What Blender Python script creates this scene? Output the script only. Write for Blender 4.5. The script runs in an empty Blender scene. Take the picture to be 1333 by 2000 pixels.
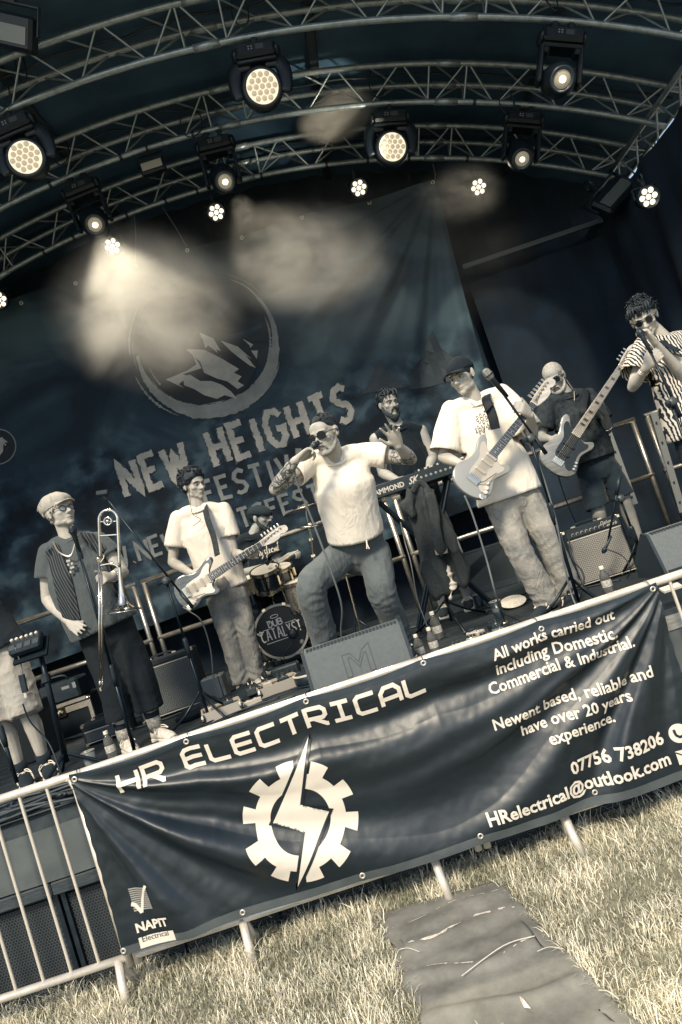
import bpy, bmesh, math, random
import numpy as np
from mathutils import Vector, Matrix, noise as mn

random.seed(7)
np.random.seed(7)
SC = bpy.context.scene
COL = SC.collection

# ------------------------------------------------------------------ camera
FPX = 1333.0
ROLL = math.radians(18.3)
PITCH = math.radians(3.0)
CAM = np.array([0.0, 0.0, 1.726])
R0 = np.array([1.0, 0, 0]); U0 = np.array([0, -math.sin(PITCH), math.cos(PITCH)]); F0 = np.array([0, math.cos(PITCH), math.sin(PITCH)])
CX = math.cos(ROLL)*R0 - math.sin(ROLL)*U0
CY = math.sin(ROLL)*R0 + math.cos(ROLL)*U0
cd = bpy.data.cameras.new('camera'); cam = bpy.data.objects.new('camera', cd); COL.objects.link(cam)
cd.sensor_fit = 'VERTICAL'; cd.sensor_height = 36.0; cd.lens = 36.0*FPX/2000.0
cd.clip_start = 0.05; cd.clip_end = 600
cam.matrix_world = Matrix(((CX[0], CY[0], -F0[0], CAM[0]), (CX[1], CY[1], -F0[1], CAM[1]), (CX[2], CY[2], -F0[2], CAM[2]), (0, 0, 0, 1)))
SC.camera = cam

# ------------------------------------------------------------------ sky and sun
SUN_EL, SUN_AZ = math.radians(42), math.radians(-16)     # from behind the camera, a little to its left
w = bpy.data.worlds.new('World'); SC.world = w; w.use_nodes = True
nt = w.node_tree; nt.nodes.clear()
sky = nt.nodes.new('ShaderNodeTexSky'); sky.sky_type = 'NISHITA'; sky.sun_disc = False
sky.sun_elevation = SUN_EL; sky.sun_rotation = math.pi - SUN_AZ; sky.dust_density = 0.6; sky.air_density = 1.0
hs = nt.nodes.new('ShaderNodeHueSaturation'); hs.inputs['Saturation'].default_value = 0.85
bg = nt.nodes.new('ShaderNodeBackground'); bg.inputs['Strength'].default_value = 0.12
wo = nt.nodes.new('ShaderNodeOutputWorld')
nt.links.new(sky.outputs[0], hs.inputs['Color']); nt.links.new(hs.outputs[0], bg.inputs[0]); nt.links.new(bg.outputs[0], wo.inputs[0])
sd = bpy.data.lights.new('sun', 'SUN'); sd.energy = 3.0; sd.angle = math.radians(12); sd.color = (1.0, 0.875, 0.665)
sun = bpy.data.objects.new('sun', sd); COL.objects.link(sun)
sdir = Vector((math.sin(SUN_AZ)*math.cos(SUN_EL), -math.cos(SUN_AZ)*math.cos(SUN_EL), math.sin(SUN_EL)))
sun.location = sdir*30
sun.rotation_euler = sdir.to_track_quat('Z', 'Y').to_euler()

SC.view_settings.view_transform = 'Standard'; SC.view_settings.look = 'None'
SC.view_settings.gamma = 1.0; SC.view_settings.use_curve_mapping = False
SC.view_settings.exposure = 0.72
SC.render.engine = 'CYCLES'
SC.cycles.use_denoising = True
SC.cycles.max_bounces = 6; SC.cycles.diffuse_bounces = 3; SC.cycles.glossy_bounces = 3
SC.cycles.transmission_bounces = 6; SC.cycles.transparent_max_bounces = 10; SC.cycles.volume_bounces = 1
SC.cycles.volume_step_rate = 2.0; SC.cycles.volume_max_steps = 64
SC.cycles.caustics_reflective = False; SC.cycles.caustics_refractive = False
SC.cycles.sample_clamp_indirect = 4.0

# ------------------------------------------------------------------ measuring: the photograph's ray through a pixel met with a real depth
def ray(x, y):
    return (x-666.5)*CX - (y-1000.0)*CY + FPX*F0
def at(x, y, Y):
    r = ray(x, y); return CAM + r*(Y/r[1])
def atz(x, y, z):
    r = ray(x, y); return CAM + r*((z-CAM[2])/r[2])
DECK = 0.906

# ------------------------------------------------------------------ objects
ORG = {}
def V(*a): return np.array(a, float)
def unit(v):
    v = np.asarray(v, float); return v/max(1e-9, np.linalg.norm(v))
def tag(o, label=None, cat=None, group=None, kind=None):
    if label: o['label'] = label
    if cat: o['category'] = cat
    if group: o['group'] = group
    if kind: o['kind'] = kind
    return o
def thing(name, label, cat, loc=(0, 0, 0), group=None):
    o = bpy.data.objects.new(name, None); COL.objects.link(o)
    o.empty_display_size = 0.1
    o.location = tuple(float(c) for c in loc); ORG[o.name] = np.array([float(c) for c in loc])
    return tag(o, label, cat, group)
def link_mesh(name, me, parent=None, loc=None):
    """me's vertices already relative to world point loc"""
    o = bpy.data.objects.new(name, me); COL.objects.link(o)
    p = ORG[parent.name] if parent else np.zeros(3)
    o.location = tuple(np.asarray(loc, float)-p)
    ORG[o.name] = np.asarray(loc, float)
    if parent: o.parent = parent
    return o
def build(name, vf, mat, parent=None, smooth=False, autosmooth=None, label=None, kind=None):
    v, f = vf
    v = np.asarray(v, float)
    c = (v.min(0)+v.max(0))/2
    me = bpy.data.meshes.new(name)
    me.from_pydata((v-c).tolist(), [], [list(map(int, q)) for q in f])
    if mat is not None: me.materials.append(mat)
    if smooth: me.polygons.foreach_set('use_smooth', [True]*len(me.polygons))
    me.update()
    if autosmooth:
        me.polygons.foreach_set('use_smooth', [True]*len(me.polygons))
        try: me.set_sharp_from_angle(angle=math.radians(autosmooth))
        except Exception: pass
    o = link_mesh(name, me, parent, c)
    if label: o['label'] = label
    if kind: o['kind'] = kind
    return o
def kids(o): return [c for c in bpy.data.objects if c.parent is o]
def copy_tree(o, loc=None, rot=None, parent=None, label=None, _k=None):
    if _k is None:
        _k = {}
        for x in bpy.data.objects:
            if x.parent: _k.setdefault(x.parent.name, []).append(x)
    c = o.copy(); COL.objects.link(c)
    if parent: c.parent = parent
    ORG[c.name] = ORG.get(o.name, np.zeros(3))
    for ch in _k.get(o.name, []): copy_tree(ch, parent=c, _k=_k)
    if loc is not None: c.location = tuple(float(t) for t in loc); ORG[c.name] = np.array([float(t) for t in loc])
    if rot is not None: c.rotation_euler = rot
    if label: c['label'] = label
    return c

# ------------------------------------------------------------------ shapes (verts, faces)
def join(*parts):
    vs, fs, n = [], [], 0
    for v, f in parts:
        v = np.asarray(v, float)
        if len(v) == 0: continue
        vs.append(v); fs += [[int(i)+n for i in q] for q in f]; n += len(v)
    return (np.vstack(vs), fs) if vs else (np.zeros((0, 3)), [])
def frame(z, xref=(1, 0, 0)):
    z = unit(z); x = np.asarray(xref, float); x = x-z*x.dot(z)
    if np.linalg.norm(x) < 1e-4:
        x = np.array([0, 1.0, 0]); x = x-z*x.dot(z)
    x = unit(x); return np.array([x, np.cross(z, x), z])      # rows x,y,z
def box(c, s, M=None, bev=0.0):
    x, y, z = [t/2 for t in s]
    if bev > 0:
        b = min(bev, x*.9, y*.9, z*.9)
        v = []
        for sx in (-1, 1):
            for sy in (-1, 1):
                for sz in (-1, 1):
                    v += [(sx*x, sy*(y-b), sz*(z-b)), (sx*(x-b), sy*y, sz*(z-b)), (sx*(x-b), sy*(y-b), sz*z)]
        v = np.array(v)
        I = lambda sx, sy, sz, k: ((sx > 0)*4+(sy > 0)*2+(sz > 0))*3+k
        f = []
        for s_ in (-1, 1):
            q = [I(s_, -1, -1, 0), I(s_, 1, -1, 0), I(s_, 1, 1, 0), I(s_, -1, 1, 0)]; f.append(q if s_ > 0 else q[::-1])
            q = [I(-1, s_, -1, 1), I(-1, s_, 1, 1), I(1, s_, 1, 1), I(1, s_, -1, 1)]; f.append(q if s_ > 0 else q[::-1])
            q = [I(-1, -1, s_, 2), I(1, -1, s_, 2), I(1, 1, s_, 2), I(-1, 1, s_, 2)]; f.append(q if s_ > 0 else q[::-1])
        for a in (-1, 1):
            for b_ in (-1, 1):
                q = [I(a, b_, -1, 0), I(a, b_, 1, 0), I(a, b_, 1, 1), I(a, b_, -1, 1)]; f.append(q if a*b_ < 0 else q[::-1])
                q = [I(a, -1, b_, 0), I(a, 1, b_, 0), I(a, 1, b_, 2), I(a, -1, b_, 2)]; f.append(q if a*b_ > 0 else q[::-1])
                q = [I(-1, a, b_, 1), I(1, a, b_, 1), I(1, a, b_, 2), I(-1, a, b_, 2)]; f.append(q if a*b_ < 0 else q[::-1])
        for a in (-1, 1):
            for b_ in (-1, 1):
                for c_ in (-1, 1):
                    q = [I(a, b_, c_, 0), I(a, b_, c_, 1), I(a, b_, c_, 2)]; f.append(q if a*b_*c_ > 0 else q[::-1])
    else:
        v = np.array([(i*x, j*y, k*z) for i in (-1, 1) for j in (-1, 1) for k in (-1, 1)])
        f = [(0, 1, 3, 2), (4, 6, 7, 5), (0, 4, 5, 1), (2, 3, 7, 6), (0, 2, 6, 4), (1, 5, 7, 3)]
    if M is not None: v = v @ np.asarray(M)
    return v+np.asarray(c, float), f
def tube(pts, r, n=10, ref=(0, 0, 1), ry=None, caps=True, dome=False):
    P = np.array(pts, float); m = len(P)
    rx = np.full(m, r, float) if np.isscalar(r) else np.array(r, float)
    ry = rx if ry is None else (np.full(m, ry, float) if np.isscalar(ry) else np.array(ry, float))
    T = np.zeros_like(P); T[1:-1] = P[2:]-P[:-2]; T[0] = P[1]-P[0]; T[-1] = P[-1]-P[-2]
    x = None; V_, F_ = [], []
    a = np.arange(n)*2*math.pi/n; ca, sa = np.cos(a), np.sin(a)
    def ring(c, x_, y_, sx, sy): V_.extend(c+np.outer(ca*sx, x_)+np.outer(sa*sy, y_))
    frs = []
    for i in range(m):
        t = unit(T[i])
        if x is None:
            rr = np.asarray(ref, float)
            if abs(rr.dot(t))/np.linalg.norm(rr) > 0.97: rr = np.array([1.0, 0, 0]) if abs(t[0]) < .9 else np.array([0, 1.0, 0])
            x = rr
        x = unit(x-t*x.dot(t)); frs.append((t, x, np.cross(t, x)))
    if dome:
        for k in (.35, .7, .93):
            h = math.sqrt(1-k*k); t, x_, y_ = frs[0]; ring(P[0]-t*h*min(rx[0], ry[0]), x_, y_, rx[0]*k, ry[0]*k)
    for i in range(m): t, x_, y_ = frs[i]; ring(P[i], x_, y_, rx[i], ry[i])
    if dome:
        for k in (.93, .7, .35):
            h = math.sqrt(1-k*k); t, x_, y_ = frs[-1]; ring(P[-1]+t*h*min(rx[-1], ry[-1]), x_, y_, rx[-1]*k, ry[-1]*k)
    R = len(V_)//n
    for i in range(R-1):
        for j in range(n):
            k = (j+1) % n; F_.append((i*n+j, i*n+k, (i+1)*n+k, (i+1)*n+j))
    if caps: F_.append(tuple(range(n))[::-1]); F_.append(tuple(range((R-1)*n, R*n)))
    return np.array(V_), F_
def spline(pts, k=8):
    P = np.array(pts, float); out = []
    for i in range(len(P)-1):
        p0 = P[max(i-1, 0)]; p1 = P[i]; p2 = P[i+1]; p3 = P[min(i+2, len(P)-1)]
        for j in range(k):
            t = j/k; out.append(.5*((2*p1)+(-p0+p2)*t+(2*p0-5*p1+4*p2-p3)*t*t+(-p0+3*p1-3*p2+p3)*t**3))
    out.append(P[-1]); return np.array(out)
def lathe(prof, c=(0, 0, 0), axis=(0, 0, 1), n=20, caps=True):
    """prof: (radius, height) pairs along axis"""
    M = frame(axis, (1, 0, 0) if abs(unit(axis)[0]) < .9 else (0, 1, 0)); c = np.asarray(c, float)
    a = np.arange(n)*2*math.pi/n; V_, F_ = [], []
    for r, h in prof: V_.extend(c+M[2]*h+np.outer(np.cos(a)*max(r, 1e-4), M[0])+np.outer(np.sin(a)*max(r, 1e-4), M[1]))
    m = len(prof)
    for i in range(m-1):
        for j in range(n):
            k = (j+1) % n; F_.append((i*n+j, i*n+k, (i+1)*n+k, (i+1)*n+j))
    if caps: F_.append(tuple(range(n))[::-1]); F_.append(tuple(range((m-1)*n, m*n)))
    return np.array(V_), F_
def ell(c, r, M=None, n=16, m=10):
    V_, F_ = [(0, 0, 1)], []
    for i in range(1, m):
        t = math.pi*i/m
        for j in range(n): a = 2*math.pi*j/n; V_.append((math.sin(t)*math.cos(a), math.sin(t)*math.sin(a), math.cos(t)))
    V_.append((0, 0, -1)); V_ = np.array(V_)*np.asarray(r, float)
    for j in range(n): F_.append((0, 1+j, 1+(j+1) % n)); F_.append((len(V_)-1, 1+(m-2)*n+(j+1) % n, 1+(m-2)*n+j))
    for i in range(m-2):
        for j in range(n): k = (j+1) % n; F_.append((1+i*n+j, 1+(i+1)*n+j, 1+(i+1)*n+k, 1+i*n+k))
    if M is not None: V_ = V_ @ np.asarray(M)
    return V_+np.asarray(c, float), F_
def prism(poly, z0, z1, O=(0, 0, 0), M=None, bev=0.0):
    """poly (x,y) ccw extruded along z with an optional rounded rim"""
    P = np.array(poly, float); n = len(P)
    rings = []
    def inset(d):
        prev, nxt = np.roll(P, 1, 0), np.roll(P, -1, 0); t = nxt-prev; t /= np.maximum(1e-9, np.linalg.norm(t, axis=1))[:, None]
        return P-np.c_[t[:, 1], -t[:, 0]]*d
    if bev > 0:
        rings = [(inset(bev), z0), (inset(bev*.3), z0+bev*.3), (P, z0+bev), (P, z1-bev), (inset(bev*.3), z1-bev*.3), (inset(bev), z1)]
    else: rings = [(P, z0), (P, z1)]
    V_ = np.vstack([np.c_[r, np.full(n, z)] for r, z in rings]); F_ = []
    for i in range(len(rings)-1):
        for j in range(n): k = (j+1) % n; F_.append((i*n+j, i*n+k, (i+1)*n+k, (i+1)*n+j))
    F_.append(tuple(range(n))[::-1]); F_.append(tuple(range((len(rings)-1)*n, len(rings)*n)))
    if M is not None: V_ = V_ @ np.asarray(M)
    return V_+np.asarray(O, float), F_
def grid(fn, nu, nv):
    V_ = [fn(i/nu, j/nv) for j in range(nv+1) for i in range(nu+1)]
    F_ = [(j*(nu+1)+i, j*(nu+1)+i+1, (j+1)*(nu+1)+i+1, (j+1)*(nu+1)+i) for j in range(nv) for i in range(nu)]
    return np.array(V_), F_
def ring_t(c, R, r, axis, n=20, m=6):
    M = frame(axis); a = np.arange(n+1)*2*math.pi/n
    return tube([np.asarray(c)+M[0]*R*math.cos(t)+M[1]*R*math.sin(t) for t in a], r, m, ref=axis, caps=False)

# ------------------------------------------------------------------ materials
def duo(L, a=1.0):
    """toned neutral: dark things lean blue, pale things lean cream, as the toned photograph shows them"""
    lo, mi, hi = np.array([.30, .88, 1.45]), np.array([.82, 1.0, 1.08]), np.array([1.07, .98, .85])
    if L < .06: t = max(0, (L-.004)/.056); k = lo*(1-t)+mi*t
    else: t = min(1, (L-.06)/.34); k = mi*(1-t)+hi*t
    c = L*k; return (float(c[0]), float(c[1]), float(c[2]), 1.0)
MATS = {}
def cool(c): return (c[0]*.66, c[1]*.95, c[2]*1.12, 1.0)     # printed and coated cloths of the stage are blue-grey
def mat(name, L, rough=.6, metal=0.0, var=0.0, vscale=8.0, bump=0.0, bscale=60.0, spec=.5, coat=0.0, col=None, stretch=None, sheen=0.0, trans=0.0, ior=1.45, detail=4.0, folds=0.0):
    if name in MATS: return MATS[name]
    m = bpy.data.materials.new(name); m.use_nodes = True; MATS[name] = m
    N = m.node_tree.nodes; Lk = m.node_tree.links; b = N['Principled BSDF']
    c = col or duo(L)
    b.inputs['Base Color'].default_value = c; b.inputs['Roughness'].default_value = rough; b.inputs['Metallic'].default_value = metal
    b.inputs['Specular IOR Level'].default_value = spec; b.inputs['Coat Weight'].default_value = coat
    b.inputs['Sheen Weight'].default_value = sheen; b.inputs['Transmission Weight'].default_value = trans; b.inputs['IOR'].default_value = ior
    tc = N.new('ShaderNodeTexCoord'); mp = N.new('ShaderNodeMapping'); Lk.new(tc.outputs['Object'], mp.inputs[0])
    if stretch: mp.inputs['Scale'].default_value = stretch
    if var > 0:
        n = N.new('ShaderNodeTexNoise'); n.inputs['Scale'].default_value = vscale; n.inputs['Detail'].default_value = detail; n.inputs['Roughness'].default_value = .65
        Lk.new(mp.outputs[0], n.inputs['Vector'])
        r = N.new('ShaderNodeValToRGB'); r.color_ramp.elements[0].position = .3; r.color_ramp.elements[1].position = .7
        r.color_ramp.elements[0].color = duo(L*(1-var)) if not col else tuple(t*(1-var) for t in c[:3])+(1,)
        r.color_ramp.elements[1].color = duo(min(.95, L*(1+var))) if not col else tuple(min(1, t*(1+var)) for t in c[:3])+(1,)
        Lk.new(n.outputs[0], r.inputs[0]); Lk.new(r.outputs[0], b.inputs['Base Color'])
        mr = N.new('ShaderNodeMapRange'); mr.inputs['To Min'].default_value = max(.03, rough-.1); mr.inputs['To Max'].default_value = min(1, rough+.12)
        Lk.new(n.outputs[0], mr.inputs[0]); Lk.new(mr.outputs[0], b.inputs['Roughness'])
    hh = None
    if folds > 0:      # soft creases of hanging cloth
        fm = N.new('ShaderNodeMapping'); fm.inputs['Scale'].default_value = (1.5, 1.0, .55); fm.inputs['Rotation'].default_value = (0, .35, 0); Lk.new(tc.outputs['Object'], fm.inputs[0])
        fn_ = N.new('ShaderNodeTexNoise'); fn_.inputs['Scale'].default_value = 7.0; fn_.inputs['Detail'].default_value = 3; fn_.inputs['Distortion'].default_value = 1.2; Lk.new(fm.outputs[0], fn_.inputs['Vector'])
        s1_ = N.new('ShaderNodeMath'); s1_.operation = 'SUBTRACT'; s1_.inputs[1].default_value = .5; Lk.new(fn_.outputs[0], s1_.inputs[0]); s2_ = N.new('ShaderNodeMath'); s2_.operation = 'ABSOLUTE'; Lk.new(s1_.outputs[0], s2_.inputs[0])
        s3_ = N.new('ShaderNodeMath'); s3_.operation = 'POWER'; s3_.inputs[1].default_value = .7; Lk.new(s2_.outputs[0], s3_.inputs[0])
        fb = N.new('ShaderNodeBump'); fb.inputs['Strength'].default_value = folds; fb.inputs['Distance'].default_value = .05; fb.invert = True; Lk.new(s3_.outputs[0], fb.inputs['Height']); hh = fb; Lk.new(fb.outputs[0], b.inputs['Normal'])
    if bump > 0:
        n = N.new('ShaderNodeTexNoise'); n.inputs['Scale'].default_value = bscale; n.inputs['Detail'].default_value = 4
        Lk.new(mp.outputs[0], n.inputs['Vector'])
        bp = N.new('ShaderNodeBump'); bp.inputs['Strength'].default_value = bump; bp.inputs['Distance'].default_value = .01
        Lk.new(n.outputs[0], bp.inputs['Height']); Lk.new(bp.outputs[0], b.inputs['Normal'])
        if hh: Lk.new(hh.outputs[0], bp.inputs['Normal'])
    return m
def emit(name, color, s):
    if name in MATS: return MATS[name]
    m = bpy.data.materials.new(name); m.use_nodes = True; MATS[name] = m
    N = m.node_tree.nodes; b = N['Principled BSDF']; b.inputs['Base Color'].default_value = (.3, .27, .2, 1)
    b.inputs['Emission Color'].default_value = color; b.inputs['Emission Strength'].default_value = s; b.inputs['Roughness'].default_value = .15
    return m
M_BLACK = mat('black_plastic', .018, .45, var=.3, vscale=20)
M_DARK = mat('dark_cloth', .014, .9, var=.4, vscale=6, bump=.3, bscale=220)
M_METAL = mat('galvanised_steel', .5, .4, .5, var=.22, vscale=14, bump=.08, bscale=90)
M_ALU = mat('truss_aluminium', .34, .34, .6, col=(.30, .35, .37, 1), var=.3, vscale=18, bump=.06, bscale=120)
M_CHROME = mat('chrome', .75, .2, 1.0, col=(.70, .63, .50, 1))
M_WHITEP = mat('white_print', .62, .5)
M_SPK = mat('speaker_paint', .035, .7, var=.25, vscale=30, bump=.35, bscale=400)
M_STRING = mat('string_metal', .5, .3, 1.0)
M_CABLE = mat('cable_rubber', .022, .5)
M_CABLEL = mat('grey_cable', .16, .5)

# ------------------------------------------------------------------ lettering
# stroke glyphs on a 0..1 by 0..1 cell, y up; each stroke a polyline
G = {
 'A': ([[(0, 0), (.42, 1), (.58, 1), (1, 0)], [(.2, .36), (.8, .36)]], 1),
 'B': ([[(0, 0), (0, 1), (.7, 1), (.9, .85), (.85, .62), (.65, .52), (0, .52)], [(.65, .52), (1, .38), (1, .15), (.75, 0), (0, 0)]], .85),
 'C': ([[(1, .95), (.3, 1), (0, .75), (0, .25), (.3, 0), (1, .05)]], .85),
 'D': ([[(0, 0), (0, 1), (.6, 1), (1, .7), (1, .3), (.6, 0), (0, 0)]], .85),
 'E': ([[(1, 1), (0, 1), (0, 0), (1, 0)], [(0, .52), (.8, .52)]], .75),
 'F': ([[(1, 1), (0, 1), (0, 0)], [(0, .52), (.8, .52)]], .72),
 'G': ([[(1, .85), (.7, 1), (.3, 1), (0, .7), (0, .3), (.3, 0), (.7, 0), (1, .2), (1, .48), (.55, .48)]], .92),
 'H': ([[(0, 0), (0, 1)], [(1, 0), (1, 1)], [(0, .5), (1, .5)]], .8),
 'I': ([[(.5, 0), (.5, 1)]], .3),
 'K': ([[(0, 0), (0, 1)], [(1, 1), (.05, .5), (1, 0)]], .8),
 'L': ([[(0, 1), (0, 0), (1, 0)]], .7),
 'N': ([[(0, 0), (0, 1), (1, 0), (1, 1)]], .85),
 'O': ([[(.5, 1), (.1, .85), (0, .5), (.1, .15), (.5, 0), (.9, .15), (1, .5), (.9, .85), (.5, 1)]], .9),
 'R': ([[(0, 0), (0, 1), (.75, 1), (1, .8), (.9, .55), (0, .45)], [(.4, .45), (1, 0)]], .8),
 'S': ([[(1, .9), (.6, 1), (.2, .95), (.02, .72), (.25, .55), (.8, .42), (.98, .22), (.7, .03), (.3, 0), (0, .1)]], .8),
 'T': ([[(0, 1), (1, 1)], [(.5, 1), (.5, 0)]], .85),
 'U': ([[(0, 1), (0, .25), (.25, 0), (.75, 0), (1, .25), (1, 1)]], .85),
 'V': ([[(0, 1), (.45, 0), (.55, 0), (1, 1)]], .85),
 'W': ([[(0, 1), (.2, 0), (.5, .75), (.8, 0), (1, 1)]], 1.15),
 'Y': ([[(0, 1), (.5, .5), (1, 1)], [(.5, .5), (.5, 0)]], .8),
 '.': ([[(.4, .02), (.6, .02)]], .2), ' ': ([], .55),
}
TECH = {
 'H': ([[(0, 0), (0, 1)], [(1, 0), (1, 1)], [(0, .5), (1, .5)]], 1.0),
 'R': ([[(0, 0), (0, 1), (.82, 1), (1, .84), (1, .56), (.84, .42), (0, .42)], [(.35, .42), (.95, 0), (1.05, 0)]], 1.0),
 'E': ([[(1, 1), (.16, 1), (0, .86), (0, .14), (.16, 0), (1, 0)], [(0, .5), (.95, .5)]], 1.0),
 'L': ([[(0, 1), (0, .14), (.16, 0), (1, 0)]], 1.0),
 'C': ([[(1, 1), (.16, 1), (0, .86), (0, .14), (.16, 0), (1, 0)]], 1.0),
 'T': ([[(0, 1), (1, 1)], [(.5, 1), (.5, 0)]], 1.0),
 'I': ([[(.05, 1), (.95, 1)], [(.5, 1), (.5, 0)], [(.05, 0), (.95, 0)]], 1.0),
 'A': ([[(0, 0), (0, .72), (.24, 1), (.76, 1), (1, .72), (1, 0)], [(0, .36), (1, .36)]], 1.0),
 ' ': ([], .55),
}
def ribbon(pts, w, rough=0.0, closed=False, step=.02, zoff=0.0):
    """flat stroke of width w along a 2D polyline, mitred; rough = brushed edges. returns verts (x,y,z), faces"""
    P = [np.array(p, float) for p in pts]; Q = [P[0]]
    for a, b in zip(P[:-1], P[1:]):
        n = max(1, int(np.linalg.norm(b-a)/step)); Q += [a+(b-a)*(i/n) for i in range(1, n+1)]
    Q = np.array(Q); V_, F_ = [], []
    T = np.zeros_like(Q); T[1:] += [unit(np.append(d, 0))[:2] for d in Q[1:]-Q[:-1]]; T[:-1] += [unit(np.append(d, 0))[:2] for d in Q[1:]-Q[:-1]]
    if closed: T[0] = T[-1] = T[0]+T[-1]
    for i, (q, t) in enumerate(zip(Q, T)):
        l = np.linalg.norm(t); m = l/2 if (0 < i < len(Q)-1) else 1.0; t = t/max(l, 1e-6)
        n = np.array([-t[1], t[0]]); k = w/2/max(.55, m)
        ja, jb = (1+rough*random.uniform(-1, .8), 1+rough*random.uniform(-1, .8)) if rough else (1, 1)
        V_ += [(*(q+n*k*ja), zoff), (*(q-n*k*jb), zoff)]
    for i in range(len(Q)-1): F_.append((2*i, 2*i+1, 2*i+3, 2*i+2))
    return np.array(V_), F_
def stroke_text(s, h, w, font=G, gap=.28, rough=0.0, aspect=.75, step=.02, widths=None):
    """text of cap height h, stroke width w, in local x,y; returns verts, faces, total length"""
    x = 0; parts = []; k = 0
    for ch in s:
        g, a = font.get(ch, ([], .5)); cw = a*h*aspect
        for st in g:
            k += 1
            pts = [(x+px*cw, py*h) for px, py in st]
            if rough: pts = [(a_+random.uniform(-.02, .02)*h, b_+random.uniform(-.03, .03)*h) for a_, b_ in pts]
            parts.append(ribbon(pts, w, rough, step=step, zoff=(k % 4)*.0005))
        x += cw+gap*h
    v, f = join(*parts); return v, f, x-gap*h
def font_text(s, size, bold=0.0, align='LEFT', shear=0.0):
    """Blender's own font as flat triangles: verts (x,y,0), faces, width"""
    c = bpy.data.curves.new('t', 'FONT'); c.body = s; c.size = size; c.offset = bold; c.resolution_u = 2; c.fill_mode = 'FRONT'; c.align_x = align; c.shear = shear
    o = bpy.data.objects.new('t', c)
    me = o.to_mesh()
    v = np.zeros(len(me.vertices)*3); me.vertices.foreach_get('co', v); v = v.reshape(-1, 3)
    f = [tuple(p.vertices) for p in me.polygons]
    o.to_mesh_clear(); bpy.data.objects.remove(o); bpy.data.curves.remove(c)
    return v, f, (v[:, 0].max()-v[:, 0].min() if len(v) else 0)
def dice(v, f, s):
    """cut a flat (x,y) mesh along a grid of pitch s so that it can follow folds"""
    bm = bmesh.new(); vs = [bm.verts.new(p) for p in v]
    for q in f:
        try: bm.faces.new([vs[i] for i in q])
        except ValueError: pass
    for ax in (0, 1):
        lo, hi = v[:, ax].min(), v[:, ax].max(); k = math.floor(lo/s)+1
        n = [0, 0, 0]; n[ax] = 1
        while k*s < hi:
            co = [0, 0, 0]; co[ax] = k*s
            bmesh.ops.bisect_plane(bm, geom=bm.verts[:]+bm.edges[:]+bm.faces[:], plane_co=co, plane_no=n, dist=1e-6); k += 1
    bm.verts.index_update()
    V_ = np.array([tuple(p.co) for p in bm.verts]); F_ = [tuple(q.index for q in p.verts) for p in bm.faces]; bm.free()
    return V_, F_
def place(vf, O, X, Y, Z=None):
    """local x,y,z to world"""
    v = np.asarray(vf[0]); X = np.asarray(X, float); Y = np.asarray(Y, float); Z = np.cross(X, Y) if Z is None else Z
    return np.asarray(O, float)+np.outer(v[:, 0], X)+np.outer(v[:, 1], Y)+np.outer(v[:, 2], Z), vf[1]

# ================================================================== THE SETTING
def structure(name, vf, m, label=None, **k):
    o = build(name, vf, m, **k); o['kind'] = 'structure'
    if label: o['label'] = label
    return o
# ground
M_SOIL = mat('dry_turf_soil', .22, .95, var=.45, vscale=7, bump=.8, bscale=50, col=(.24, .225, .16, 1))
gx = [-300, -60, -12] + list(np.linspace(-5, 5, 41)) + [12, 60, 300]
gy = [-300, -60, -12] + list(np.linspace(0, 9, 37)) + [14, 60, 300]
gv = []; 
for y in gy:
    for x in gx:
        z = (mn.noise(Vector((x*1.3, y*1.3, 3)))*.018-.012) if abs(x) < 6 and -1 < y < 9 else -.012
        gv.append((x, y, z))
n = len(gx)
structure('ground', (gv, [(j*n+i, j*n+i+1, (j+1)*n+i+1, (j+1)*n+i) for j in range(len(gy)-1) for i in range(n-1)]), M_SOIL, 'dry pale turf in front of the stage', smooth=True)

# stage deck of boards
M_DECK = mat('black_deck_ply', .016, .62, var=.6, vscale=9, bump=.25, bscale=40, stretch=(1, 6, 1))
XL, XR, YF, YB = -5.2, 3.95, 3.56, 7.75
deck = thing('stage_deck', 'black planked stage deck behind the crowd barrier', None, (0, YF, 0)); deck['kind'] = 'structure'
y = YF; bm_ = None
while y < YB-.01:
    for x0, x1 in ((XL, -2.15), (-2.15, .9), (.9, XR)):
        c = V((x0+x1)/2, y+.1, DECK-.02)
        build('board', box(c, (x1-x0-.006, .194, .04), bev=.003), M_DECK, deck)
    y += .2
build('edge_beam', box((((XL+XR)/2), YF-.006, DECK-.05), (XR-XL, .03, .1)), mat('deck_edge', .05, .6, var=.3, vscale=12), deck)
for x in np.arange(XL+.2, XR, 1.02):
    build('deck_leg', box((x, YF+.35, .43), (.06, .06, .86)), M_METAL, deck)

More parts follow.
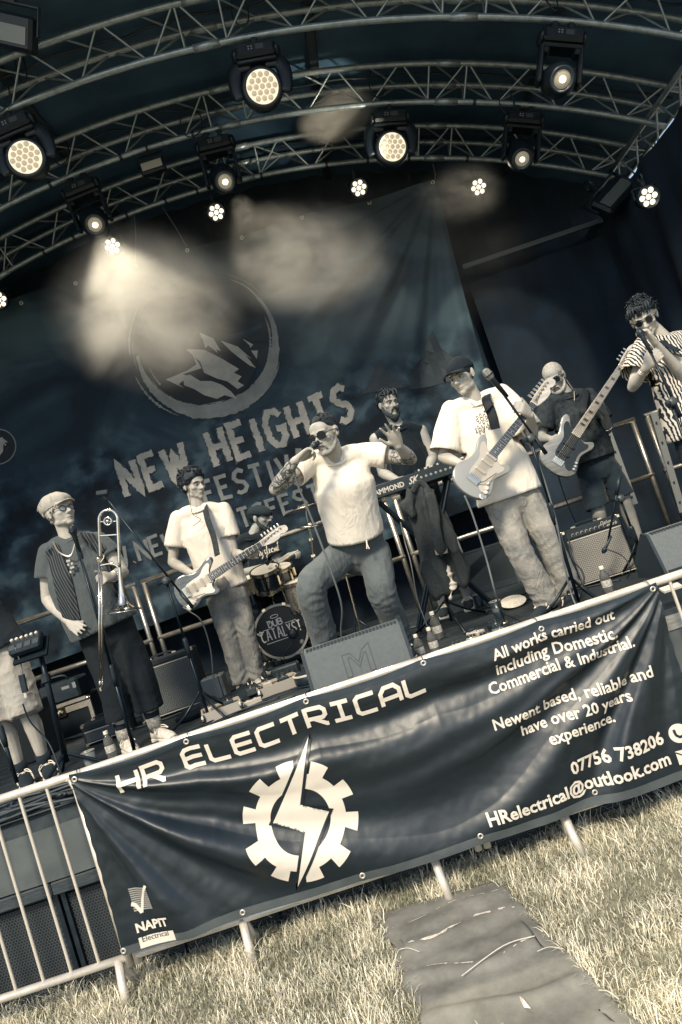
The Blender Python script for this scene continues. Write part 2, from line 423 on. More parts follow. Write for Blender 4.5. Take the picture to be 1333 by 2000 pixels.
# vinyl skirt, timber ledge, perforated bass bins under the deck
M_VINYL = mat('grey_vinyl_skirt', .10, .38, var=.25, vscale=2.5, bump=.25, bscale=9)
def skf(u, v):
    x = XL+(XR-XL)*u; return (x, YF-.026+.006*math.sin(x*7)+.012*mn.noise(Vector((x*3, v*2, 0)))*v, .85-.26*v)
sk = build('stage_skirt', grid(skf, 160, 8), M_VINYL, smooth=True)
tag(sk, 'grey vinyl skirt hanging below the edge of the stage deck', 'skirt', kind='thing')
M_LEDGE = mat('painted_timber', .045, .6, var=.4, vscale=10, bump=.3, bscale=30, stretch=(1, 8, 8))
def hexmat():
    m = bpy.data.materials.new('perforated_steel'); m.use_nodes = True; N = m.node_tree.nodes; Lk = m.node_tree.links; b = N['Principled BSDF']
    tc = N.new('ShaderNodeTexCoord'); sx = N.new('ShaderNodeSeparateXYZ'); Lk.new(tc.outputs['Object'], sx.inputs[0])
    def M(op, a, b_=None):
        q = N.new('ShaderNodeMath'); q.operation = op
        for i, t in enumerate((a, b_)):
            if t is None: continue
            if isinstance(t, (int, float)): q.inputs[i].default_value = t
            else: Lk.new(t, q.inputs[i])
        return q.outputs[0]
    s = 62.0
    X = M('MULTIPLY', sx.outputs['X'], s); Z = M('MULTIPLY', sx.outputs['Z'], s)
    def dist(ox, oz):
        a = M('SUBTRACT', M('FLOORED_MODULO', M('ADD', X, ox), 1.0), .5); c = M('SUBTRACT', M('FLOORED_MODULO', M('ADD', Z, oz), 1.732), .866)
        return M('SQRT', M('ADD', M('MULTIPLY', a, a), M('MULTIPLY', c, c)))
    d = M('MINIMUM', dist(0, 0), dist(.5, .866))
    h = M('GREATER_THAN', d, .38)
    r = N.new('ShaderNodeValToRGB'); r.color_ramp.elements[0].color = duo(.004); r.color_ramp.elements[1].color = duo(.05)
    Lk.new(h, r.inputs[0]); Lk.new(r.outputs[0], b.inputs['Base Color']); b.inputs['Roughness'].default_value = .6
    bp = N.new('ShaderNodeBump'); bp.inputs['Strength'].default_value = 1; bp.inputs['Distance'].default_value = .006; Lk.new(h, bp.inputs['Height']); Lk.new(bp.outputs[0], b.inputs['Normal'])
    return m
M_HEX = hexmat()
# real holes would be below a pixel beyond the first metre; the plates, rims and dividers are geometry
for i, x in enumerate(np.arange(XL+.55, XR-.3, 1.06)):
    t = thing('bass_speaker', 'perforated bass bin under the stage, %s' % ['outside the left edge of view', 'far left', 'behind the open barrier bars', 'behind the left end of the banner', 'behind the banner left of its gear emblem', 'behind the banner near its middle', 'behind the banner under the white writing', 'behind the right end of the banner', 'right of the banner'][min(i, 8)], 'speaker', (x, YF+.5, 0), 'bass bins in a row under the stage')
    build('cabinet', box((x, YF+.38, .255), (1.04, .62, .51), bev=.01), M_SPK, t)
    build('top_ledge', box((x, YF+.33, .548), (1.056, .72, .065), bev=.006), M_LEDGE, t)
    for k in (-1, 1):
        build('grille', box((x+k*.258, YF+.055, .25), (.48, .02, .46)), M_HEX, t)
        build('rim', box((x+k*.51, YF+.045, .25), (.024, .04, .5)), M_BLACK, t)
    build('divider', box((x, YF+.045, .25), (.03, .04, .5)), M_BLACK, t)

# side and back blacks
M_CURT = mat('stage_blacks', .02, .95, col=(.0050, .014, .026, 1), var=.5, vscale=2.2, bump=.2, bscale=60)
def curtain(name, a, b, z0, z1, amp, k, label, seed=0):
    a = np.array(a, float); b = np.array(b, float); L = np.linalg.norm(b-a); d = (b-a)/L; nrm = V(-d[1], d[0], 0)
    def fn(u, v):
        s = u*L; p = a+d*s; s2 = s+.08*mn.noise(Vector((s*.7, v*2, seed)))
        h = amp*(math.sin(s2*k+seed)+.55*math.sin(s2*k*1.73+2*seed+1.2*v)+.5*mn.noise(Vector((s*4, v*1.5, seed+4))))*(.35+.65*v)
        q = p+nrm*h; return (q[0], q[1], z1+(z0-z1)*v)
    o = build(name, grid(fn, int(L*40), 24), M_CURT, smooth=True)
    return tag(o, label, 'curtain', kind='thing')
curtain('stage_curtain', (-5.3, 7.62, 0), (4.1, 7.62, 0), DECK-.1, 6.6, .05, 11, 'black drape closing the back of the stage behind the printed backdrop')
curtain('stage_curtain', (3.60, 7.6, 0), (3.60, 4.4, 0), DECK-.1, 4.22, .06, 9, 'black drape hanging down the right side of the stage', 3)
curtain('stage_curtain', (-5.15, 4.2, 0), (-5.15, 7.6, 0), DECK-.1, 4.5, .06, 9, 'black drape hanging down the left side of the stage', 5)
# upper valance seam on the right of the backdrop: a batten carrying the lower drape
q0, q1 = at(905, 522, 7.35), at(1178, 430, 7.1)
bt = build('batten', join(box((q0+q1)/2, (np.linalg.norm(q1-q0), .03, .05), frame(np.cross(unit(q1-q0), V(0, 1, 0)), q1-q0))), mat('batten_grey', .07, .5))
tag(bt, 'thin grey batten across the dark drape right of the backdrop', 'batten')
curtain('stage_curtain', tuple(at(905, 522, 7.38)*V(1, 1, 0)), (3.95, 7.2, 0), DECK, float((q0[2]+q1[2])/2-.15), .05, 10, 'lower black drape with deep folds right of the backdrop', 8)

# roof canopy over the arches
ACX, AR, APEX = -.7, 8.4, 5.65
def arch_z(x, extra=0.0): return APEX-AR+math.sqrt(max(0, (AR+extra)**2-(x-ACX)**2))
M_ROOF = mat('roof_membrane', .14, .55, col=(.036, .082, .135, 1), var=.35, vscale=1.6, bump=.25, bscale=5)
roof = thing('stage_roof', 'dark curved fabric roof stretched over the stage trusses', 'roof', (ACX, 5.5, 5.6)); roof['kind'] = 'structure'
RX0, RX1, RY0, RY1 = -5.4, 4.1, 3.75, 7.75
def rf(u, v):
    x = RX0+(RX1-RX0)*u; y = RY0+(RY1-RY0)*v
    return (x, y, arch_z(x, .38)-.02*abs(math.sin((y-4.9)*math.pi/.93))+.03*mn.noise(Vector((x*.8, y*.8, 2)))+.007*mn.noise(Vector((x*7, y*1.5, 9))))
build('membrane', grid(rf, 90, 44), M_ROOF, roof, smooth=True)
for x in (-3.3, -1.36, 1.02, 2.9):     # seam straps running from front to back
    st = [(x+.04*math.sin(y), y, arch_z(x, .35)-.02) for y in np.linspace(RY0, RY1, 12)]
    build('seam_strap', tube(st, .045, 8, ref=(1, 0, 0), ry=.012), mat('seam_webbing', .035, .5), roof, smooth=True)

# ================================================================== TRUSSES
def unitcyl(name, m, n=6):
    me = bpy.data.meshes.new(name); v, f = tube([(0, 0, 0), (0, 0, 1)], 1, n, ref=(1, 0, 0)); me.from_pydata(v.tolist(), [], [list(q) for q in f]); me.materials.append(m)
    me.polygons.foreach_set('use_smooth', [len(p.vertices) == 4 for p in me.polygons]); return me
ROD = unitcyl('rod', M_ALU)
def rod(name, a, b, r, parent, me=None):
    a, b = np.asarray(a, float), np.asarray(b, float); o = bpy.data.objects.new(name, me or ROD); COL.objects.link(o)
    o.parent = parent; o.location = tuple(a-ORG[parent.name]); o.rotation_mode = 'QUATERNION'
    o.rotation_quaternion = Vector(tuple(b-a)).to_track_quat('Z', 'X'); o.scale = (r, r, float(np.linalg.norm(b-a))); return o
TR_H, TR_W, CH = .25, .14, .024
def arch_pt(a, extra, y):      # a: angle from straight up
    return V(ACX+(AR+extra)*math.sin(a), y, APEX-AR+(AR+extra)*math.cos(a))
A0, A1 = math.asin((-5.1-ACX)/AR), math.asin((3.78-ACX)/AR)
def arch(Y, label, vis):
    t = thing('roof_truss', label, 'truss', (ACX, Y, APEX), 'arched triangular roof trusses')
    aa = np.linspace(A0, A1, 90)
    for ex, dy in ((0, 0), (TR_H, -TR_W), (TR_H, TR_W)):
        build('chord', tube([arch_pt(a, ex, Y+dy) for a in aa], CH, 12, ref=(0, 1, 0)), M_ALU, t, smooth=True)
    pitch = .56/AR; k = int((A1-A0)/pitch)
    for i in range(k+1):
        a = A0+i*pitch
        for dy in (-TR_W, TR_W):
            rod('brace', arch_pt(a+.004, 0.02, Y), arch_pt(a+pitch*.5-.004, TR_H-.02, Y+dy*.95), .0085, t)
            if a+pitch < A1: rod('brace', arch_pt(a+pitch-.004, 0.02, Y), arch_pt(a+pitch*.5+.004, TR_H-.02, Y+dy*.95), .0085, t)
        rod('brace', arch_pt(a, TR_H, Y-TR_W), arch_pt(a+pitch*.5, TR_H, Y+TR_W), .0085, t)
    for s in (-.22, .1, .33):          # bolted joints between truss sections: sleeves and a double upright
        for ex, dy in ((0, 0), (TR_H, -TR_W), (TR_H, TR_W)):
            build('coupler', tube([arch_pt(s-.012, ex, Y+dy), arch_pt(s+.012, ex, Y+dy)], CH+.006, 10, ref=(0, 1, 0)), M_ALU, t, smooth=True)
        for d in (-.019, .019):
            for dy in (-TR_W, TR_W): rod('brace', arch_pt(s+d, 0, Y), arch_pt(s+d, TR_H, Y+dy), .009, t)
    return t
Y1, Y2, Y3 = 4.9, 5.87, 6.75
arch(Y1, 'front arched aluminium truss, the one nearest the audience', 1)
arch(Y2, 'middle arched aluminium truss between the front and rear arches', 1)
arch(Y3, 'rear arched aluminium truss just above the printed backdrop', 1)
def box_truss(name, a, b, s, label, pitch=.5):
    a, b = np.array(a, float), np.array(b, float); d = unit(b-a); M = frame(d, (1, 0, 0) if abs(d[0]) < .5 else (0, 1, 0)); L = np.linalg.norm(b-a)
    t = thing(name, label, 'truss', a)
    cs = [(-s, -s), (s, -s), (s, s), (-s, s)]
    P = lambda c, q: a+M[0]*c[0]+M[1]*c[1]+d*q
    for c in cs: build('chord', tube([P(c, 0), P(c, L)], CH, 10), M_ALU, t, smooth=True)
    n = int(L/pitch)
    for i in range(n):
        for j in range(4):
            c0, c1 = cs[j], cs[(j+1) % 4]
            rod('brace', P(c0, i*pitch+.03), P(c1, (i+.5)*pitch), .0085, t); rod('brace', P(c1, (i+.5)*pitch+.03), P(c0, (i+1)*pitch-.01), .0085, t)
    return t
box_truss('side_truss', (3.82, 4.25, 4.36), (3.82, 7.05, 4.36), .14, 'horizontal truss along the right side of the roof carrying the arch ends', .42)
box_truss('side_truss', (-5.08, 4.25, 4.2), (-5.08, 7.05, 4.2), .14, 'horizontal truss along the left side of the roof, beyond the arches')
box_truss('truss_tower', (3.82, 7.05, DECK), (3.82, 7.05, 4.2), .13, 'upright truss tower at the rear right corner of the stage')
box_truss('truss_tower', (3.82, 4.3, DECK), (3.82, 4.3, 4.2), .13, 'upright truss tower at the front right corner of the stage')
box_truss('truss_tower', (-5.08, 4.3, DECK), (-5.08, 4.3, 4.05), .13, 'upright truss tower at the front left corner of the stage')
# black tape and cables on the trusses
tp = []
for Y, al in ((Y2, (-.1, -.02, .06, .36)), (Y3, (-.16, -.12, -.05, 0, .04, .12, .2, .25, .3, .37, .42))):
    for a in al: tp.append(tube([arch_pt(a-.0016, 0, Y), arch_pt(a+.0016, 0, Y)], CH+.005, 8, ref=(0, 1, 0)))
ORDN = ['first', 'second', 'third', 'fourth', 'fifth', 'sixth', 'seventh', 'eighth', 'ninth', 'tenth', 'eleventh', 'twelfth']
for i, q in enumerate(tp): tag(build('cable_tie', q, M_BLACK), 'black tape band on the lower chord of the %s arched truss, %s from the left' % (('middle', ORDN[i]) if i < 4 else ('rear', ORDN[i-4])), 'tape', 'black tape bands on the truss chords')
for Y, s in ((Y1, 0), (Y2, 1), (Y3, 2)):
    pts = []
    for i in range(60):
        a = A0+(A1-A0)*i/59; pts.append(arch_pt(a, TR_H+.03+.05*mn.noise(Vector((i*.6, s*5, 0))), Y+.04+.06*mn.noise(Vector((i*.4, s*3, 4)))))
    tag(build('power_cable', tube(spline(pts, 3), .011, 6), M_CABLE, smooth=True), 'black power cable run along the %s arched truss' % ['front', 'middle', 'rear'][s], 'cable')

# ================================================================== LAMPS
M_LAMPBODY = mat('lamp_housing', .009, .42, var=.3, vscale=30)
M_LAMPTRIM = mat('lamp_trim', .03, .35)
M_GLOWLENS = emit('lit_lens', (1, .82, .56, 1), .26)
M_GLOWHOT = emit('hot_lens', (1, .88, .66, 1), 5)
M_LEDGLOW = emit('lit_led', (1, .88, .64, 1), 1.1)
M_LENSFACE = emit('lens_plate', (1, .84, .58, 1), .62)
M_DISPLAY = mat('lamp_display', .06, .3)
def fixture_base(t, two=True):
    """hook clamps, base box with display and buttons; hangs below local z=0"""
    for sx in ((-.06, .06) if two else (0,)):
        build('clamp', join(ring_t((sx, 0, 0), .032, .011, (0, 1, 0), 12, 5), box((sx, 0, -.045), (.035, .04, .05)), box((sx, 0, -.085), (.05, .05, .03)), tube([(sx-.04, 0, .005), (sx-.02, 0, -.03)], .008, 6)), M_BLACK, t)
        build('clamp_bolt', lathe([(.014, -.03), (.014, 0), (.006, .01)], (sx, -.035, -.10), (0, -1, 0), 8), M_CHROME, t)
    build('base', box((0, 0, -.155), (.30, .17, .10), bev=.02), M_LAMPBODY, t)
    for sx in (-1, 1): build('base_end', ell((sx*.155, 0, -.15), (.03, .075, .055), n=12, m=8), M_LAMPBODY, t, smooth=True)
    build('display', box((.035, -.087, -.15), (.06, .004, .04)), M_DISPLAY, t)
    for i in range(4): build('button', box((-.045+(i % 2)*.022, -.087, -.14-(i//2)*.018), (.012, .006, .007)), mat('button_grey', .25, .4), t)
def hexes(rings):
    out = [(0, 0)]
    for r in range(1, rings+1):
        for k in range(6):
            for j in range(r):
                a0, a1 = math.radians(60*k), math.radians(60*(k+1))
                out.append((r*(math.cos(a0)*(1-j/r)+math.cos(a1)*j/r), r*(math.sin(a0)*(1-j/r)+math.sin(a1)*j/r)))
    return out
LENSME = {}
def wash(label, P, roll, yaw=0, pit=0):
    t = thing('moving_wash_light', label, 'stage light', P, 'moving lamps hung from the trusses')
    o0 = ORG[t.name].copy(); ORG[t.name] = np.zeros(3)
    fixture_base(t, False)
    yk = []
    for s in (-1, 1):
        yk.append(tube(spline([(s*.07, 0, -.215), (s*.155, 0, -.225), (s*.185, 0, -.30), (s*.18, 0, -.40), (s*.165, 0, -.45)], 5), .022, 8, ref=(0, 1, 0), ry=.055, dome=True))
    build('yoke', join(*yk, box((0, 0, -.215), (.30, .11, .035), bev=.01)), M_LAMPBODY, t, smooth=True)
    ax = V(math.sin(yaw)*math.cos(pit), -math.cos(yaw)*math.cos(pit), -math.sin(pit)); c = V(0, 0, -.42)
    build('head', lathe([(.05, -.13), (.11, -.11), (.145, -.05), (.155, .0), (.15, .04), (.128, .06), (.122, .05)], c, ax, 26), M_LAMPBODY, t, smooth=True)
    build('cooling_fins', join(*[lathe([(.12+.01*k, 0), (.12+.01*k, .006)], c-ax*(.09-.018*k), ax, 22) for k in range(4)]), M_LAMPTRIM, t)
    build('lens_plate', lathe([(.118, 0), (.118, .008), (.001, .009)], c+ax*.05, ax, 28), M_LENSFACE, t)
    M = frame(ax)
    for q in hexes(2):
        rr = 1.0
        build('lens', lathe([(.0205, 0), (.019, .008), (.011, .014), (.001, .016)], c+ax*.059+M[0]*q[0]*.0465*rr+M[1]*q[1]*.0465*rr, ax, 12), M_GLOWLENS, t, smooth=True)
    ORG[t.name] = o0; t.rotation_euler = (0, roll, 0); return t
def spot(label, P, roll, yaw=0, pit=.6, hot=True, s=1.0):
    t = thing('moving_spot_light', label, 'stage light', P, 'moving lamps hung from the trusses')
    o0 = ORG[t.name].copy(); ORG[t.name] = np.zeros(3)
    fixture_base(t, True)
    yk = [box((0, 0, -.225), (.31, .12, .03), bev=.01)]
    for q in (-1, 1): yk += [box((q*.145, 0, -.36), (.035, .10, .29), bev=.012), box((q*.115, 0, -.25), (.05, .09, .05), bev=.01)]
    build('yoke', join(*yk), M_LAMPBODY, t)
    ax = V(math.sin(yaw)*math.cos(pit), -math.cos(yaw)*math.cos(pit), -math.sin(pit)); c = V(0, 0, -.46)
    build('head', lathe([(.07, -.19), (.10, -.17), (.118, -.08), (.12, .04), (.105, .09), (.085, .13), (.078, .14), (.07, .12)], c, ax, 24), M_LAMPBODY, t, smooth=True)
    build('lens_rim', lathe([(.072, 0), (.088, .005), (.088, .02), (.072, .022), (.066, .005)], c+ax*.125, ax, 24), M_LAMPTRIM, t, smooth=True)
    build('lens', lathe([(.064, 0), (.06, .012), (.04, .022), (.001, .028)], c+ax*.12, ax, 20), emit('dim_lens', (1, .86, .62, 1), .10), t, smooth=True)
    build('bulb', ell(c+ax*.142, (.024, .02, .024), n=12, m=8), M_GLOWHOT if hot else emit('weak_bulb', (1, .86, .62, 1), 1.6), t, smooth=True)
    ORG[t.name] = o0; t.rotation_euler = (0, roll, 0); return t
def on_arch(px, py, Y):
    p = at(px, py, Y); a = math.atan2(p[0]-ACX, p[2]-(APEX-AR)); return arch_pt(a, 0, Y), a
P, a = on_arch(18, 226, Y1); wash('round wash light with nineteen lit lenses at the left edge of the front truss', P, a, .1, .15)
P, a = on_arch(493, 66, Y1); wash('round wash light glowing cream, upper one hung left of centre on the front truss', P, a, .12, .25)
P, a = on_arch(760, 203, Y2); wash('round wash light glowing cream on the middle truss above the backdrop corner', P, a, .12, .2)
P, a = on_arch(143, 330, Y2); P190 = P; spot('spot moving head at far left of the middle truss shining into thick smoke', P, a, .15, .75)
P, a = on_arch(412, 247, Y2); P445 = P; spot('spot moving head on the middle truss just right of the small flood lamp', P, a, .15, .7)
P, a = on_arch(1025, 203, Y2); spot('spot moving head with dim lens on the right part of the middle truss', P, a, 0, .75, False)
P, a = on_arch(1102, 30, Y1); spot('spot moving head hung on the right part of the front truss', P, a, 0, .55)
def led_par(label, P, roll, tilt=.5, yaw=0):
    t = thing('led_par_lamp', label, 'stage light', P, 'seven-lens lamps along the rear truss')
    o0 = ORG[t.name].copy(); ORG[t.name] = np.zeros(3)
    ax = V(math.sin(yaw)*math.cos(tilt), -math.cos(yaw)*math.cos(tilt), -math.sin(tilt)); c = V(0, 0, -.17)
    build('clamp', join(ring_t((0, 0, 0), .032, .01, (1, 0, 0), 12, 5), box((0, 0, -.05), (.03, .03, .05))), M_BLACK, t)
    build('bracket', tube([c+V(-.105, 0, 0), c+V(-.105, 0, .09), c+V(.105, 0, .09), c+V(.105, 0, 0)], .006, 6, ry=.016), M_BLACK, t)
    build('housing', lathe([(.06, -.06), (.085, -.05), (.095, 0), (.095, .045), (.088, .045), (.086, .02)], c, ax, 20), M_LAMPBODY, t, smooth=True)
    M = frame(ax)
    for q in hexes(1):
        build('led', lathe([(.0235, 0), (.021, .008), (.001, .012)], c+ax*.025+M[0]*q[0]*.054+M[1]*q[1]*.054, ax, 12), M_LEDGLOW, t, smooth=True)
    ORG[t.name] = o0; t.rotation_euler = (0, roll, 0); return t
def par_at(px, py, label, Y=Y3-.05):
    p = at(px, py, Y); led_par(label, p+V(0, .06, .17), .0, .35)
par_at(217, 476, 'seven-lens lamp just right of the far left spot on the rear truss')
par_at(421, 410, 'seven-lens lamp under the middle spot head, second from the left on the rear truss')
par_at(701, 362, 'seven-lens lamp left of the centre wash light on the rear truss')
par_at(936, 360, 'seven-lens lamp right of the centre wash light on the rear truss')
par_at(-6, 582, 'seven-lens lamp cut off by the left edge of the picture')
par_at(1270, 378, 'seven-lens lamp at far right below the side truss', 5.5)
# par safety pipe: a crossbar holding the lamps that do not meet the chord
bar = [at(x, y, Y3+.01)+V(0, 0, .17) for x, y in ((-60, 600), (217, 476), (421, 410))]

def flood(name, label, P, M, s, pale=False):
    t = thing(name, label, 'floodlight', P)
    m = mat('flood_housing', .10 if pale else .012, .4, var=.3, vscale=20)
    f = lambda vf: (np.asarray(P)+(np.asarray(vf[0])*s) @ M, vf[1])
    build('housing', f(box((0, 0, 0), (1, .35, .62), bev=.06)), m, t)
    for k in range(9): build('fin', f(box((-.4+.1*k, .22, 0), (.02, .12, .5))), m, t)
    build('glass', f(box((0, -.18, -.05), (.8, .02, .30))), mat('flood_glass', .35, .15) if not pale else mat('flood_glass_dim', .12, .1), t)
    build('bracket', f(tube([(-.56, 0, 0), (-.56, 0, .48), (.56, 0, .48), (.56, 0, 0)], .03, 6, ry=.06)), M_BLACK, t)
    build('clamp', f(join(box((0, 0, .55), (.16, .12, .14)), ring_t((0, 0, .72), .14, .04, (1, 0, 0), 12, 5))), M_BLACK, t)
    return t
P, a = on_arch(285, 283, Y2); flood('flood_lamp', 'small rectangular flood lamp with a pale glass hung from the middle truss', P+V(0, 0, -.17), frame((math.sin(a), 0, math.cos(a))), .23)
Pc = at(22, 62, 4.35); R_ = Matrix.Rotation(math.radians(32), 3, 'Y') @ Matrix.Rotation(math.radians(25), 3, 'X')
flood('flood_lamp', 'large ribbed flood lamp cut by the top left corner of the picture', Pc, np.array(R_.transposed()), .34, True)
Pc = at(1200, 385, 6.5); R_ = Matrix.Rotation(math.radians(-30), 3, 'Y') @ Matrix.Rotation(math.radians(-25), 3, 'X')
flood('flood_lamp', 'grey flood lamp tilted down below the rear end of the side truss', Pc, np.array(R_.transposed()), .40, True)
# drape cords holding the backdrop
for a_, b_ in (((262, 408, Y3), (265, 513, 6.9)), ((318, 405, Y3), (365, 482, 6.9)), ((846, 322, Y3), (850, 352, 6.9))):
    p0, p1 = at(*a_), at(*b_)
    tag(build('cord', tube([p0, (p0+p1)/2+V(.01, 0, -.01), p1], .004, 5), M_CABLEL), 'thin cord tying the %s of the backdrop up to the rear truss' % {262: 'left part', 318: 'middle', 846: 'right corner'}[a_[0]], 'cord', 'cords tying the backdrop')
# loose cable loops above the lamps
for px, py, Y, w_, wh in ((480, 40, Y1-.03, .05, 'above the upper left wash light'), (10, 205, Y1-.03, .07, 'above the wash light at the left edge'), (385, 255, Y2-.03, .08, 'left of the middle spot head'), (128, 310, Y2-.03, .06, 'above the far left spot head'), (1085, 10, Y1-.03, .03, 'above the front right spot head'), (745, 180, Y2-.03, .05, 'above the centre wash light'), (1000, 215, Y2-.03, .05, 'beside the dim spot head'), (50, 150, Y1, .03, 'hanging from the front truss at the left edge')):
    p = at(px, py, Y); k = random.random()
    pts = [p+V(-w_*.6, 0, .22), p+V(-w_*1.6, .01, .08+k*.03), p+V(-w_, -.02, -.05), p+V(w_*.3, -.01, -.02), p+V(w_*.9, 0, .1), p+V(w_*.5, .02, .22)]
    tag(build('cable', tube(spline(pts, 6), .006, 5), M_CABLE, smooth=True), 'black cable loop ' + wh, 'cable', 'cables looped at the lamps')
# lamps that throw the visible beams
def beam(P, T, watts, ang, blend=.25, rad=.05):
    d = bpy.data.lights.new('spot_beam', 'SPOT'); d.energy = watts; d.spot_size = math.radians(ang); d.spot_blend = blend; d.shadow_soft_size = rad; d.color = (1, .90, .70)
    o = bpy.data.objects.new('spot_beam', d); COL.objects.link(o); o.location = tuple(P); o.rotation_euler = Vector(tuple(np.asarray(P)-np.asarray(T))).to_track_quat('Z', 'Y').to_euler()
    d.use_nodes = True; n_ = d.node_tree.nodes; e_ = [q for q in n_ if q.type == 'EMISSION'][0]; lf = n_.new('ShaderNodeLightFalloff'); lf.inputs[0].default_value = 1.0; d.node_tree.links.new(lf.outputs['Linear'], e_.inputs['Strength'])   # a focused beam fades slower than a bare bulb
    return o
beam(at(193, 458, 5.62), at(275, 620, 5.5), 105, 66, .10)
beam(at(450, 372, 5.62), at(545, 500, 5.5), 60, 64, .2)
beam(at(772, 312, 5.62), at(640, 225, 6.1), 30, 50)
beam(at(936, 362, 6.6), at(915, 400, 6.3), 11, 90)
beam(at(1100, 170, 4.75), at(1010, 600, 6.5), 50, 40)
beam(at(1020, 318, 5.75), at(985, 700, 7.0), 40, 40)
beam(at(701, 366, 6.62), at(705, 480, 6.7), 14, 60)

# ================================================================== CROWD BARRIER AND BANNER
BY = 3.38
def bar_thing(label, x0, x1, n_bars, bars=True, legs=()):
    t = thing('crowd_barrier', label, 'barrier', ((x0+x1)/2, BY, 0), 'crowd barriers along the front of the stage')
    z1, z0 = 1.09, .185
    build('top_rail', tube(spline([(x0, BY, z1-.06), (x0+.015, BY, z1-.02), (x0+.06, BY, z1), (x1-.06, BY, z1), (x1-.015, BY, z1-.02), (x1, BY, z1-.06)], 5), .0205, 12, ref=(0, 1, 0)), M_GALV, t, smooth=True)
    build('bottom_rail', tube([(x0, BY, z0), (x1, BY, z0)], .019, 12), M_GALV, t, smooth=True)
    for x in (x0, x1): build('end_post', tube([(x, BY, z0-.04), (x, BY, z1-.06)], .019, 12), M_GALV, t, smooth=True)
    for i in range(1, n_bars): rod('bar', (x0+(x1-x0)*i/n_bars, BY, z0), (x0+(x1-x0)*i/n_bars, BY, z1), .0085, t, BARME)
    for lx in legs:
        build('leg', tube([(lx, BY, z0), (lx+.005, BY-.04, .09), (lx+.015, BY-.075, 0)], .021, 12), M_GALV, t, smooth=True)
        build('leg', tube([(lx, BY, z0), (lx+.005, BY+.05, .09), (lx+.012, BY+.11, 0)], .021, 12), M_GALV, t, smooth=True)
    return t
M_GALV = mat('sunlit_galvanised_tube', .66, .32, .35, var=.18, vscale=9, bump=.1, bscale=70)
BARME = unitcyl('barrier_bar', M_GALV, 8)
bar_thing('open crowd barrier with bare bars at the left of the banner', -3.9, -1.652, 16, legs=(-3.5, -1.70))
bar_thing('crowd barrier hidden behind the left half of the printed banner', -1.608, .12, 13, legs=(-1.07, -.1))
bar_thing('crowd barrier behind the right half of the banner, its bars showing past the banner end', .165, 2.3, 17, legs=(.56, 1.28, 2.0))

# banner: a tensioned sheet with swags between its tied corners
BN = BY-.06
c_tl, c_tr = at(136, 1512, BN), at(1279, 1137, BN)
c_bl, c_br = at(243, 1863, BN), at(1392, 1500, BN)
def bn_fold(u, v, x, z):
    """out-of-plane height: nested catenary folds hung from the two top corners, with smaller creases"""
    s = 4*u*(1-u)
    nz = mn.noise(Vector((x*.9, z*1.2, 2.0)))
    uu = min(1, max(0, u+.03*nz))
    # valley bottom lies a little left of centre on this sheet
    g = (uu/.52 if uu < .52 else (1-uu)/.48); g = max(.02, 1-(1-min(1, max(0, g)))**1.7); shp = g**.92
    phi = math.atan(1.15*v/(shp+.03))
    amp = .027*min(1, g*2.2+.18)*min(1, v*5+.12)*(1-.45*max(0, v-.75)/.25)
    amp *= .72+.28*min(1, abs(u-.34)/.16)
    amp *= 1+.7*math.exp(-((u-.2)/.16)**2-((v-.6)/.3)**2)
    amp *= 1-.5*math.exp(-((u-.12)/.12)**2-((v-.16)/.16)**2)-.42*math.exp(-((u-.86)/.14)**2-((v-.22)/.2)**2)
    h = amp*(math.sin(phi*16.5+1.8*nz+.5)+.30*math.sin(phi*31+3.1*nz+u*5)+.10*math.sin(phi*47+u*9))
    c = mn.noise(Vector((x*9, z*9, 5)))*.0028+mn.noise(Vector((x*26, z*22, 8)))*.0012
    c += .0025*max(0, mn.noise(Vector((x*5, z*11, 1)))-.1)*6*.25
    return h+c+.25*abs(h)
def bn(u, v):
    top = c_tl*(1-u)+c_tr*u; bot = c_bl*(1-u)+c_br*u
    sag_t = -.018*abs(math.sin(u*5*math.pi)); sag_b = .008*abs(math.sin(u*5*math.pi))*(-1)
    p = top*(1-v)+bot*v+V(0, 0, sag_t*(1-v)+sag_b*v)
    # side edges pull in a little between the ties
    p = p+V(1, 0, 0)*(.012*math.sin(v*math.pi)*(1-2*u)+(.002*math.sin(v*60)*v*(1-v)*4 if u < .03 or u > .97 else 0))
    return p+V(0, -1, 0)*(bn_fold(u, v, p[0], p[2])+.012)
M_BANNER = mat('printed_vinyl', .013, .41, var=.25, vscale=3, bump=.06, bscale=30, spec=.75)
M_HEM = mat('vinyl_hem', .075, .42, var=.2, vscale=6, bump=.1, bscale=60, spec=.6)
banner = thing('banner', 'dark vinyl HR ELECTRICAL banner with gear emblem tied over the barrier', 'banner', (c_bl+c_br)/2)
build('sheet', grid(bn, 560, 240), M_BANNER, banner, smooth=True)
def hemf(u, v): return bn(u, .955+.045*v)+V(0, -.0022, 0)
build('bottom_hem', grid(hemf, 300, 4), M_HEM, banner, smooth=True)
def hemt(u, v): return bn(u, .0+.03*v)+V(0, -.0022, 0)
build('top_hem', grid(hemt, 300, 4), mat('vinyl_hem_top', .03, .4, var=.2, vscale=6), banner, smooth=True)
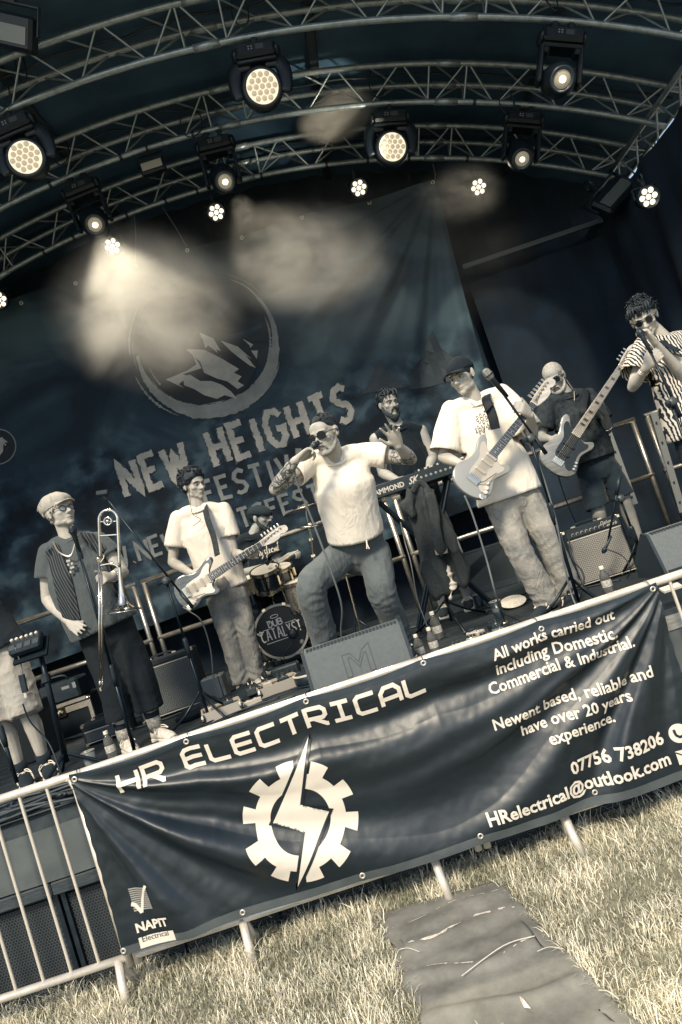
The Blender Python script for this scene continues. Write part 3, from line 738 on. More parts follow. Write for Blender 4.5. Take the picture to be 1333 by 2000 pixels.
# inverse map: picture point -> (u,v) on the sheet, used to lay the print where it is printed
Bx = c_tr-c_tl; By_ = c_bl-c_tl
def bn_uv(px, py):
    p = at(px, py, BN)
    u, v = .5, .5
    for _ in range(12):
        q = (c_tl*(1-u)+c_tr*u)*(1-v)+(c_bl*(1-u)+c_br*u)*v; e = p-q
        du = (c_tr-c_tl)*(1-v)+(c_br-c_bl)*v; dv = (c_bl-c_tl)*(1-u)+(c_br-c_tr)*u
        A = np.array([[du[0], dv[0]], [du[2], dv[2]]]); d = np.linalg.solve(A, [e[0], e[2]]); u += d[0]; v += d[1]
    return np.array([u, v])
BW, BH = np.linalg.norm(c_tr-c_tl), np.linalg.norm(c_bl-c_tl)
def print_on_banner(name, vf, p0, p1, m, label=None, off=.0055, wref=None):
    """vf: flat mesh whose x from 0 to its width runs from picture point p0 to p1 along the baseline; heights keep the sheet's true scale"""
    v, f = vf; wd = wref if wref else v[:, 0].max()
    a, b = bn_uv(*p0), bn_uv(*p1); A_, B_ = a*[BW, BH], b*[BW, BH]
    ex = (B_-A_)/wd; s = np.linalg.norm(ex); ey = V(ex[1], -ex[0])  # up is -v
    v, f = dice(v, f, .011/s)
    out = []
    for q in v:
        uv = (A_+ex*q[0]+ey*q[1])/[BW, BH]
        p = bn(float(uv[0]), float(uv[1])); out.append(p+V(0, -off-q[2]*s, 0))
    return build(name, (out, f), m, banner, smooth=True, label=label)
# headline
def px_len(p0, p1): a, b = bn_uv(*p0)*[BW, BH], bn_uv(*p1)*[BW, BH]; return np.linalg.norm(b-a)
_, _, Lw = stroke_text('HR ELECTRICAL', 1.0, .235, TECH, gap=.36, aspect=1.08, step=.06); hx = 0
for ch in 'HR ELECTRICAL':
    v, f, cw = stroke_text(ch, 1.0, .235, TECH, gap=.36, aspect=1.08, step=.06)
    if len(v): v = v.copy(); v[:, 0] += hx; print_on_banner('headline_letter', (v, f), (238, 1541), (832, 1346), M_WHITEP, wref=Lw)
    hx += TECH[ch][1]*1.08+.36
# gear emblem
GC = (585, 1596)
def gear():
    cx, cy = 0, 0; Ri, Ro, Rt = .083, .125, .158; parts = []
    nteeth = 10
    def seg(a0, a1, r0, r1, k=6):
        V_, F_ = [], []
        for i in range(k+1):
            a = a0+(a1-a0)*i/k; V_ += [(r0*math.cos(a), r0*math.sin(a), 0), (r1*math.cos(a), r1*math.sin(a), 0)]
        for i in range(k): F_.append((2*i, 2*i+1, 2*i+3, 2*i+2))
        return np.array(V_), F_
    gap = [(math.radians(74), math.radians(94)), (math.radians(-106), math.radians(-86))]
    N = 240
    for i in range(N):
        a = 2*math.pi*i/N; a1 = 2*math.pi*(i+1)/N; am = (a+a1)/2
        ph = (am-math.radians(90)+math.pi/nteeth) % (2*math.pi/nteeth) - math.pi/nteeth
        parts.append(seg(a, a1, Ri, Rt if abs(ph) < .165 else Ro, 1))
    v, f = join(*parts)
    return v, f
BOLT = [(.012, .205), (-.078, .012), (-.015, -.003), (-.012, -.008), (-.04, -.004)]
bolt_px = [(602, 1437), (530, 1604), (609, 1617), (594, 1622), (581, 1724), (642, 1583), (568, 1572), (584, 1566)]
def uvp(p): q = bn_uv(*p)*[BW, BH]; return q
c0 = uvp(GC)
def clip_out(vf, poly, grow):
    """drop the parts of a flat mesh inside a polygon grown by a margin"""
    v, f = vf; v, f = dice(v, f, .006); P = np.array(poly)
    def inside(q):
        c = False; n = len(P)
        for i in range(n):
            a, b = P[i], P[(i+1) % n]
            if (a[1] > q[1]) != (b[1] > q[1]) and q[0] < (b[0]-a[0])*(q[1]-a[1])/(b[1]-a[1])+a[0]: c = not c
        if c: return True
        for i in range(n):
            a, b = P[i], P[(i+1) % n]; d = b-a; t = np.clip((q-a).dot(d)/d.dot(d), 0, 1)
            if np.linalg.norm(q-a-d*t) < grow: return True
        return False
    return v, [q for q in f if not inside(v[list(q)].mean(0)[:2])]
bl = [(uvp(p)-c0)*[1, -1] for p in bolt_px]
gv, gf = gear(); rr = math.radians(-2)
gv = gv @ np.array([[math.cos(rr), math.sin(rr), 0], [-math.sin(rr), math.cos(rr), 0], [0, 0, 1]])
gs = px_len((470, 1600), (702, 1596))/(2*.158)*.985
gv = gv*gs
vf = clip_out((gv, gf), bl, .004)
def lay(name, vf, off=.0035):
    out = [bn(float((c0[0]+q[0])/BW), float((c0[1]-q[1])/BH))+V(0, -off, 0) for q in vf[0]]
    return build(name, (out, vf[1]), M_WHITEP, banner, smooth=True)
lay('gear_emblem', vf, .004)
bm = bmesh.new(); bm.faces.new([bm.verts.new((q[0], q[1], 0)) for q in bl]); bmesh.ops.triangulate(bm, faces=bm.faces[:])
bm.verts.index_update(); bv = np.array([tuple(q.co) for q in bm.verts]); bf = [tuple(x.index for x in q.verts) for q in bm.faces]; bm.free()
rv, rf_ = ribbon([tuple(q) for q in bl]+[tuple(bl[0])], .030, closed=True, step=.01)
lay('bolt_gap', (rv, rf_), .0065); bpy.data.objects[[o.name for o in kids(banner) if o.name.startswith('bolt_gap')][0]].data.materials[0] = M_BANNER
lay('bolt_emblem', dice(bv, bf, .01), .0095)
# body copy
def line(s, p0, p1, bold=.022, name='letter'):
    v, f, wd = font_text(s, 1.0, bold); v = v.copy(); v[:, 0] -= v[:, 0].min()
    wd = v[:, 0].max()
    par = list(range(len(v)))
    def fd(i):
        while par[i] != i: par[i] = par[par[i]]; i = par[i]
        return i
    for q in f:
        for j in q[1:]: par[fd(j)] = fd(q[0])
    isl = {}
    for i in {j for q in f for j in q}: isl.setdefault(fd(i), []).append(i)
    spans = sorted((v[m, 0].min(), v[m, 0].max(), m) for m in isl.values()) if False else sorted([(float(v[m, 0].min()), float(v[m, 0].max()), m) for m in isl.values()], key=lambda t: t[0])
    groups = []
    for a, b, m in spans:
        if groups and a < groups[-1][1]-.35*min(b-a, groups[-1][1]-groups[-1][0]): groups[-1][1] = max(groups[-1][1], b); groups[-1][2] += m
        else: groups.append([a, b, list(m)])
    for a, b, m in groups:
        ms = set(m); mp = {k_: i for i, k_ in enumerate(m)}; print_on_banner(name, (v[m], [tuple(mp[j] for j in q) for q in f if q[0] in ms]), p0, p1, M_WHITEP, wref=wd)
line('All works carried out', (961, 1282), (1199, 1201))
line('including Domestic,', (971, 1312), (1203, 1236))
line('Commercial & Industrial.', (957, 1350), (1238, 1254))
line('Newent based, reliable and', (964, 1417), (1275, 1313))
line('have over 20 years', (1022, 1432), (1236, 1360))
line('experience.', (1075, 1449), (1206, 1404))
line('07756 738206', (1117, 1509), (1299, 1446), .03)
line('HRelectrical@outlook.com', (954, 1607), (1311, 1487), .028)
# telephone disc and envelope
def disc(cpx, r, hole=None):
    k = uvp(cpx); n = 28
    v = [(0, 0, 0)]+[(r*math.cos(a), r*math.sin(a), 0) for a in np.linspace(0, 2*math.pi, n, endpoint=False)]
    return k, (np.array(v), [(0, 1+i, 1+(i+1) % n) for i in range(n)])
def lay_at(name, k, vf, m, off=.0035):
    v, f = dice(np.asarray(vf[0]), vf[1], .02)
    return build(name, ([bn(float((k[0]+q[0])/BW), float((k[1]-q[1])/BH))+V(0, -off, 0) for q in v], f), m, banner, smooth=True)
k, vf = disc((1325, 1427), .044); lay_at('phone_disc', k, vf, M_WHITEP)
v, f = ribbon([(-.018, .012), (-.014, -.006), (-.002, -.017), (.016, -.014)], .012, step=.004); v2, f2 = ribbon([(-.022, .013), (-.012, .018)], .012, step=.004); v3, f3 = ribbon([(.008, -.020), (.018, -.010)], .013, step=.004, zoff=.0)
lay_at('phone_mark', k, (v, f), M_BANNER, .005); lay_at('phone_mark', k, (v2, f2), M_BANNER, .0055); lay_at('phone_mark', k, (v3, f3), M_BANNER, .006)
k = uvp((1342, 1472)); v, f = np.array([(-.05, -.03, 0), (.05, -.03, 0), (.05, .035, 0), (-.05, .035, 0)]), [(0, 1, 2, 3)]
lay_at('envelope', k, (v, f), M_WHITEP); v, f = ribbon([(-.05, .03), (0, -.005), (.05, .03)], .006, step=.01); lay_at('envelope_fold', k, (v, f), M_BANNER, .005)
# approval mark, bottom left
a, b = uvp((257, 1734)), uvp((291, 1716))
k = uvp((262, 1784)); ang = math.radians(0)
ML = px_len((270, 1781), (313, 1777))
for i in range(11):
    z = .014+.0105*i; lay_at('stripe', k, (np.array([(0, z, 0), (.098, z, 0), (.098, z+.0065, 0), (0, z+.0065, 0)]), [(0, 1, 2, 3)]), mat('grey_print', .30, .5), .0032)
v, f = ribbon([(-.005, .052), (.012, .045), (.036, .002)], .018, step=.01); v2, f2 = ribbon([(.036, .002), (.058, .065), (.084, .112), (.102, .135)], .013, step=.01)
lay_at('tick_mark', k, (v, f), M_WHITEP, .0045); lay_at('tick_mark', k, (v2, f2), M_WHITEP, .005)
line('NAPIT', (268, 1818), (331, 1797), .04)
k = uvp((274, 1840)); lay_at('label_strip', k, (np.array([(0, -.022, 0), (.178, -.022, 0), (.178, .028, 0), (0, .028, 0)]), [(0, 1, 2, 3)]), M_WHITEP, .0032)
v, f, wd = font_text('Electrical', 1.0, 0); v[:, 0] -= v[:, 0].min()
print_on_banner('strip_lettering', (v, f), (280, 1836), (331, 1819), M_BANNER, off=.005)
# eyelets and ties
def grommet(px, py):
    u, v_ = bn_uv(px, py); p = bn(float(u), float(min(.975, max(.02, v_))))+V(0, -.004, 0)
    build('eyelet', lathe([(.0065, 0), (.0075, .003), (.013, .003), (.0145, 0)], p, (0, -1, 0), 16, caps=False), mat('brass_eyelet', .6, .35, .6), banner, smooth=True)
    return p
for px, py in ((148, 1519), (366, 1446), (598, 1366), (826, 1292), (1056, 1227), (1273, 1149)):
    p = grommet(px, py)
    build('cable_tie', ring_t((p[0], BY-.012, (p[2]+1.105)/2), max(.03, (1.13-p[2])/2), .0022, (1, .15, .1), 16, 5), M_BLACK, banner)
for px, py in ((245, 1858), (476, 1784), (708, 1704), (936, 1626), (1163, 1547), (1380, 1470)): grommet(px, py)

# ================================================================== PRINTED BACKDROP
DY = 6.98
D_tl, D_tr, D_bl, D_br = at(-150, 628, DY), at(850, 350, DY), at(-40, 1345, DY), at(1012, 960, DY)
D_mid = at(262, 512, DY)
M_BD = None
def backdrop_mat():
    m = bpy.data.materials.new('printed_mesh_cloth'); m.use_nodes = True; N = m.node_tree.nodes; Lk = m.node_tree.links; b = N['Principled BSDF']; b.inputs['Roughness'].default_value = .75
    b.inputs['Specular IOR Level'].default_value = .25
    tc = N.new('ShaderNodeTexCoord')
    def noise(s, d=5, loc=(0, 0, 0), sc=(1, 1, 1), dist=0.0):
        mp = N.new('ShaderNodeMapping'); mp.inputs['Location'].default_value = loc; mp.inputs['Scale'].default_value = sc; Lk.new(tc.outputs['Object'], mp.inputs[0])
        n = N.new('ShaderNodeTexNoise'); n.inputs['Scale'].default_value = s; n.inputs['Detail'].default_value = d; n.inputs['Distortion'].default_value = dist; Lk.new(mp.outputs[0], n.inputs[0]); return n.outputs[0]
    def ramp(x, st):
        r = N.new('ShaderNodeValToRGB'); e = r.color_ramp.elements
        while len(e) > len(st): e.remove(e[-1])
        while len(e) < len(st): e.new(.5)
        for q, (p, c) in zip(e, st): q.position = p; q.color = cool(duo(c))
        Lk.new(x, r.inputs[0]); return r.outputs[0]
    def mixc(f, a, c):
        x = N.new('ShaderNodeMix'); x.data_type = 'RGBA'; Lk.new(f, x.inputs[0]); Lk.new(a, x.inputs[6]); Lk.new(c, x.inputs[7]); return x.outputs[2]
    sky = ramp(noise(.8, 6, (3, 0, 1), (1, 1, 1.6), .6), [(.38, .016), (.5, .036), (.64, .085)])           # printed cloudy sky
    land = ramp(noise(3.2, 7, (0, 0, 0), (1, 1, 1.2), .2), [(.40, .008), (.52, .028), (.64, .085)])         # printed trees and crowd
    sp = N.new('ShaderNodeSeparateXYZ'); Lk.new(tc.outputs['Object'], sp.inputs[0])
    n2 = noise(1.1, 4, (7, 0, 2))
    ad = N.new('ShaderNodeMath'); ad.operation = 'MULTIPLY_ADD'; Lk.new(n2, ad.inputs[0]); ad.inputs[1].default_value = 1.6; Lk.new(sp.outputs['Z'], ad.inputs[2])
    mr = N.new('ShaderNodeMapRange'); mr.inputs['From Min'].default_value = .5; mr.inputs['From Max'].default_value = .9; Lk.new(ad.outputs[0], mr.inputs[0])
    col = mixc(mr.outputs[0], land, sky)
    Lk.new(col, b.inputs['Base Color'])
    n = N.new('ShaderNodeTexNoise'); n.inputs['Scale'].default_value = 2.5; n.inputs['Detail'].default_value = 5; Lk.new(tc.outputs['Object'], n.inputs[0])
    bp = N.new('ShaderNodeBump'); bp.inputs['Strength'].default_value = .35; bp.inputs['Distance'].default_value = .05; Lk.new(n.outputs[0], bp.inputs['Height']); Lk.new(bp.outputs[0], b.inputs['Normal'])
    return m
M_BD = backdrop_mat()
def bd(u, v):
    top = D_tl*(1-u)+D_tr*u; bot = D_bl*(1-u)+D_br*u; p = top*(1-v)+bot*v
    x, z = p[0], p[2]
    # right edge hangs from a gathered corner: fan of soft folds
    dx, dz = x-D_tr[0], D_tr[2]-z; r = math.hypot(dx, dz)+.05; a = math.atan2(dx, dz)
    k = math.exp(-((r-1.3)/1.3)**2)
    h = .030*k*math.sin(a*22)+.02*k*math.sin(a*41+1)
    h += .02*mn.noise(Vector((x*1.1, z*.9, 0)))+.008*mn.noise(Vector((x*4, z*3, 5)))
    h += .018*math.sin(x*2.1+.5*z)*v
    return p+V(0, -h, 0)+V(0, 0, .03*math.sin(u*math.pi*4)**2*(1-v)*-1)
backdrop = thing('backdrop', 'large printed festival backdrop with mountain emblem and brushed lettering behind the band', 'backdrop', (D_bl+D_br)/2)
build('cloth', grid(bd, 200, 110), M_BD, backdrop, smooth=True)
W_BD = (D_tr-D_tl)
def bd_uv(px, py):
    p = at(px, py, DY); u, v = .5, .5
    for _ in range(12):
        q = (D_tl*(1-u)+D_tr*u)*(1-v)+(D_bl*(1-u)+D_br*u)*v; e = p-q
        du = (D_tr-D_tl)*(1-v)+(D_br-D_bl)*v; dv = (D_bl-D_tl)*(1-u)+(D_br-D_tr)*u
        d = np.linalg.solve(np.array([[du[0], dv[0]], [du[2], dv[2]]]), [e[0], e[2]]); u += d[0]; v += d[1]
    return u, v
def on_bd(P2, off): 
    """world x,z list laid on the cloth"""
    out = []
    A = np.array([[D_tr[0]-D_tl[0]]])
    for x, z in P2:
        u, v = .5, .5
        for _ in range(6):
            q = (D_tl*(1-u)+D_tr*u)*(1-v)+(D_bl*(1-u)+D_br*u)*v; e0, e1 = x-q[0], z-q[2]
            du = (D_tr-D_tl)*(1-v)+(D_br-D_bl)*v; dv = (D_bl-D_tl)*(1-u)+(D_br-D_tr)*u
            det = du[0]*dv[2]-dv[0]*du[2]; u += (e0*dv[2]-dv[0]*e1)/det; v += (du[0]*e1-e0*du[2])/det
        out.append(bd(u, v)+V(0, -off, 0))
    return np.array(out)
M_BDP = mat('backdrop_print', .18, .7, var=.35, vscale=3)
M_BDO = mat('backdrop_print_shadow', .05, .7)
def wx(px, py): p = at(px, py, DY); return np.array([p[0], p[2]])
def brush(name, strokes, w, m, off, rough=.22, label=None):
    parts = []
    for i, s in enumerate(strokes):
        v, f = ribbon([wx(*q) for q in s], w, rough, step=.03, zoff=(i % 6)*.0009); parts.append((v, f))
        for k in (-1, 1):      # bristle splits at the ends
            a, b = wx(*s[-2]), wx(*s[-1]); d = unit(np.append(b-a, 0))[:2]; n = np.array([-d[1], d[0]])
            parts.append(ribbon([b+n*w*.3*k-d*.01, b+n*w*.3*k+d*w*(.25+.3*random.random())], w*.3, .3, step=.02, zoff=(i % 6)*.0009+.0004))
    v, f = join(*parts)
    W_ = on_bd(v[:, :2], off); W_[:, 1] -= v[:, 2]
    return build(name, (W_, f), m, backdrop, label=label)
def brush_text(name, s, p0, p1, hpx, w, m, off, rough=.2, gap=.2, aspect=.72, kind='lettering'):
    """each letter a part of its own; p0 to p1 baseline in the picture, hpx cap height in picture pixels"""
    a, b = wx(*p0), wx(*p1); ex = b-a; L = np.linalg.norm(ex); ex /= L; ey = np.array([-ex[1], ex[0]])
    H_ = hpx/1333.0*DY*1.02
    tot = sum(G[c][1]*aspect+gap for c in s)-gap; sc = L/(tot*H_)
    x = 0
    for ch in s:
        g, ad = G[ch]; cw = ad*aspect*H_*sc; parts = []; pk = []
        for i, st in enumerate(g):
            pts = [a+ex*(x+q[0]*cw+random.uniform(-.01, .01)*H_)+ey*(q[1]*H_+random.uniform(-.03, .03)*H_) for q in st]
            for layer in ((parts, w, 0), (pk, w*1.25, 0)):
                layer[0].append(ribbon(pts, layer[1], rough, step=.02, zoff=(i % 5)*.0008))
        x += cw+gap*H_*sc
        if not parts: continue
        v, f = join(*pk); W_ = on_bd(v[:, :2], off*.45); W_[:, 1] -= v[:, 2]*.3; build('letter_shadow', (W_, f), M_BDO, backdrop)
        v, f = join(*parts); W_ = on_bd(v[:, :2], off); W_[:, 1] -= v[:, 2]; build('letter', (W_, f), m, backdrop)
M_BDL = mat('backdrop_lettering', .27, .7, var=.3, vscale=5)
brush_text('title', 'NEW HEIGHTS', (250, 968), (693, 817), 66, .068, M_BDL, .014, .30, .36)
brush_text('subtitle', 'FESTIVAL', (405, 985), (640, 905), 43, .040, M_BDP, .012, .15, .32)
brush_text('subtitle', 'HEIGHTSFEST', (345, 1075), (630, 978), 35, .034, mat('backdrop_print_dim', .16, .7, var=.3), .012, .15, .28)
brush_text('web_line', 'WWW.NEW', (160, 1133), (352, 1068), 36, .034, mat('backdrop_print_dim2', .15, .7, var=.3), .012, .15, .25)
# round mountain emblem: brushed ring, thicker at its foot
C0 = (402, 668)
def circ(r, a0, a1, k=50, sq=1.0): return [(C0[0]+r*math.cos(a), C0[1]-r*math.sin(a)*sq) for a in np.linspace(math.radians(a0), math.radians(a1), k)]
def ringpart(name, r, a0, a1, wfun, m, off, rough=.1):
    P = np.array([wx(*q) for q in circ(r, a0, a1, 90)]); V_, F_ = [], []
    for i, q in enumerate(P):
        t = P[min(i+1, len(P)-1)]-P[max(i-1, 0)]; t /= np.linalg.norm(t); n = np.array([-t[1], t[0]]); w_ = wfun(i/(len(P)-1))*(1+rough*random.uniform(-1, 1))
        V_ += [q+n*w_/2, q-n*w_/2*(1+rough*random.uniform(-1, 1))]
    W_ = on_bd(V_, off); F_ = [(2*i, 2*i+1, 2*i+3, 2*i+2) for i in range(len(P)-1)]
    build(name, (W_, F_), m, backdrop)
M_BDR = mat('backdrop_ring', .18, .7, var=.3, vscale=4)
ringpart('emblem_disc', 66, 0, 360, lambda t: 132/1333*DY, mat('backdrop_disc', .012, .7), .005, 0)
ringpart('emblem_ring', 136, 190, 400, lambda t: (.03+.125*math.sin(math.pi*min(1, t*1.05))**1.3), M_BDR, .009, .12)
ringpart('emblem_ring', 143, 35, 200, lambda t: .014+.01*math.sin(t*9)**2, M_BDO, .009, .5)
ringpart('emblem_ring', 120, 200, 300, lambda t: .025*math.sin(math.pi*t), M_BDR, .0105, .3)
for a0, a1, r in ((205, 250, 152), (215, 262, 128), (300, 345, 149), (20, 70, 135), (150, 190, 150), (330, 385, 126)):
    ringpart('brush_mark', r, a0, a1, lambda t: .018*math.sin(math.pi*t)+.003, M_BDR, .0115, .6)
def poly_on_bd(name, pts, m, off):
    bm = bmesh.new(); bm.faces.new([bm.verts.new((*wx(*q), 0)) for q in pts]); bmesh.ops.triangulate(bm, faces=bm.faces[:]); bm.verts.index_update()
    v = np.array([tuple(q.co) for q in bm.verts]); f = [tuple(x.index for x in q.verts) for q in bm.faces]; bm.free(); v, f = dice(v, f, .08)
    W_ = on_bd(v[:, :2], off); build(name, (W_, f), m, backdrop)
z2 = lambda P: [(x/2, 500+y/2) for x, y in P]
M_DKP = mat('emblem_dark', .008, .7); M_PEAK = mat('emblem_peak', .27, .7, var=.2)
poly_on_bd('mountain_shadow', z2([(615, 510), (700, 440), (722, 362), (780, 292), (860, 330), (850, 318), (935, 345), (945, 310), (1012, 352), (1004, 430), (960, 520), (900, 560), (780, 585), (690, 560)]), M_DKP, .0135)
for P in ([(648, 480), (735, 448), (770, 425), (760, 400), (748, 372), (790, 440), (715, 462), (740, 470), (700, 500), (720, 515)],
          [(728, 365), (800, 368), (870, 402), (935, 440), (915, 455), (945, 470), (930, 490), (955, 505), (930, 520), (890, 490), (850, 480), (800, 458), (785, 415)],
          [(780, 300), (835, 322), (865, 372), (848, 366), (852, 380), (815, 350), (805, 362), (795, 330)],
          [(862, 330), (930, 352), (985, 400), (960, 385), (1000, 435), (975, 425), (905, 372)],
          [(948, 320), (1008, 352), (1004, 400), (985, 372), (975, 345)],
          [(715, 470), (745, 465), (785, 490), (830, 490), (870, 505), (905, 530), (930, 560), (880, 545), (850, 560), (800, 545), (760, 520), (722, 505)]):
    poly_on_bd('mountain_face', z2(P), M_PEAK, .016)
# eyelets on the top edge and the dark disc emblem cut by the left edge
for px, py in ((42, 590), (148, 552), (265, 515), (365, 482), (470, 455), (590, 425), (720, 388), (846, 356)):
    u, v = bd_uv(px, py); p = bd(u, max(.006, v))+V(0, -.006, 0)
    build('eyelet', lathe([(.01, 0), (.012, .004), (.02, .004), (.022, 0)], p, (0, -1, 0), 12, caps=False), mat('brass_eyelet', .6, .35, .6), backdrop, smooth=True)
def bd_disc(name, c, r, m, off):
    k = wx(*c); pts = [k+r*np.array([math.cos(a), math.sin(a)]) for a in np.linspace(0, 2*math.pi, 30, endpoint=False)]
    W_ = on_bd([k]+pts, off); build(name, (W_, [(0, 1+i, 1+(i+1) % 30) for i in range(30)]), m, backdrop)
bd_disc('side_disc_rim', (-2, 870), .19, M_BDR, .009); bd_disc('side_disc', (-2, 870), .178, M_DKP, .013)
brush('side_mark', [[(3, 852), (4, 878), (-4, 890), (-12, 880)], [(3, 855), (12, 862)]], .05, M_BDL, .017)
# tents printed on the right half
for pts in ([(845, 640), (820, 700), (800, 725), (800, 760), (900, 740), (895, 705), (862, 680)], [(740, 700), (722, 745), (705, 770), (790, 755), (765, 735)]):
    poly_on_bd('printed_tent', pts, mat('tent_print', .02, .7, var=.4), .006)

# ================================================================== FIGURE TOOLS
_ts = bpy.data.scenes.new('work')
def remesh(vf, vox, smooth=3, sf=.6):
    v, f = vf; me = bpy.data.meshes.new('w'); me.from_pydata(np.asarray(v).tolist(), [], [list(map(int, q)) for q in f])
    o = bpy.data.objects.new('w', me); _ts.collection.objects.link(o)
    m = o.modifiers.new('r', 'REMESH'); m.mode = 'VOXEL'; m.voxel_size = vox
    if smooth: s = o.modifiers.new('s', 'SMOOTH'); s.factor = sf; s.iterations = smooth
    vl = _ts.view_layers[0]; vl.update(); e = o.evaluated_get(vl.depsgraph).data
    n = len(e.vertices); V_ = np.zeros(n*3, np.float32); e.vertices.foreach_get('co', V_); V_ = V_.reshape(-1, 3).astype(float)
    Nn = np.zeros(n*3, np.float32); e.vertices.foreach_get('normal', Nn); Nn = Nn.reshape(-1, 3)
    k = len(e.polygons); L = np.zeros(len(e.loops), np.int32); e.loops.foreach_get('vertex_index', L); st = np.zeros(k, np.int32); e.polygons.foreach_get('loop_start', st)
    F_ = [tuple(q) for q in np.split(L, st[1:])]
    bpy.data.objects.remove(o); bpy.data.meshes.remove(me)
    return V_, F_, Nn
def cut_open(v, f, planes, slack=.006):
    """remove faces lying past the hem planes (point, outward direction, radius)"""
    bad = np.zeros(len(v), bool)
    for p, d, r in planes:
        q = v-np.asarray(p); bad |= ((q @ unit(d)) > -slack) & (np.linalg.norm(q, axis=1) < r)
    f = [q for q in f if not bad[list(q)].any()]
    cnt = {}
    for q in f:
        for a, b in zip(q, q[1:]+q[:1]): k = (a, b) if a < b else (b, a); cnt[k] = cnt.get(k, 0)+1
    edge = np.array(sorted({i for k, c in cnt.items() if c == 1 for i in k}), int); v = v.copy()
    for p, d, r in planes:
        d = unit(d); q = v[edge]-np.asarray(p); h = q @ d; s_ = (np.linalg.norm(q, axis=1) < r+.03) & (h > -.04); v[edge[s_]] -= np.outer(h[s_]+slack*.5, d)
    used = sorted({i for q in f for i in q}); mp = {a: i for i, a in enumerate(used)}
    return v[used], [tuple(mp[i] for i in q) for q in f]
def wrinkle(v, n, amp, sc, seed=0, stretch=(1, 1, 1), ridged=True):
    out = np.empty(len(v)); sx, sy, sz = [sc*t for t in stretch]
    for i, p in enumerate(v):
        a = mn.noise(Vector((p[0]*sx+seed, p[1]*sy, p[2]*sz))); out[i] = max(0.0, 1-2.6*abs(a))**2.0-.25 if ridged else a
    return v+n*(out*amp)[:, None]
def skin_mat(name, L, ink=None):
    m = mat(name, L, .52, var=.14, vscale=9, bump=.10, bscale=130, spec=.35)
    return m
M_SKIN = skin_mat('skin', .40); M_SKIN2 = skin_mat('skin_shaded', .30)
def inked():
    m = skin_mat('tattooed_skin', .38).copy(); m.name = 'tattooed_skin'; N = m.node_tree.nodes; Lk = m.node_tree.links; b = N['Principled BSDF']
    src = b.inputs['Base Color'].links[0].from_socket
    tc = N.new('ShaderNodeTexCoord'); a = N.new('ShaderNodeAttribute'); a.attribute_name = 'ink'
    vo = N.new('ShaderNodeTexVoronoi'); vo.feature = 'DISTANCE_TO_EDGE'; vo.inputs['Scale'].default_value = 24; Lk.new(tc.outputs['Object'], vo.inputs['Vector'])
    no = N.new('ShaderNodeTexNoise'); no.inputs['Scale'].default_value = 38; no.inputs['Distortion'].default_value = 1.5; Lk.new(tc.outputs['Object'], no.inputs['Vector'])
    r1 = N.new('ShaderNodeMapRange'); r1.inputs['From Min'].default_value = .03; r1.inputs['From Max'].default_value = .09; r1.inputs['To Min'].default_value = 1; r1.inputs['To Max'].default_value = 0; Lk.new(vo.outputs[0], r1.inputs[0])
    r2 = N.new('ShaderNodeMapRange'); r2.inputs['From Min'].default_value = .52; r2.inputs['From Max'].default_value = .6; Lk.new(no.outputs[0], r2.inputs[0])
    mx = N.new('ShaderNodeMath'); mx.operation = 'MAXIMUM'; Lk.new(r1.outputs[0], mx.inputs[0]); Lk.new(r2.outputs[0], mx.inputs[1])
    mu = N.new('ShaderNodeMath'); mu.operation = 'MULTIPLY'; Lk.new(mx.outputs[0], mu.inputs[0]); Lk.new(a.outputs['Fac'], mu.inputs[1])
    mi = N.new('ShaderNodeMix'); mi.data_type = 'RGBA'; Lk.new(mu.outputs[0], mi.inputs[0]); Lk.new(src, mi.inputs[6]); mi.inputs[7].default_value = duo(.07); Lk.new(mi.outputs[2], b.inputs['Base Color'])
    return m
M_INK = inked()
def fabric(name, L, var=.08, bump=.25, bscale=35, rough=.85, **k): return mat(name, L, rough, var=var, vscale=k.pop('vscale', 6), bump=bump, bscale=bscale, sheen=.1, spec=.2, folds=k.pop('folds', .3), **k)
def denim(name, L):
    if name in MATS: return MATS[name]
    m = mat(name, L, .85, var=.5, vscale=11, bump=.8, bscale=160, detail=9, spec=.15, folds=.32); N = m.node_tree.nodes
    N['Color Ramp'].color_ramp.elements[0].position = .2; N['Color Ramp'].color_ramp.elements[1].position = .8
    return m
M_TEE = fabric('white_cotton', .74, .04, .2, 24, folds=.2)
M_TEE2 = fabric('cream_cotton', .66, .05, .2, 24, folds=.2)
M_JEAN = denim('pale_denim', .30)
M_JEAN2 = denim('washed_denim', .24)
M_JOG = fabric('grey_jersey', .115, .12, .35, 30)
M_HAIR = mat('dark_hair', .014, .5, var=.6, vscale=60, bump=.6, bscale=180, stretch=(1, 1, .2))
M_HAIRG = mat('grey_hair', .35, .6, var=.3, vscale=80, bump=.5, bscale=160)
M_BEARD = mat('beard_hair', .03, .7, var=.6, vscale=90, bump=.8, bscale=200)
M_EYEW = mat('eye_white', .5, .2); M_IRIS = mat('iris', .01, .1); M_LENS = mat('dark_lens', .006, .08, spec=.9); M_FRAME = mat('spectacle_frame', .02, .3)
M_LIP = mat('lip', .20, .5, col=(.25, .19, .15, 1)); M_BROW = mat('eyebrow', .03, .8)
M_SHOE = mat('black_canvas', .018, .8); M_SOLE = mat('shoe_rubber', .65, .6, var=.1); M_LACE = mat('lace', .7, .8)

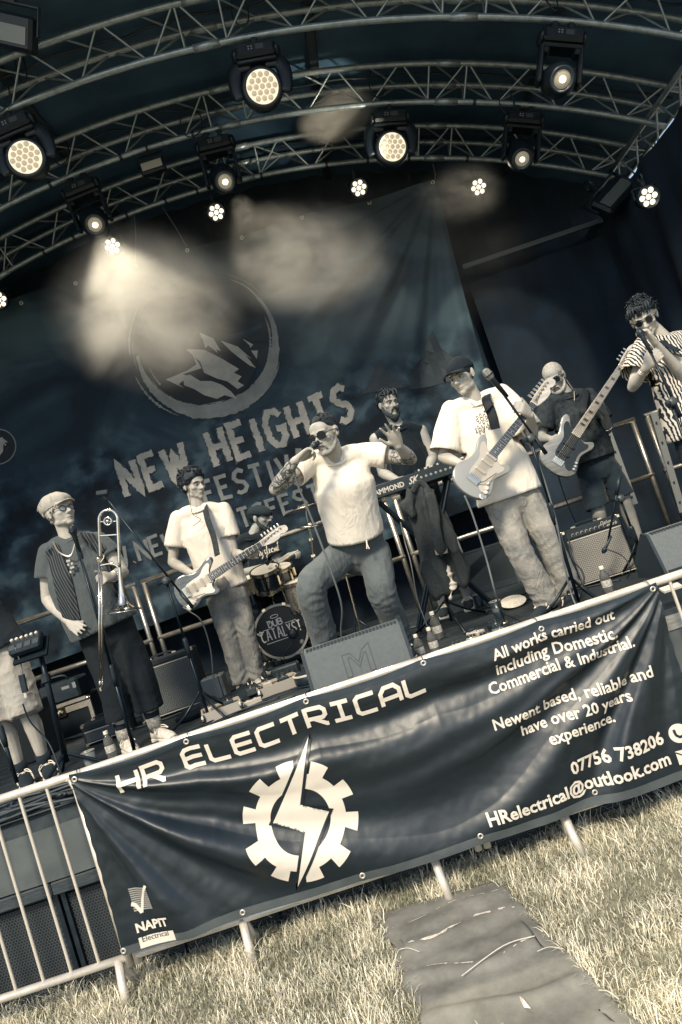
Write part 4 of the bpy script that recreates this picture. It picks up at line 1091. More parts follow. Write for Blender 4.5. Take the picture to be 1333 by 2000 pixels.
def head_frame(yaw, pitch, tilt=0.0):
    """yaw 0 looks at the audience, + to the picture's right; pitch + looks down; tilt + leans the crown to the picture's right"""
    fw = V(math.sin(yaw)*math.cos(pitch), -math.cos(yaw)*math.cos(pitch), -math.sin(pitch))
    up = V(math.sin(tilt), 0, math.cos(tilt)); up = unit(up-fw*up.dot(fw)); x = np.cross(fw, up)
    return np.array([x, fw, up])
def head_shapes(c, M, s=1.0, jaw=1.0):
    g = lambda p: np.asarray(c)+(np.array(p)*s) @ M
    e = lambda p, r, n=16, m=12: ell(g(p), np.array(r)*s, M, n, m)
    T = lambda pts, r, **k: tube([g(p) for p in pts], np.array(r)*s if not np.isscalar(r) else r*s, 8, dome=True, **k)
    parts = [e((0, -.018, .035), (.076, .098, .086), 20, 14), e((0, .032, -.022), (.063*jaw, .058, .083)), e((0, .045, .04), (.062, .045, .05)),
             e((0, .070, -.098), (.024*jaw, .020, .018)), e((.040*jaw, .012, -.072), (.022, .036, .024)), e((-.040*jaw, .012, -.072), (.022, .036, .024)),
             e((0, .040, -.082), (.045*jaw, .045, .026)),
             T([(-.048, .070, .020), (-.02, .088, .022), (.02, .088, .022), (.048, .070, .020)], .010),
             T([(0, .085, .012), (0, .098, -.008), (0, .112, -.030)], [.009, .0095, .0125]), e((.011, .098, -.034), (.009, .011, .008), 8, 6), e((-.011, .098, -.034), (.009, .011, .008), 8, 6),
             T([(-.020, .080, -.060), (0, .091, -.057), (.020, .080, -.060)], .0065), T([(-.017, .079, -.071), (0, .089, -.071), (.017, .079, -.071)], .007),
             e((.043, .060, -.022), (.022, .022, .018)), e((-.043, .060, -.022), (.022, .022, .018))]
    for q in (-1, 1):
        parts += [e((q*.079, -.010, .0), (.009, .020, .031), 12, 10), e((q*.077, -.002, -.024), (.008, .012, .014), 8, 6)]
    return parts
def face_parts(root, c, M, s=1.0, brow=M_BROW, eyes=True, lips=True):
    g = lambda p: np.asarray(c)+(np.array(p)*s) @ M
    if eyes:
        for q in (-1, 1):
            e = build('eye', ell(g((q*.030, .0745, .0)), V(.0135, .012, .0085)*s, M, 12, 8), M_EYEW, root, smooth=True)
            build('iris', ell(g((q*.030, .084, -.0005)), V(.0058, .004, .0062)*s, M, 10, 6), M_IRIS, e, smooth=True)
            build('eyelid', tube([g((q*.030-.016, .078, .005)), g((q*.030, .0865, .0095)), g((q*.030+.016, .078, .005))], .0028*s, 6, dome=True), M_LIP, root, smooth=True)
    for q in (-1, 1): build('eyebrow', tube([g((q*.014, .0955, .019)), g((q*.03, .0955, .025)), g((q*.050, .078, .021))], [.0035*s, .004*s, .002*s], 6, dome=True), brow, root, smooth=True)
    if lips: build('mouth', tube([g((-.021, .084, -.0655)), g((0, .0955, -.0645)), g((.021, .084, -.0655))], .0028*s, 6, dome=True), M_LIP, root, smooth=True)
def sm(a, b, x):
    t = np.clip((x-a)/(b-a), 0, 1); return t*t*(3-2*t)
def hair(root, c, M, s=1.0, m=None, thick=.10, front=.072, side=.012, back=-.075, top=.0, quiff=0.0, fringe=0, seed=0, name='hair', tufts=0, comb=(0, -1, -.25), tl=.035):
    v, f = ell((0, 0, 0), (1, 1, 1), None, 56, 40); out = []
    for p in v:
        q = p*V(.078, .100, .088)+V(0, -.018, .035)
        zl = np.interp(q[1], [-.11, -.035, .0, .04, .085], [back, back*.8, side, side+.02, front])
        mk = float(sm(-.004, .012, q[2]-zl)); nz = mn.noise(Vector((p[0]*7+seed, p[1]*3, p[2]*5)))*.35+mn.noise(Vector((p[0]*20+seed, p[1]*7, p[2]*9)))*.2
        k = 1+mk*(thick*(.75+.5*nz)+top*max(0, p[2])*.5)-.07*(1-mk)
        q2 = (p*V(.078, .100, .088))*k+V(0, -.018, .035)
        if quiff and q[1] > .02 and q[2] > .05: q2 += V(0, .25, .7)*quiff*sm(.02, .07, q[1])*sm(.05, .1, q[2])*(1+.5*nz)
        out.append(q2)
    parts = [(np.asarray(c)+(np.array(out)*s) @ M, f)]
    g = lambda p: np.asarray(c)+(np.array(p)*s) @ M
    for i in range(fringe):
        x = -.06+.12*i/(fringe-1)+random.uniform(-.006, .006); l = random.uniform(.02, .045)
        parts.append(tube([g((x*.8, .045, .118)), g((x, .082, .100)), g((x+.006, .097, .085-l*.4)), g((x+.010, .095, .08-l))], np.array([.010, .010, .007, .002])*s, 6, dome=True))
    O_ = np.array(out); nrm_ = O_-V(0, -.018, .035); msk = [i for i, q in enumerate(O_) if q[2] > np.interp(q[1], [-.11, -.035, .0, .04, .085], [back, back*.8, side, side+.02, front])+.012]
    for i in range(tufts if msk else 0):
        j = random.choice(msk); q = O_[j]; nn = unit(nrm_[j]); cb = np.array(comb, float)+V(random.uniform(-.5, .5), random.uniform(-.4, .4), random.uniform(-.2, .3)); cb = unit(cb-nn*cb.dot(nn)); l = tl*random.uniform(.6, 1.3)
        parts.append(tube([g(q-nn*.004), g(q+cb*l*.5+nn*l*.22), g(q+cb*l+nn*l*.12)], np.array([.0075, .006, .0012])*s, 5))
    return build(name, join(*parts), m or M_HAIR, root, smooth=True)
def beard(root, c, M, s=1.0, m=None, thick=.012, long=.0, name='beard'):
    g = lambda p: np.asarray(c)+(np.array(p)*s) @ M; parts = []
    t = thick
    J = [(-.066, -.004, -.018), (-.062, .016, -.055), (-.045, .045, -.09), (0, .074, -.106-long), (.045, .045, -.09), (.062, .016, -.055), (.066, -.004, -.018)]
    parts.append(tube(spline([g(p) for p in J], 5), (np.interp(np.linspace(0, 6, 31), range(7), [.006, .014, .019, .024, .019, .014, .006])+t*.3)*s, 8, dome=True))
    parts.append(tube(spline([g(p) for p in [(-.026, .078, -.078), (-.020, .092, -.056), (0, .101, -.050), (.020, .092, -.056), (.026, .078, -.078)]], 4), .0062*s, 7, dome=True))
    if long: parts.append(ell(g((0, .062, -.118-long*.4)), V(.038, .026, .03+long*.5)*s, M, 14, 10))
    v, f, n = remesh(join(*parts), .004, 1); v = wrinkle(v, n, .005, 120, 3); return build(name, (v, f), m or M_BEARD, root, smooth=True)
def glasses(root, c, M, s=1.0, dark=True, w=.024, h=.016, name=None, round_=False, tint=None):
    g = lambda p: np.asarray(c)+(np.array(p)*s) @ M
    t = build(name or ('sunglasses' if dark else 'spectacles'), tube([g((-.010, .098, .004)), g((0, .102, .008)), g((.010, .098, .004))], .0022*s, 6), M_FRAME, root)
    for q in (-1, 1):
        n = 16; ang = np.linspace(0, 2*math.pi, n, endpoint=False); pw = 1.0 if round_ else .6
        L = [g((q*.033+w*np.sign(math.cos(a))*abs(math.cos(a))**pw, .0945-.35*abs(q*.033+w*math.cos(a)-0)*.5, -.001+h*np.sign(math.sin(a))*abs(math.sin(a))**pw)) for a in ang]
        L2 = [p+M[1]*.003 for p in L]
        build('spectacle_lens', (np.array(L+L2), [tuple(range(n))[::-1], tuple(range(n, 2*n))]+[(i, (i+1) % n, n+(i+1) % n, n+i) for i in range(n)]), tint or (M_LENS if dark else mat('clear_lens', .25, .08, spec=.8)), t)
        build('rim', tube(L2+[L2[0]], .0024*s, 5, caps=False), M_FRAME, t)
        build('temple', tube([g((q*(.033+w), .085, .006)), g((q*.078, .05, .008)), g((q*.082, -.01, .006))], .0024*s, 5, ry=.004*s), M_FRAME, t)
    return t
def hand_shapes(wr, tip, nrm, curl=.5, spread=.12, thumb=1, s=1.0, curls=None, thumb_out=.6):
    """wr wrist, tip a point the knuckles head for, nrm the way the palm faces, thumb +1/-1 which side"""
    wr = np.asarray(wr, float); d = unit(np.asarray(tip)-wr); n = unit(np.asarray(nrm, float)-d*np.dot(nrm, d)); sd = np.cross(d, n)*thumb
    parts = [tube([wr-d*.01*s, wr+d*.03*s, wr+d*.07*s, wr+d*.092*s], np.array([.026, .036, .043, .040])*s, 12, ref=sd, ry=np.array([.021, .019, .016, .012])*s, dome=True)]
    lens = [.072, .080, .075, .058]; curls = curls or [curl]*4
    for i in range(4):
        o = (.031-.0205*i); b = wr+d*.086*s+sd*o*s; a = spread*(1.5-i); dd = unit(d*math.cos(a)+sd*math.sin(a)); nn = n; pts = [b-dd*.012*s, b]; L = lens[i]*s
        for k, fr in enumerate((.42, .32, .26)):
            c = curls[i]*(.75 if k == 0 else 1.0); dd, nn = dd*math.cos(c)+nn*math.sin(c), nn*math.cos(c)-dd*math.sin(c); pts.append(pts[-1]+dd*L*fr)
        parts.append(tube(pts, np.array([.0095, .0098, .0088, .0082, .0072])*s, 8, dome=True))
    b = wr+d*.028*s+sd*.026*s; td = unit(d*.75+sd*thumb_out+n*.25)
    parts.append(tube([b, b+td*.035*s, b+unit(td+d*.3)*.064*s, b+unit(td+d*.5)*.088*s], np.array([.016, .0125, .0105, .0085])*s, 8, dome=True))
    return parts
def limb(pts, rs, n=12, k=5, ry=None, ref=(0, 1, 0)):
    P_ = spline(pts, k); t = np.linspace(0, len(pts)-1, len(P_)); r = np.interp(t, range(len(rs)), rs)
    return tube(P_, r, n, ref=ref, ry=None if ry is None else np.interp(t, range(len(ry)), ry), dome=True)
def lerp(a, b, t): return np.asarray(a)*(1-t)+np.asarray(b)*t
def person(J, label, look=(0, 0, 0), skin=None, s=1.0, jaw=1.0, hands=(None, None), legs=True, arm=1.0, vox=.0062, torso=1.0, ink=False, lean_neck=None):
    """J joints in metres. Returns root and a dict of frames"""
    base = V(J['hips'][0], J['hips'][1], DECK)
    root = thing('person', label, 'person', base)
    Mh = head_frame(*look); side = unit(J['shL']-J['shR']); sp = []
    nb = J['neck']; hips = J['hips']; waist = J.get('waist', lerp(hips, nb, .35)); chest = J.get('chest', lerp(hips, nb, .72))
    up = unit(nb-hips)
    ref = side
    sp.append(limb([hips-up*.05, hips+up*.04, waist, chest, nb-up*.05], np.array([.145, .150, .135, .160, .09])*s*torso, 16, 4, ry=np.array([.10, .105, .095, .11, .06])*s*torso, ref=ref))
    sp.append(limb([J['shR'], lerp(J['shR'], nb, .5)+up*.012, nb-up*.01, lerp(J['shL'], nb, .5)+up*.012, J['shL']], np.array([.05, .05, .055, .05, .05])*s, 12, 4))
    hb = J['head']-Mh[2]*.06*s-Mh[1]*.012*s
    sp.append(limb([nb-up*.03, lerp(nb, hb, .5), hb], np.array([.064, .055, .054])*s))
    sp += head_shapes(J['head'], Mh, s, jaw)
    for k, hd in zip('RL', hands):
        sh, el, wr = J['sh'+k], J['el'+k], J['wr'+k]
        sp.append(limb([sh, lerp(sh, el, .45), el], np.array([.052, .046, .037])*arm*s)); sp.append(limb([el, lerp(el, wr, .3), lerp(el, wr, .75), wr], np.array([.037, .042, .031, .025])*arm*s))
        if hd: sp += hand_shapes(wr, J['hd'+k], s=s, thumb=(1 if k == 'R' else -1)*hd.pop('flip', 1), **hd)
    if legs:
        for k in 'RL':
            hp, kn, an = J['hip'+k], J['kn'+k], J['an'+k]
            sp.append(limb([hp, lerp(hp, kn, .5), kn], np.array([.082, .073, .052])*s)); sp.append(limb([kn, lerp(kn, an, .3)+V(0, .02, 0), lerp(kn, an, .8), an], np.array([.052, .056, .036, .034])*s))
            sp.append(tube([an, lerp(an, J['toe'+k], .6)+V(0, 0, -.02)], [.034*s, .03*s], 8, dome=True))
    v, f, n = remesh(join(*sp), vox, 2, .5)
    # eye sockets and mouth corners pressed in
    q = (v-J['head']) @ Mh.T / s
    for sx in (-1, 1):
        d2 = ((q[:, 0]-sx*.031)/.019)**2+((q[:, 2]+.002)/.013)**2; w_ = np.exp(-d2)*(q[:, 1] > .03); v -= (w_*.009*s)[:, None]*Mh[1]
    me_o = build('body', (v, f), skin or M_SKIN, root, smooth=True)
    if ink:
        at_ = me_o.data.attributes.new('ink', 'FLOAT', 'POINT'); val = np.zeros(len(v))
        for a_, b_, r_ in ink:
            t = np.clip(((v-a_) @ (b_-a_))/((b_-a_) @ (b_-a_)), 0, 1); d = np.linalg.norm(v-(a_+t[:, None]*(b_-a_)), axis=1); val = np.maximum(val, (d < r_)*((t > .02) & (t < .98)))
        at_.data.foreach_set('value', val.astype(np.float32))
    J['M'] = Mh; J['up'] = up; J['side'] = side; J['chest'] = chest; J['waist'] = waist
    return root
def shirt(root, J, m, hem, r=(.20, .19, .185, .195), ry=(.125, .12, .122, .130), sleeve=.5, sr=.072, amp=.016, name='t_shirt', seed=0, s=1.0, sleeveless=False, collar=True, vox=.0095, hem_dir=None, drop=.0):
    nb, up, side = J['neck'], J['up'], J['side']; pts = [hem, lerp(hem, J['chest'], .4), J['chest'], nb-up*.055*s]
    rr = np.array(list(r))*s; yy = np.array(list(ry))*s
    sp = [limb([hem, lerp(hem, J['chest'], .35), lerp(hem, J['chest'], .7), J['chest'], nb-up*.065*s], [rr[0], rr[1], rr[2], rr[3], rr[3]*.55], 20, 5, ry=[yy[0], yy[1], yy[2], yy[3], yy[3]*.6], ref=side)]
    d = unit(hem-lerp(hem, J['chest'], .35)) if hem_dir is None else hem_dir
    planes = [(hem+d*.0, d, .4)]
    sh = [J['shR'], J['shL']]
    a = .0 if not sleeveless else -.012
    for k in (0, 1):      # cloth running from each shoulder down the flank
        o_ = side*(-1 if k == 0 else 1); wd_ = rr[2]*.42
        sp.append(limb([lerp(sh[k], nb, .22)-up*.035*s, lerp(sh[k], J['chest'], .55)+o_*wd_*.25, J['chest']-up*.06+o_*wd_, lerp(J['chest'], hem, .6)+o_*wd_], np.array([.062, .085, .105, .10])*s, 14, 4, ry=np.array([.058, .075, .095, .09])*s, ref=side))
    sp.append(limb([lerp(sh[0], nb, a*-1+.05), lerp(sh[0], nb, .5)+up*.014, nb-up*.012, lerp(sh[1], nb, .5)+up*.014, lerp(sh[1], nb, .05)], np.array([.060, .062, .068, .062, .060])*s, 12, 4))
    if not sleeveless:
        for k in 'RL':
            e = lerp(J['sh'+k], J['el'+k], sleeve)+V(0, 0, -drop); dd = unit(e-J['sh'+k])
            sp.append(limb([J['sh'+k]-dd*.02, lerp(J['sh'+k], e, .5), e+dd*.02], [.064*s, sr*.95*s, sr*1.03*s], 14)); planes.append((e, dd, sr*1.4*s))
    v, f, n = remesh(join(*sp), vox, 4, .6)
    lowf = sm(nb[2]+.02, nb[2]-.25, v[:, 2]) if True else 1
    v2 = wrinkle(v, n, amp*.42, 3.6, seed, (1.2, 1, .8)); v2 = wrinkle(v2, n, amp*.20, 8, seed+5, (1.3, 1, .8)); v = v+(v2-v)*(.45+.55*np.asarray(lowf))[:, None]
    v, f = cut_open(v, f, planes)
    o = build(name, (v, f), m, root, smooth=True)
    so = o.modifiers.new('cloth_thickness', 'SOLIDIFY'); so.thickness = .004; so.offset = -1
    if collar:
        c = nb+up*.004-V(0, .012, 0)+up*.0; Mx = frame(unit(up+V(0, -.35, 0)), side)
        build('collar', tube([c+Mx[0]*.076*s*math.cos(t)+Mx[1]*.068*s*math.sin(t)-V(0, 0, 1)*.012*max(0, -math.sin(t))*0 for t in np.linspace(0, 2*math.pi, 25)], .0075*s, 6, ref=up, caps=False, ry=.010*s), m, root, smooth=True)
    return o
def trousers(root, J, m, top, hemf=1.0, rt=(.165, .17), ryt=(.12, .125), rl=(.105, .098, .085, .078, .075), name='jeans', amp=.014, seed=0, s=1.0, vox=.009, bend=True, open_=True, noise_st=(1, 1, .6)):
    side = J['side']; hips = J['hips']; rl = np.array(rl)*s*.93; hs = unit(J['hipL']-J['hipR'])
    sp = [limb([top, lerp(top, hips, .6), hips-J['up']*.06], np.array([rt[0], rt[1], rt[1]*.9])*s, 18, 4, ry=np.array([ryt[0], ryt[1], ryt[1]*.95])*s, ref=hs)]
    planes = []
    for k in 'RL':
        hp, kn, an = J['hip'+k], J['kn'+k], J['an'+k]
        if hemf <= 1.0 and hemf > .5: e = lerp(kn, an, (hemf-.5)*2)
        else: e = lerp(hp, kn, hemf*2)
        if hemf > .5: sp.append(limb([hp, lerp(hp, kn, .5), kn, lerp(kn, e, .5), e], rl, 14, 5)); dd = unit(e-kn)
        else: sp.append(limb([hp, lerp(hp, e, .5), e], [rl[0], rl[1], rl[2]], 14, 5)); dd = unit(e-hp)
        planes.append((e, dd, rl[-1]*2.4))
    v, f, n = remesh(join(*sp), vox, 4, .6)
    v = wrinkle(v, n, amp*.42, 4.8, seed, (1.1, 1, 1.0)); v = wrinkle(v, n, amp*.22, 11, seed+9, (.9, 1, 1.3))
    # gathered folds above the ankle and behind the knee
    if hemf > .8:
        for k in 'RL':
            an, kn = J['an'+k], J['kn'+k]; d = unit(an-kn); L = np.linalg.norm(an-kn); t = ((v-kn) @ d)/L; r = np.linalg.norm(v-kn-np.outer((v-kn) @ d, d), axis=1)
            w_ = (r < .13)*(sm(.6, .95, t)+.6*np.exp(-((t-.02)/.12)**2)); ph = t*L*95+3*np.sin(v[:, 0]*30+seed)+2*v[:, 1]*20; v = v+n*(w_*np.sin(ph)*.004)[:, None]
    v, f = cut_open(v, f, planes)
    o = build(name, (v, f), m, root, smooth=True); so = o.modifiers.new('cloth_thickness', 'SOLIDIFY'); so.thickness = .004; so.offset = -1
    return o
def shoe(root, an, toe, s=1.0, upper=None, sole=None, kind='canvas', name='shoe', stripe=False):
    an = np.asarray(an); toe = np.asarray(toe); d = toe-an; d[2] = 0; L = .27*s; d = unit(d); z0 = J_floor
    heel = V(an[0], an[1], z0)-d*.065*s; sd = np.cross(V(0, 0, 1), d); g = lambda x, y, z: heel+d*x*s+sd*y*s+V(0, 0, z*s)
    up_ = [tube([g(.03, 0, .045), g(.09, 0, .05), g(.16, 0, .043), g(.225, 0, .034), g(.262, 0, .028)], np.array([.036, .040, .043, .044, .034])*s, 12, ref=sd, ry=np.array([.042, .045, .036, .028, .02])*s, dome=True),
           tube([g(.045, 0, .05), g(.06, 0, .105)], np.array([.040, .040])*s, 12, dome=True)]
    v, f, n = remesh(join(*up_), .006, 2)
    v[:, 2] = np.maximum(v[:, 2], z0+.012)
    t = build(name, (v, f), upper or M_SHOE, root, smooth=True)
    out = [(-.005, -.02), (-.005, .02), (.02, .036), (.09, .036), (.16, .043), (.22, .047), (.262, .038), (.28, .012), (.28, -.012), (.262, -.038), (.22, -.047), (.16, -.043), (.09, -.036), (.02, -.036)]
    P_ = spline([(a, b, 0) for a, b in out]+[(out[0][0], out[0][1], 0)], 3)[:-1]; P_ = P_[::-1]
    v, f = prism([(p[0], p[1]) for p in P_], 0, .026, bev=.004); W_ = np.array([g(p[0], p[1], p[2]) for p in v]); build('sole', (W_, f), sole or M_SOLE, t, smooth=False)
    for k in range(5):
        x = .10+.022*k; z = .096-.010*k; build('lace', tube([g(x, -.024, z-.012), g(x+.006, 0, z), g(x, .024, z-.012)], .0042*s, 5, dome=True), M_LACE, t)
    build('lace_bow', tube(spline([g(.10, 0, .098), g(.12, .03, .10), g(.15, .045, .075), g(.12, .03, .085), g(.10, 0, .098), g(.11, -.035, .09), g(.15, -.05, .07), g(.115, -.02, .09)], 4), .003*s, 5), M_LACE, t)
    if stripe:
        for q in (-1, 1):
            P2 = [g(.03, q*.040, .055), g(.08, q*.0455, .045), g(.12, q*.046, .07), g(.17, q*.046, .045), g(.2, q*.045, .04)]
            build('side_stripe', tube(P2, .0045*s, 5), M_SOLE, t)
    return t
J_floor = DECK+.001
def joints(Y, **px):
    """picture points (x, y, depth offset) to metres"""
    return {k: at(p[0], p[1], Y+(p[2] if len(p) > 2 else 0)) for k, p in px.items()}
def earpiece(root, J, q, s=1.0):
    c = J['head']; M = J['M']; g = lambda p: np.asarray(c)+(np.array(p)*s) @ M
    build('earpiece', ell(g((q*.088, -.004, -.004)), V(.008, .009, .009)*s, M, 10, 8), M_BLACK, root, smooth=True)
def cap(root, J, m, s=1.0, kind='baseball'):
    c = J['head']; M = J['M']; g = lambda p: np.asarray(c)+(np.array(p)*s) @ M
    def dome_(r, cc, zcut, puff=0.0, fwd=0.0):
        v, f = ell((0, 0, 0), (1, 1, 1), None, 36, 24); out = []
        for p in v:
            q = p*np.array(r); 
            if puff: q[:2] *= 1+puff*max(0, min(1, (p[2]+.3)))*(.8+.2*math.cos(8*math.atan2(p[1], p[0]))); 
            q += np.array(cc); q[2] = max(q[2], zcut-.02*(q[1] < 0)*abs(q[1])*3); q[2] -= fwd*max(0, q[1])
            out.append(q)
        return np.asarray(c)+(np.array(out)*s) @ M, f
    if kind == 'baseball':
        t = build('cap', dome_((.088, .108, .092), (0, -.014, .045), .042), m, root, smooth=True)
        def br(u, v_):
            a = (u-.5)*math.pi*.98; r0 = V(.074*math.sin(a), .072+.018*math.cos(a), .052-.010*abs(math.sin(a))); r1 = V(.080*math.sin(a), .078+.092*math.cos(a), .043-.030*abs(math.sin(a))**2)
            q = r0*(1-v_)+r1*v_; return g(q)
        v, f = grid(br, 20, 5); v2 = v-M[2]*.004; n = len(v)
        build('brim', (np.vstack([v, v2]), f+[tuple(i+n for i in q[::-1]) for q in f]+[(i, i+1, n+i+1, n+i) for i in range(n-21, n-1)]), m, t, smooth=True)
        build('cap_button', ell(g((0, -.014, .138)), V(.007, .007, .004)*s, M, 10, 6), m, t)
        for a in np.linspace(0, math.pi, 3, endpoint=False): build('seam', tube([g((.0885*math.cos(b)*math.cos(a), -.014+.1085*math.cos(b)*math.sin(a), .045+.0925*math.sin(b))) for b in np.linspace(.02, math.pi-.02, 16)], .0016*s, 4), m, t)
    elif kind == 'baker':
        t = build('cap', dome_((.096, .122, .085), (0, -.03, .062), .03, .12), m, root, smooth=True)
        build('cap_band', tube([g((.086*math.cos(a), -.016+.104*math.sin(a), .038+.012*math.sin(a))) for a in np.linspace(0, 2*math.pi, 30)], .012*s, 6, ref=M[2], ry=.004*s, caps=False), m, t, smooth=True)
        def br(u, v_):
            a = (u-.5)*math.pi*.85; r0 = V(.074*math.sin(a), .068+.024*math.cos(a), .050); r1 = V(.070*math.sin(a), .078+.068*math.cos(a), .048-.012*abs(math.sin(a))**2-.004)
            return g(r0*(1-v_)+r1*v_)
        v, f = grid(br, 16, 4); v2 = v-M[2]*.006; n = len(v); build('brim', (np.vstack([v, v2]), f+[tuple(i+n for i in q[::-1]) for q in f]+[(i, i+1, n+i+1, n+i) for i in range(n-17, n-1)]), m, t, smooth=True)
        build('cap_button', ell(g((0, -.04, .148)), V(.011, .011, .006)*s, M, 10, 6), m, t)
        for a in np.linspace(0, math.pi, 4, endpoint=False): build('seam', tube([g((.107*math.cos(b)*math.cos(a), -.03+.136*math.cos(b)*math.sin(a), .062+.086*math.sin(b))) for b in np.linspace(.1, math.pi-.1, 16)], .0018*s, 4), m, t)
    else:
        t = build('cap', dome_((.090, .125, .070), (0, .005, .058), .040, .05, .22), m, root, smooth=True)
        build('brim', tube([g((-.05, .10, .035)), g((0, .125, .030)), g((.05, .10, .035))], .02*s, 8, ref=M[2], ry=.004*s, dome=True), m, t, smooth=True)
    return t

# ================================================================== THE BAND
FIG = {}
# ---- singer in white tee at the front wedge
J = joints(4.20, head=(636, 848, -.14), neck=(655, 897, -.03), shR=(606, 903, -.05), shL=(716, 886, 0), elR=(538, 955, -.22), wrR=(578, 899, -.36), hdR=(605, 878, -.33),
           elL=(803, 897, -.05), wrL=(779, 871, -.22), hdL=(769, 848, -.27), chest=(672, 948, 0), waist=(686, 1003, .10), hips=(702, 1072, .22), hipR=(671, 1082, .2), hipL=(733, 1078, .22),
           knR=(608, 1146, -.02), knL=(745, 1152, .12), anR=(634, 1262, .32), anL=(782, 1240, .42), toeR=(612, 1285, .1), toeL=(800, 1268, .2))
for k in 'RL': J['an'+k][2] = DECK+.09; 
s_root = person(J, 'tattooed singer in white t-shirt and sunglasses crouching behind the front wedge with one hand raised', look=(-.62, .16, .02), skin=M_INK, ink=None or [(J['elR'], J['wrR'], .07), (lerp(J['shR'], J['elR'], .5), J['elR'], .08), (lerp(J['shL'], J['elL'], .55), J['elL'], .07), (J['elL'], lerp(J['elL'], J['wrL'], .5), .06)],
    hands=(dict(nrm=(.5, -.1, -.6), curl=1.0, spread=.05, thumb_out=.5), dict(nrm=(-.15, -1, .1), curls=[.05, .05, .30, .45], spread=.24, thumb_out=1.2)), s=1.02)
shirt(s_root, J, M_TEE, at(695, 1046, 4.34), r=(.182, .182, .188, .190), ry=(.14, .138, .136, .135), amp=.012, sleeve=.47, sr=.083, seed=3, s=1.02)
trousers(s_root, J, M_JOG, lerp(J['hips'], J['waist'], .55), name='joggers', rl=(.112, .112, .10, .095, .085), rt=(.16, .172), seed=5, amp=.012)
hair(s_root, J['head'], J['M'], 1.02, mat('cropped_hair', .022, .85, var=.7, vscale=140, bump=.8, bscale=300), thick=.016, front=.074, side=.018, back=-.05, tufts=90, tl=.012); face_parts(s_root, J['head'], J['M'], 1.02, eyes=False); glasses(s_root, J['head'], J['M'], 1.05, w=.027, h=.0165); earpiece(s_root, J, 1); earpiece(s_root, J, -1)
beard(s_root, J['head'], J['M'], 1.01, mat('stubble', .26, .8, var=.4, vscale=120), thick=-.02, name='stubble')
for k in 'RL': shoe(s_root, J['an'+k], J['toe'+k])
q = lerp(J['hips'], J['waist'], .5)
for dx in (-.01, .015): build('drawstring', tube(spline([at(716, 1052, 4.22), at(717, 1062, 4.20), at(719+dx*200, 1072, 4.20)], 4), .004, 5), M_LACE, s_root)
FIG['singer'] = J

# ---- guitarist on the right, white tee and dark cap
J = joints(4.45, head=(903, 736, -.03), neck=(931, 789, .02), shR=(880, 806, .0), shL=(983, 773, .06), elR=(866, 893, -.02), wrR=(902, 907, -.22), hdR=(925, 910, -.28),
           elL=(1040, 852, -.02), wrL=(1036, 812, -.20), hdL=(1020, 796, -.26), hips=(994, 962, .03), hipR=(974, 976, .02), hipL=(1022, 962, .05),
           knR=(1014, 1075, -.06), knL=(1070, 1053, -.02), anR=(1071, 1178, -.0), anL=(1116, 1163, .04), toeR=(1048, 1204, -.1), toeL=(1113, 1190, -.15))
for k in 'RL': J['an'+k][2] = DECK+.085
g_root = person(J, 'guitarist in oversized white t-shirt and dark baseball cap, head turned to the left', look=(-.70, .12, -.04), hands=(dict(nrm=(.1, 1, -.2), curl=.55, spread=.06), dict(nrm=(-.5, .8, .1), curl=.75, spread=.08, flip=1)), s=1.0)
shirt(g_root, J, M_TEE, at(997, 972, 4.47), r=(.225, .215, .21, .215), ry=(.135, .13, .13, .135), sleeve=.85, sr=.098, seed=11, amp=.017, drop=.01)
trousers(g_root, J, M_JEAN, lerp(J['hips'], J['waist'], .4), rl=(.112, .105, .092, .090, .092), seed=2)
hair(g_root, J['head'], J['M'], 1.0, thick=.05, side=-.01, back=-.06); cap(g_root, J, mat('dark_cap_cloth', .013, .9, bump=.4, bscale=200)); face_parts(g_root, J['head'], J['M'])
for k in 'RL': shoe(g_root, J['an'+k], J['toe'+k], 1.02, stripe=True)
build('necklace', tube(spline([J['neck']+V(-.055, -.05, .03), J['neck']+V(-.015, -.13, -.06), J['neck']+V(.055, -.06, .03)], 6), .0018, 5), M_STRING, g_root)
# line drawing of flowers printed on the chest
FL = []
def flower(cx, cy, r, n):
    for i in range(n):
        a = 2*math.pi*i/n; FL.append([(cx+r*.35*math.cos(a+o*.0)+r*(.35+.3*math.sin(t*math.pi))*math.cos(a+(t-.5)*.9), cy+r*(.35+.65*math.sin(t*math.pi))*math.sin(a+(t-.5)*.9)) for t in np.linspace(0, 1, 7) for o in (0,)])
    FL.append([(cx+r*.3*math.cos(t), cy+r*.3*math.sin(t)) for t in np.linspace(0, 2*math.pi, 9)])
flower(0, .03, .038, 8); flower(-.035, -.035, .03, 7); flower(.03, -.03, .024, 6); FL.append([(0, 0), (-.01, -.05), (-.015, -.09)])
c = at(939, 832, 4.45); bvh_src = None
def project_print(root, obj_name_root, strokes, c, w_, m, name='print', up=None, depth=.6):
    """lay strokes on the front of a garment by casting them onto it"""
    from mathutils.bvhtree import BVHTree
    o = obj_name_root; vv = [v.co+o.location+root.location for v in o.data.vertices]; bv = BVHTree.FromPolygons(vv, [tuple(p.vertices) for p in o.data.polygons])
    out = []
    for i, st in enumerate(strokes):
        v, f = ribbon(st, w_, step=.012, zoff=.0025+.0002*(i % 5)) if not isinstance(st, tuple) else st
        W_ = []
        for q in v:
            p = Vector((c[0]+q[0], c[1]-depth, c[2]+q[1])); h = bv.ray_cast(p, Vector((0, 1, 0))); y = h[0][1] if h[0] is not None else c[1]; W_.append((p[0], y-max(.0025, q[2]), p[2]))
        out.append((np.array(W_), f))
    return build(name, join(*out), m, root)
tee = [k for k in kids(g_root) if k.name.startswith('t_shirt')][0]
